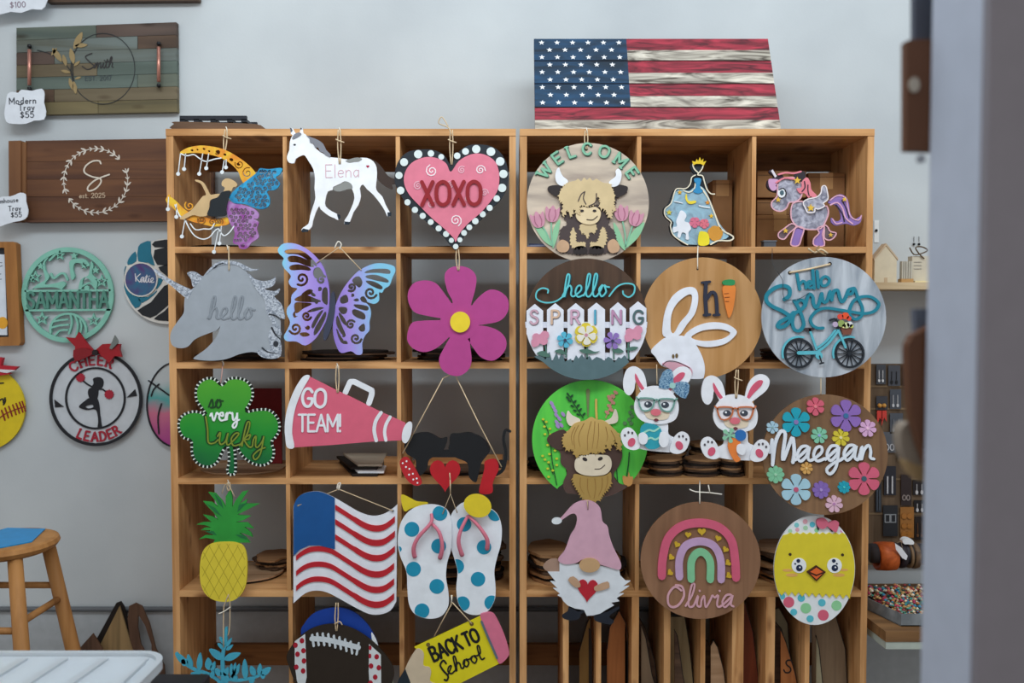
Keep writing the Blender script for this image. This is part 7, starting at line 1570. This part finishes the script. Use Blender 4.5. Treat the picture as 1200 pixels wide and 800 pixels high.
for k in range(5): x = wx(1056+k*2.6, .2); box('slat', x, x+.005, .2, .215, zs+.012, W(1060, 306, .2).z, paint('#b7b3a6'), t)
box('base', wx(1055, .2), wx(1069, .2), .195, .22, zs+.0005, zs+.012, paint('#b8905c'), t)
t = thing('packaged_cards', 'small pack of white cards with a looped brown ribbon on the wall ledge', 'package', (wx(1080, .22), .22, zs))
box('pack', wx(1068, .22), wx(1089, .22), .22, .25, zs+.006, W(1080, 300, .22).z, paint('#c8c0ae'), t); box('pack_base', wx(1068, .22), wx(1092, .22), .2, .26, zs+.0005, zs+.006, paint('#e0d2a6'), t)
cord(t, [(1066, 290), (1071, 298), (1080, 297), (1087, 293), (1080, 289), (1073, 290), (1077, 297), (1083, 303)], .215, r=.0022, mat=paint('#5b4a36'), name='ribbon')
for yy in (307, 311, 315): cord(t, [(1071, yy), (1080, yy)], .2185, r=.0006, mat=paint('#5b5e6c'), name='printed_line', smooth=1)
t = thing('earring_pair', 'pair of tiny dark drop earrings pinned to the wall above the ledge', 'earrings', W(1074, 290, WY-.004))
for x in (1071, 1077): cord(t, [(x, 277), (x, 283)], WY-.004, r=.0009, mat=hk, name='earring_wire', smooth=1); ball('bead', W(x, 286, WY-.006), .0045, hk, t)
t = thing('earring_pair', 'single dark bead earring on a white strip close beside the cubby shelf', 'earrings', W(1027, 280, WY-.004))
pl('strip', [rect(1024.5, 258, 1030, 284)], paint('#dfe4e6'), WY-.003, .002, par=t); ball('bead', W(1027, 270, WY-.007), .005, hk, t)
# earring display board
t = thing('display_board', 'brown panel on the wall behind the rows of earring cards', 'display board', W(1056, 640, WY-.02))
box('panel', wx(1023, WY-.02)-.01, wx(1110, WY-.02), WY-.018, WY-.001, W(1050, 660, WY).z, W(1050, 426, WY).z, wood('#776450', '#5c4c3c', 'z', knots=False), t)
for yy in (452, 478, 506, 560, 600): box('ledge', wx(1023, WY-.02)-.008, wx(1109, WY-.02), WY-.021, WY-.0185, W(1050, yy+1, WY).z, W(1050, yy-1, WY).z, wood('#8f7a5f', '#77644c', 'x', knots=False), t)
cards = [(1027, 427, 1038, 450, '#464a52', 'drop', '#dfe2e6', 'dark earring card with two white drops, top row left'), (1041, 428, 1055, 452, '#4b4f58', 'drop', '#14161a', 'grey earring card with two black drops, top row middle'), (1058, 428, 1070, 452, '#3a3331', 'drop', '#6b5a48', 'dark earring card at the end of the top row'),
 (1043, 456, 1056, 479, '#4b515b', 'drop', '#c8ccd2', 'grey earring card with silver teardrops, second row'), (1027, 464, 1040, 480, '#3f4149', 'red', '#cf4038', 'dark card with gold balls and red star tassels'), (1043, 484, 1058, 508, '#505660', 'drop', '#8c929a', 'grey earring card below the silver teardrops'),
 (1035, 506, 1050, 530, '#5a5f68', 'hoop', '#c4c8cf', 'slanted grey card with two silver hoops'), (1052, 512, 1064, 540, '#4a4644', 'drop', '#aaa294', 'dark card beside the silver hoops'), (1036, 546, 1050, 580, '#2c2d36', 'bar', '#cfd2d8', 'black card with two long silver bars'), (1056, 556, 1068, 592, '#33292a', 'hoop', '#9a8f8c', 'dark card with stacked small rings'),
 (1070, 562, 1085, 580, '#231f22', 'drop', '#c8c8cc', 'black card with white studs, upper right'), (1071, 586, 1085, 600, '#1d1b1e', 'drop', '#c8c8cc', 'black card with white studs, lower right'), (1035, 592, 1052, 628, '#2a2c31', 'square', '#9aa0a6', 'black card with silver square outlines'), (1055, 594, 1071, 630, '#9c6a34', 'wood', '#a86f34', 'brown leather earrings shaped like stacked ovals'), (1072, 605, 1084, 632, '#241c1a', 'drop', '#6d4a30', 'dark brown card at the bottom right'), (1026, 560, 1033, 600, '#30343a', 'bar', '#4d5560', 'narrow dark card beside the cubby shelf')]
for x0, y0, x1, y1, c, kind, c2, lab in cards:
    Yc = WY-.026; t = sign('earring_card', lab, 'earring card', (x0+x1)/2, y1, Yc); m2 = paint(c2, .35, .05, .3 if kind in ('hoop', 'bar', 'square') else 0)
    pl('card', [rect(x0, y0, x1, y1)], paint(c, .6), Yc, .002, par=t); w = x1-x0; hh = y1-y0
    for u in (.3, .7):
        x = x0 + w*u
        if kind == 'drop': pl('earring', st([(x, y0+hh*.3), (x, y0+hh*.7)], .6, 0) + [circ(x, y0+hh*.82, w*.11, w*.17, n=12)], m2, Yc-.003, .002, par=t)
        elif kind == 'hoop': pl('earring', st(circ(x, y0+hh*.75, w*.15, w*.24, n=14), 1.1, 1, closed=True), m2, Yc-.003, .002, par=t)
        elif kind == 'bar': pl('earring', [rect(x-.8, y0+hh*.35, x+.8, y0+hh*.95)], m2, Yc-.003, .002, par=t)
        elif kind == 'square': pl('earring', st([(x-2.8, y0+hh*.3), (x+2.8, y0+hh*.3), (x+2.8, y0+hh*.55), (x-2.8, y0+hh*.55), (x-2.8, y0+hh*.3)], 1.1, 0), m2, Yc-.003, .002, par=t)
        elif kind == 'wood': pl('earring', [circ(x, y0+hh*.3, w*.2, n=12), circ(x, y0+hh*.62, w*.2, n=12), circ(x, y0+hh*.9, w*.23, n=12)], m2, Yc-.004, .003, par=t)
        elif kind == 'red':
            ball('gold_ball', W(x, y0+11, Yc-.006), .0075, paint('#d09a4c', .35), t); pl('tassel', [[(x-3, y0+17), (x+3, y0+17), (x+3.2, y0+30), (x, y0+25), (x-3, y0+35)]], m2, Yc-.004, .003, par=t)
# table with bracelet bar and bead tray
zt2 = W(1060, 728, .02).z
C5 = Z(1010, 600, 4)
t = thing('display_table', 'wooden table with white painted edge right of the cubby shelf', 'table', (wx(1100, .1), .12, 0))
xA = X0(1022)+.012
top = [(xA, .02+.18), (wx(1044, -.06), -.06), (1.9, -.06), (1.9, WY-.03), (xA, WY-.03)]
flat('table_top', top, zt2-.03, .03, wood('#8c6844', '#6f5236', 'x', knots=False), t); flat('painted_edge', [(p[0]+.002, p[1]+.002) for p in top], zt2-.052, .021, paint('#a9b3ab'), t)
for x, y in ((1.86, .0), (1.86, .26), (xA+.02, .26)): box('leg', x-.02, x+.02, y, y+.04, 0, zt2-.053, paint('#8d949a'), t)
t = thing('bead_tray', 'galvanised grey metal tray heaped with coloured beads on the display table', 'tray', (wx(1080, .05), .1, zt2))
gm_ = marble('galvanised_metal', '#8f969b', '#6a7176', 14); xa, xb = wx(1062, -.02), wx(1062, -.02)+.24
ya2, yb2 = -.02, .19; zh = W(1080, 719, -.02).z; bx = X0(1024)+.022
fl2 = [(xa, ya2), (xb, ya2), (xb, yb2), (bx, yb2)]
flat('tray_floor', fl2, zt2+.001, .003, gm_, t)
def wallp(nm, a, b, z0_, z1_, th=.002):
    d = (Vector(b)-Vector(a)).normalized(); n_ = Vector((-d.y, d.x))*th
    vs = [(a[0], a[1], z0_), (b[0], b[1], z0_), (b[0]+n_.x, b[1]+n_.y, z0_), (a[0]+n_.x, a[1]+n_.y, z0_)]; vs += [(v[0], v[1], z1_) for v in vs]
    rawmesh(nm, vs, [(3,2,1,0), (4,5,6,7), (0,1,5,4), (1,2,6,5), (2,3,7,6), (3,0,4,7)], gm_, t)
wallp('tray_side', fl2[0], fl2[1], zt2+.001, zh); wallp('tray_side', fl2[1], fl2[2], zt2+.001, zh); wallp('tray_side', fl2[2], fl2[3], zt2+.001, zh+.01); wallp('tray_side', fl2[3], fl2[0], zt2+.001, zh)
# heaps of beads: one object each, far past counting
def beads(label, n, fpos, cols, r0=.004, r1=.0075, seed=3):
    R = random.Random(seed); vs = []; fs = []; mi = []
    for k in range(n):
        c = fpos(R); r = R.uniform(r0, r1); j = R.randrange(len(cols)); s = len(vs)
        for (x, y, z_) in ((0,0,1),(0,0,-1),(1,0,0),(.5,.87,0),(-.5,.87,0),(-1,0,0),(-.5,-.87,0),(.5,-.87,0)): 
            w_ = 1.0; vs.append((c[0]+x*r, c[1]+y*r, c[2]+z_*r*.8))
        for q in range(6): fs.append((s, s+2+q, s+2+(q+1) % 6)); fs.append((s+1, s+2+(q+1) % 6, s+2+q)); mi += [j, j]
    me_o = rawmesh('beads', vs, fs, None, None, smooth=True); me = me_o.data
    for c in cols: me.materials.append(paint(c, .3))
    for p, m_ in zip(me.polygons, mi): p.material_index = m_
    me_o['label'] = label; me_o['category'] = 'beads'; me_o['kind'] = 'stuff'; return me_o
def fp(R):
    u = R.random(); v = R.random(); y = ya2 + .008 + (yb2-ya2-.02)*v; xl_ = xa + (bx-xa)*v + .012; x = xl_ + (xb-.012-xl_)*u
    return (x, y, zt2 + .012 + R.random()*(zh-zt2-.016) + .028*v)
beads('heap of mixed coloured beads filling the grey metal tray', 1500, fp, ['#b03a5c', '#d8d0c0', '#3f8f7c', '#b87a4c', '#c8a06a', '#2f7c9c', '#8c3a3a', '#e0c8a8', '#6d9c8c', '#b4935c'])
def fp2(R):
    u = R.random(); v = R.random(); return (xA + .01 + .06*u*(1-v*.6), .14 + .10*v, zt2 + .006 + .02*R.random()*(1-u))
beads('loose string of brown and red beads lying left of the metal tray', 160, fp2, ['#7a5c44', '#9c2f4a', '#5c4636', '#a89478'], seed=5)
t = thing('bracelet_stand', 'dark T-bar stand holding bracelets above the bead tray', 'bracelet stand', (wx(1070, .22), .22, zt2))
yb3 = .215; zc = W(1060, 648, yb3).z; R3 = .031
dkv = paint('#3c3a3e', .6)
tube('bar', [(wx(1020, yb3)+.012, yb3, zc), (wx(1140, yb3), yb3, zc)], R3, dkv, t, n=20); tube('post', [(wx(1126, yb3), yb3, zt2+.012), (wx(1126, yb3), yb3, zc-R3*.8)], .014, dkv, t, n=12); tube('post_base', [(wx(1126, yb3), yb3, zt2+.002), (wx(1126, yb3), yb3, zt2+.012)], .035, dkv, t, n=20)
def bangle(label, px0, px1, r, c, c2=None, tag_=False):
    t = thing('bracelet', label, 'bracelet', (wx((px0+px1)/2, yb3), yb3, zc-r)); x0, x1 = wx(px0, yb3), wx(px1, yb3)
    vs = []; fs = []; n = 28
    for (x, rr) in ((x0, R3+.001), (x0, r*.96), ((x0+x1)/2, r), (x1, r*.96), (x1, R3+.001)):
        for k in range(n): vs.append((x, yb3 + rr*cos(2*pi*k/n), zc-(r-R3)*.6 + rr*sin(2*pi*k/n)))
    for j in range(5):
        for k in range(n): a = j*n+k; b = j*n+(k+1) % n; fs.append((a, b, ((j+1) % 5)*n+(k+1) % n, ((j+1) % 5)*n+k))
    rawmesh('band', vs, fs, marble('b_'+c[1:], c, c2 or c, 30), t, smooth=True)
    return t
bangle('wide bright orange bangle on the bracelet bar', 1031, 1052, .046, '#c8642c', '#9c4418')
bangle('dark beaded bracelet right of the orange bangle', 1056, 1063, .041, '#2f2a30')
bangle('thin bronze bangle near the pillar end of the bar', 1067, 1070, .041, '#7a6248'); bangle('brown coiled bangle nearest the grey pillar', 1072, 1078, .042, '#54443a', '#7a6248')
t = sign('price_tag', 'small white paper tag tied beside the orange bangle', 'tag', 1060, 655, .165); pl('paper', [Z(1010, 600, 4)(155,145, 185,165, 215,205, 208,225, 190,215, 160,175)], M_card, .165, .001, par=t); cord(t, [(1051, 636), (1056, 634), (1058, 645)], .1655, r=.0006, smooth=1)
t = sign('shell_ornament', 'small white shell resting on top of the bracelet bar', 'ornament', 1064, 636, .2); pl('shell_fan', [sm(Z(1010, 600, 4)(190,135, 205,122, 230,125, 245,140, 240,152, 215,150, 200,150), 2)], M_white, .19, .02, par=t)
# things fixed on the far side of the pillar, out of focus
Yp = -CD + .9115
def hung(name, label, cat, parts, Y=Yp):
    t = sign(name, label, cat, parts[0][1][0][0], parts[0][1][0][1], Y)
    for nm, q, m, dy, th in parts: pl(nm, [q], m, Y+dy, th, par=t)
    return t
br1 = paint('#5b3a26'); sl1 = paint('#59606e')
hung('hanging_plaque', 'blurred brown plaque with a pale disc sticking out at the top of the pillar', 'plaque', [('board', [(1062, 48), (1070, 46), (1120, 46), (1120, 178), (1062, 176)], br1, 0, .012), ('pale_disc', circ(1072, 99, 6, 9), paint('#a39c90'), -.003, .003), ('hanging_ring', circ(1080, 186, 5), paint('#9aa0a8'), .002, .003)])
hung('dark_bracket', 'blurred dark grey bracket at the top of the pillar above the brown plaque', 'bracket', [('arm', [(1072, -20), (1120, -20), (1120, 78), (1082, 78), (1078, 60), (1072, 50)], paint('#4a4f5c'), 0, .01)], Yp+.018)
hung('hanging_keepsake', 'blurred dark brown hanging wooden piece halfway down the pillar', 'plaque', [('board', sm([(1064, 410), (1068, 398), (1076, 390), (1120, 390), (1120, 570), (1095, 560), (1072, 500), (1066, 460)], 3), br1, .002, .014)])
hung('dark_bracket', 'blurred dark grey bracket on the pillar above the hanging wooden piece', 'bracket', [('arm', [(1072, 362), (1120, 360), (1120, 445), (1076, 445)], sl1, 0, .01)], Yp+.018)
hung('pale_tassel', 'blurred pale fluffy tassel low on the hanging wooden piece', 'tassel', [('tuft', sm([(1056, 505), (1066, 495), (1080, 505), (1090, 530), (1090, 555), (1070, 548), (1058, 530)], 3), paint('#857b70', .9), 0, .02), ('tip', sm([(1062, 540), (1075, 545), (1100, 550), (1100, 565), (1076, 562)], 3), paint('#9c8460', .9), -.002, .02)], Yp+.03)
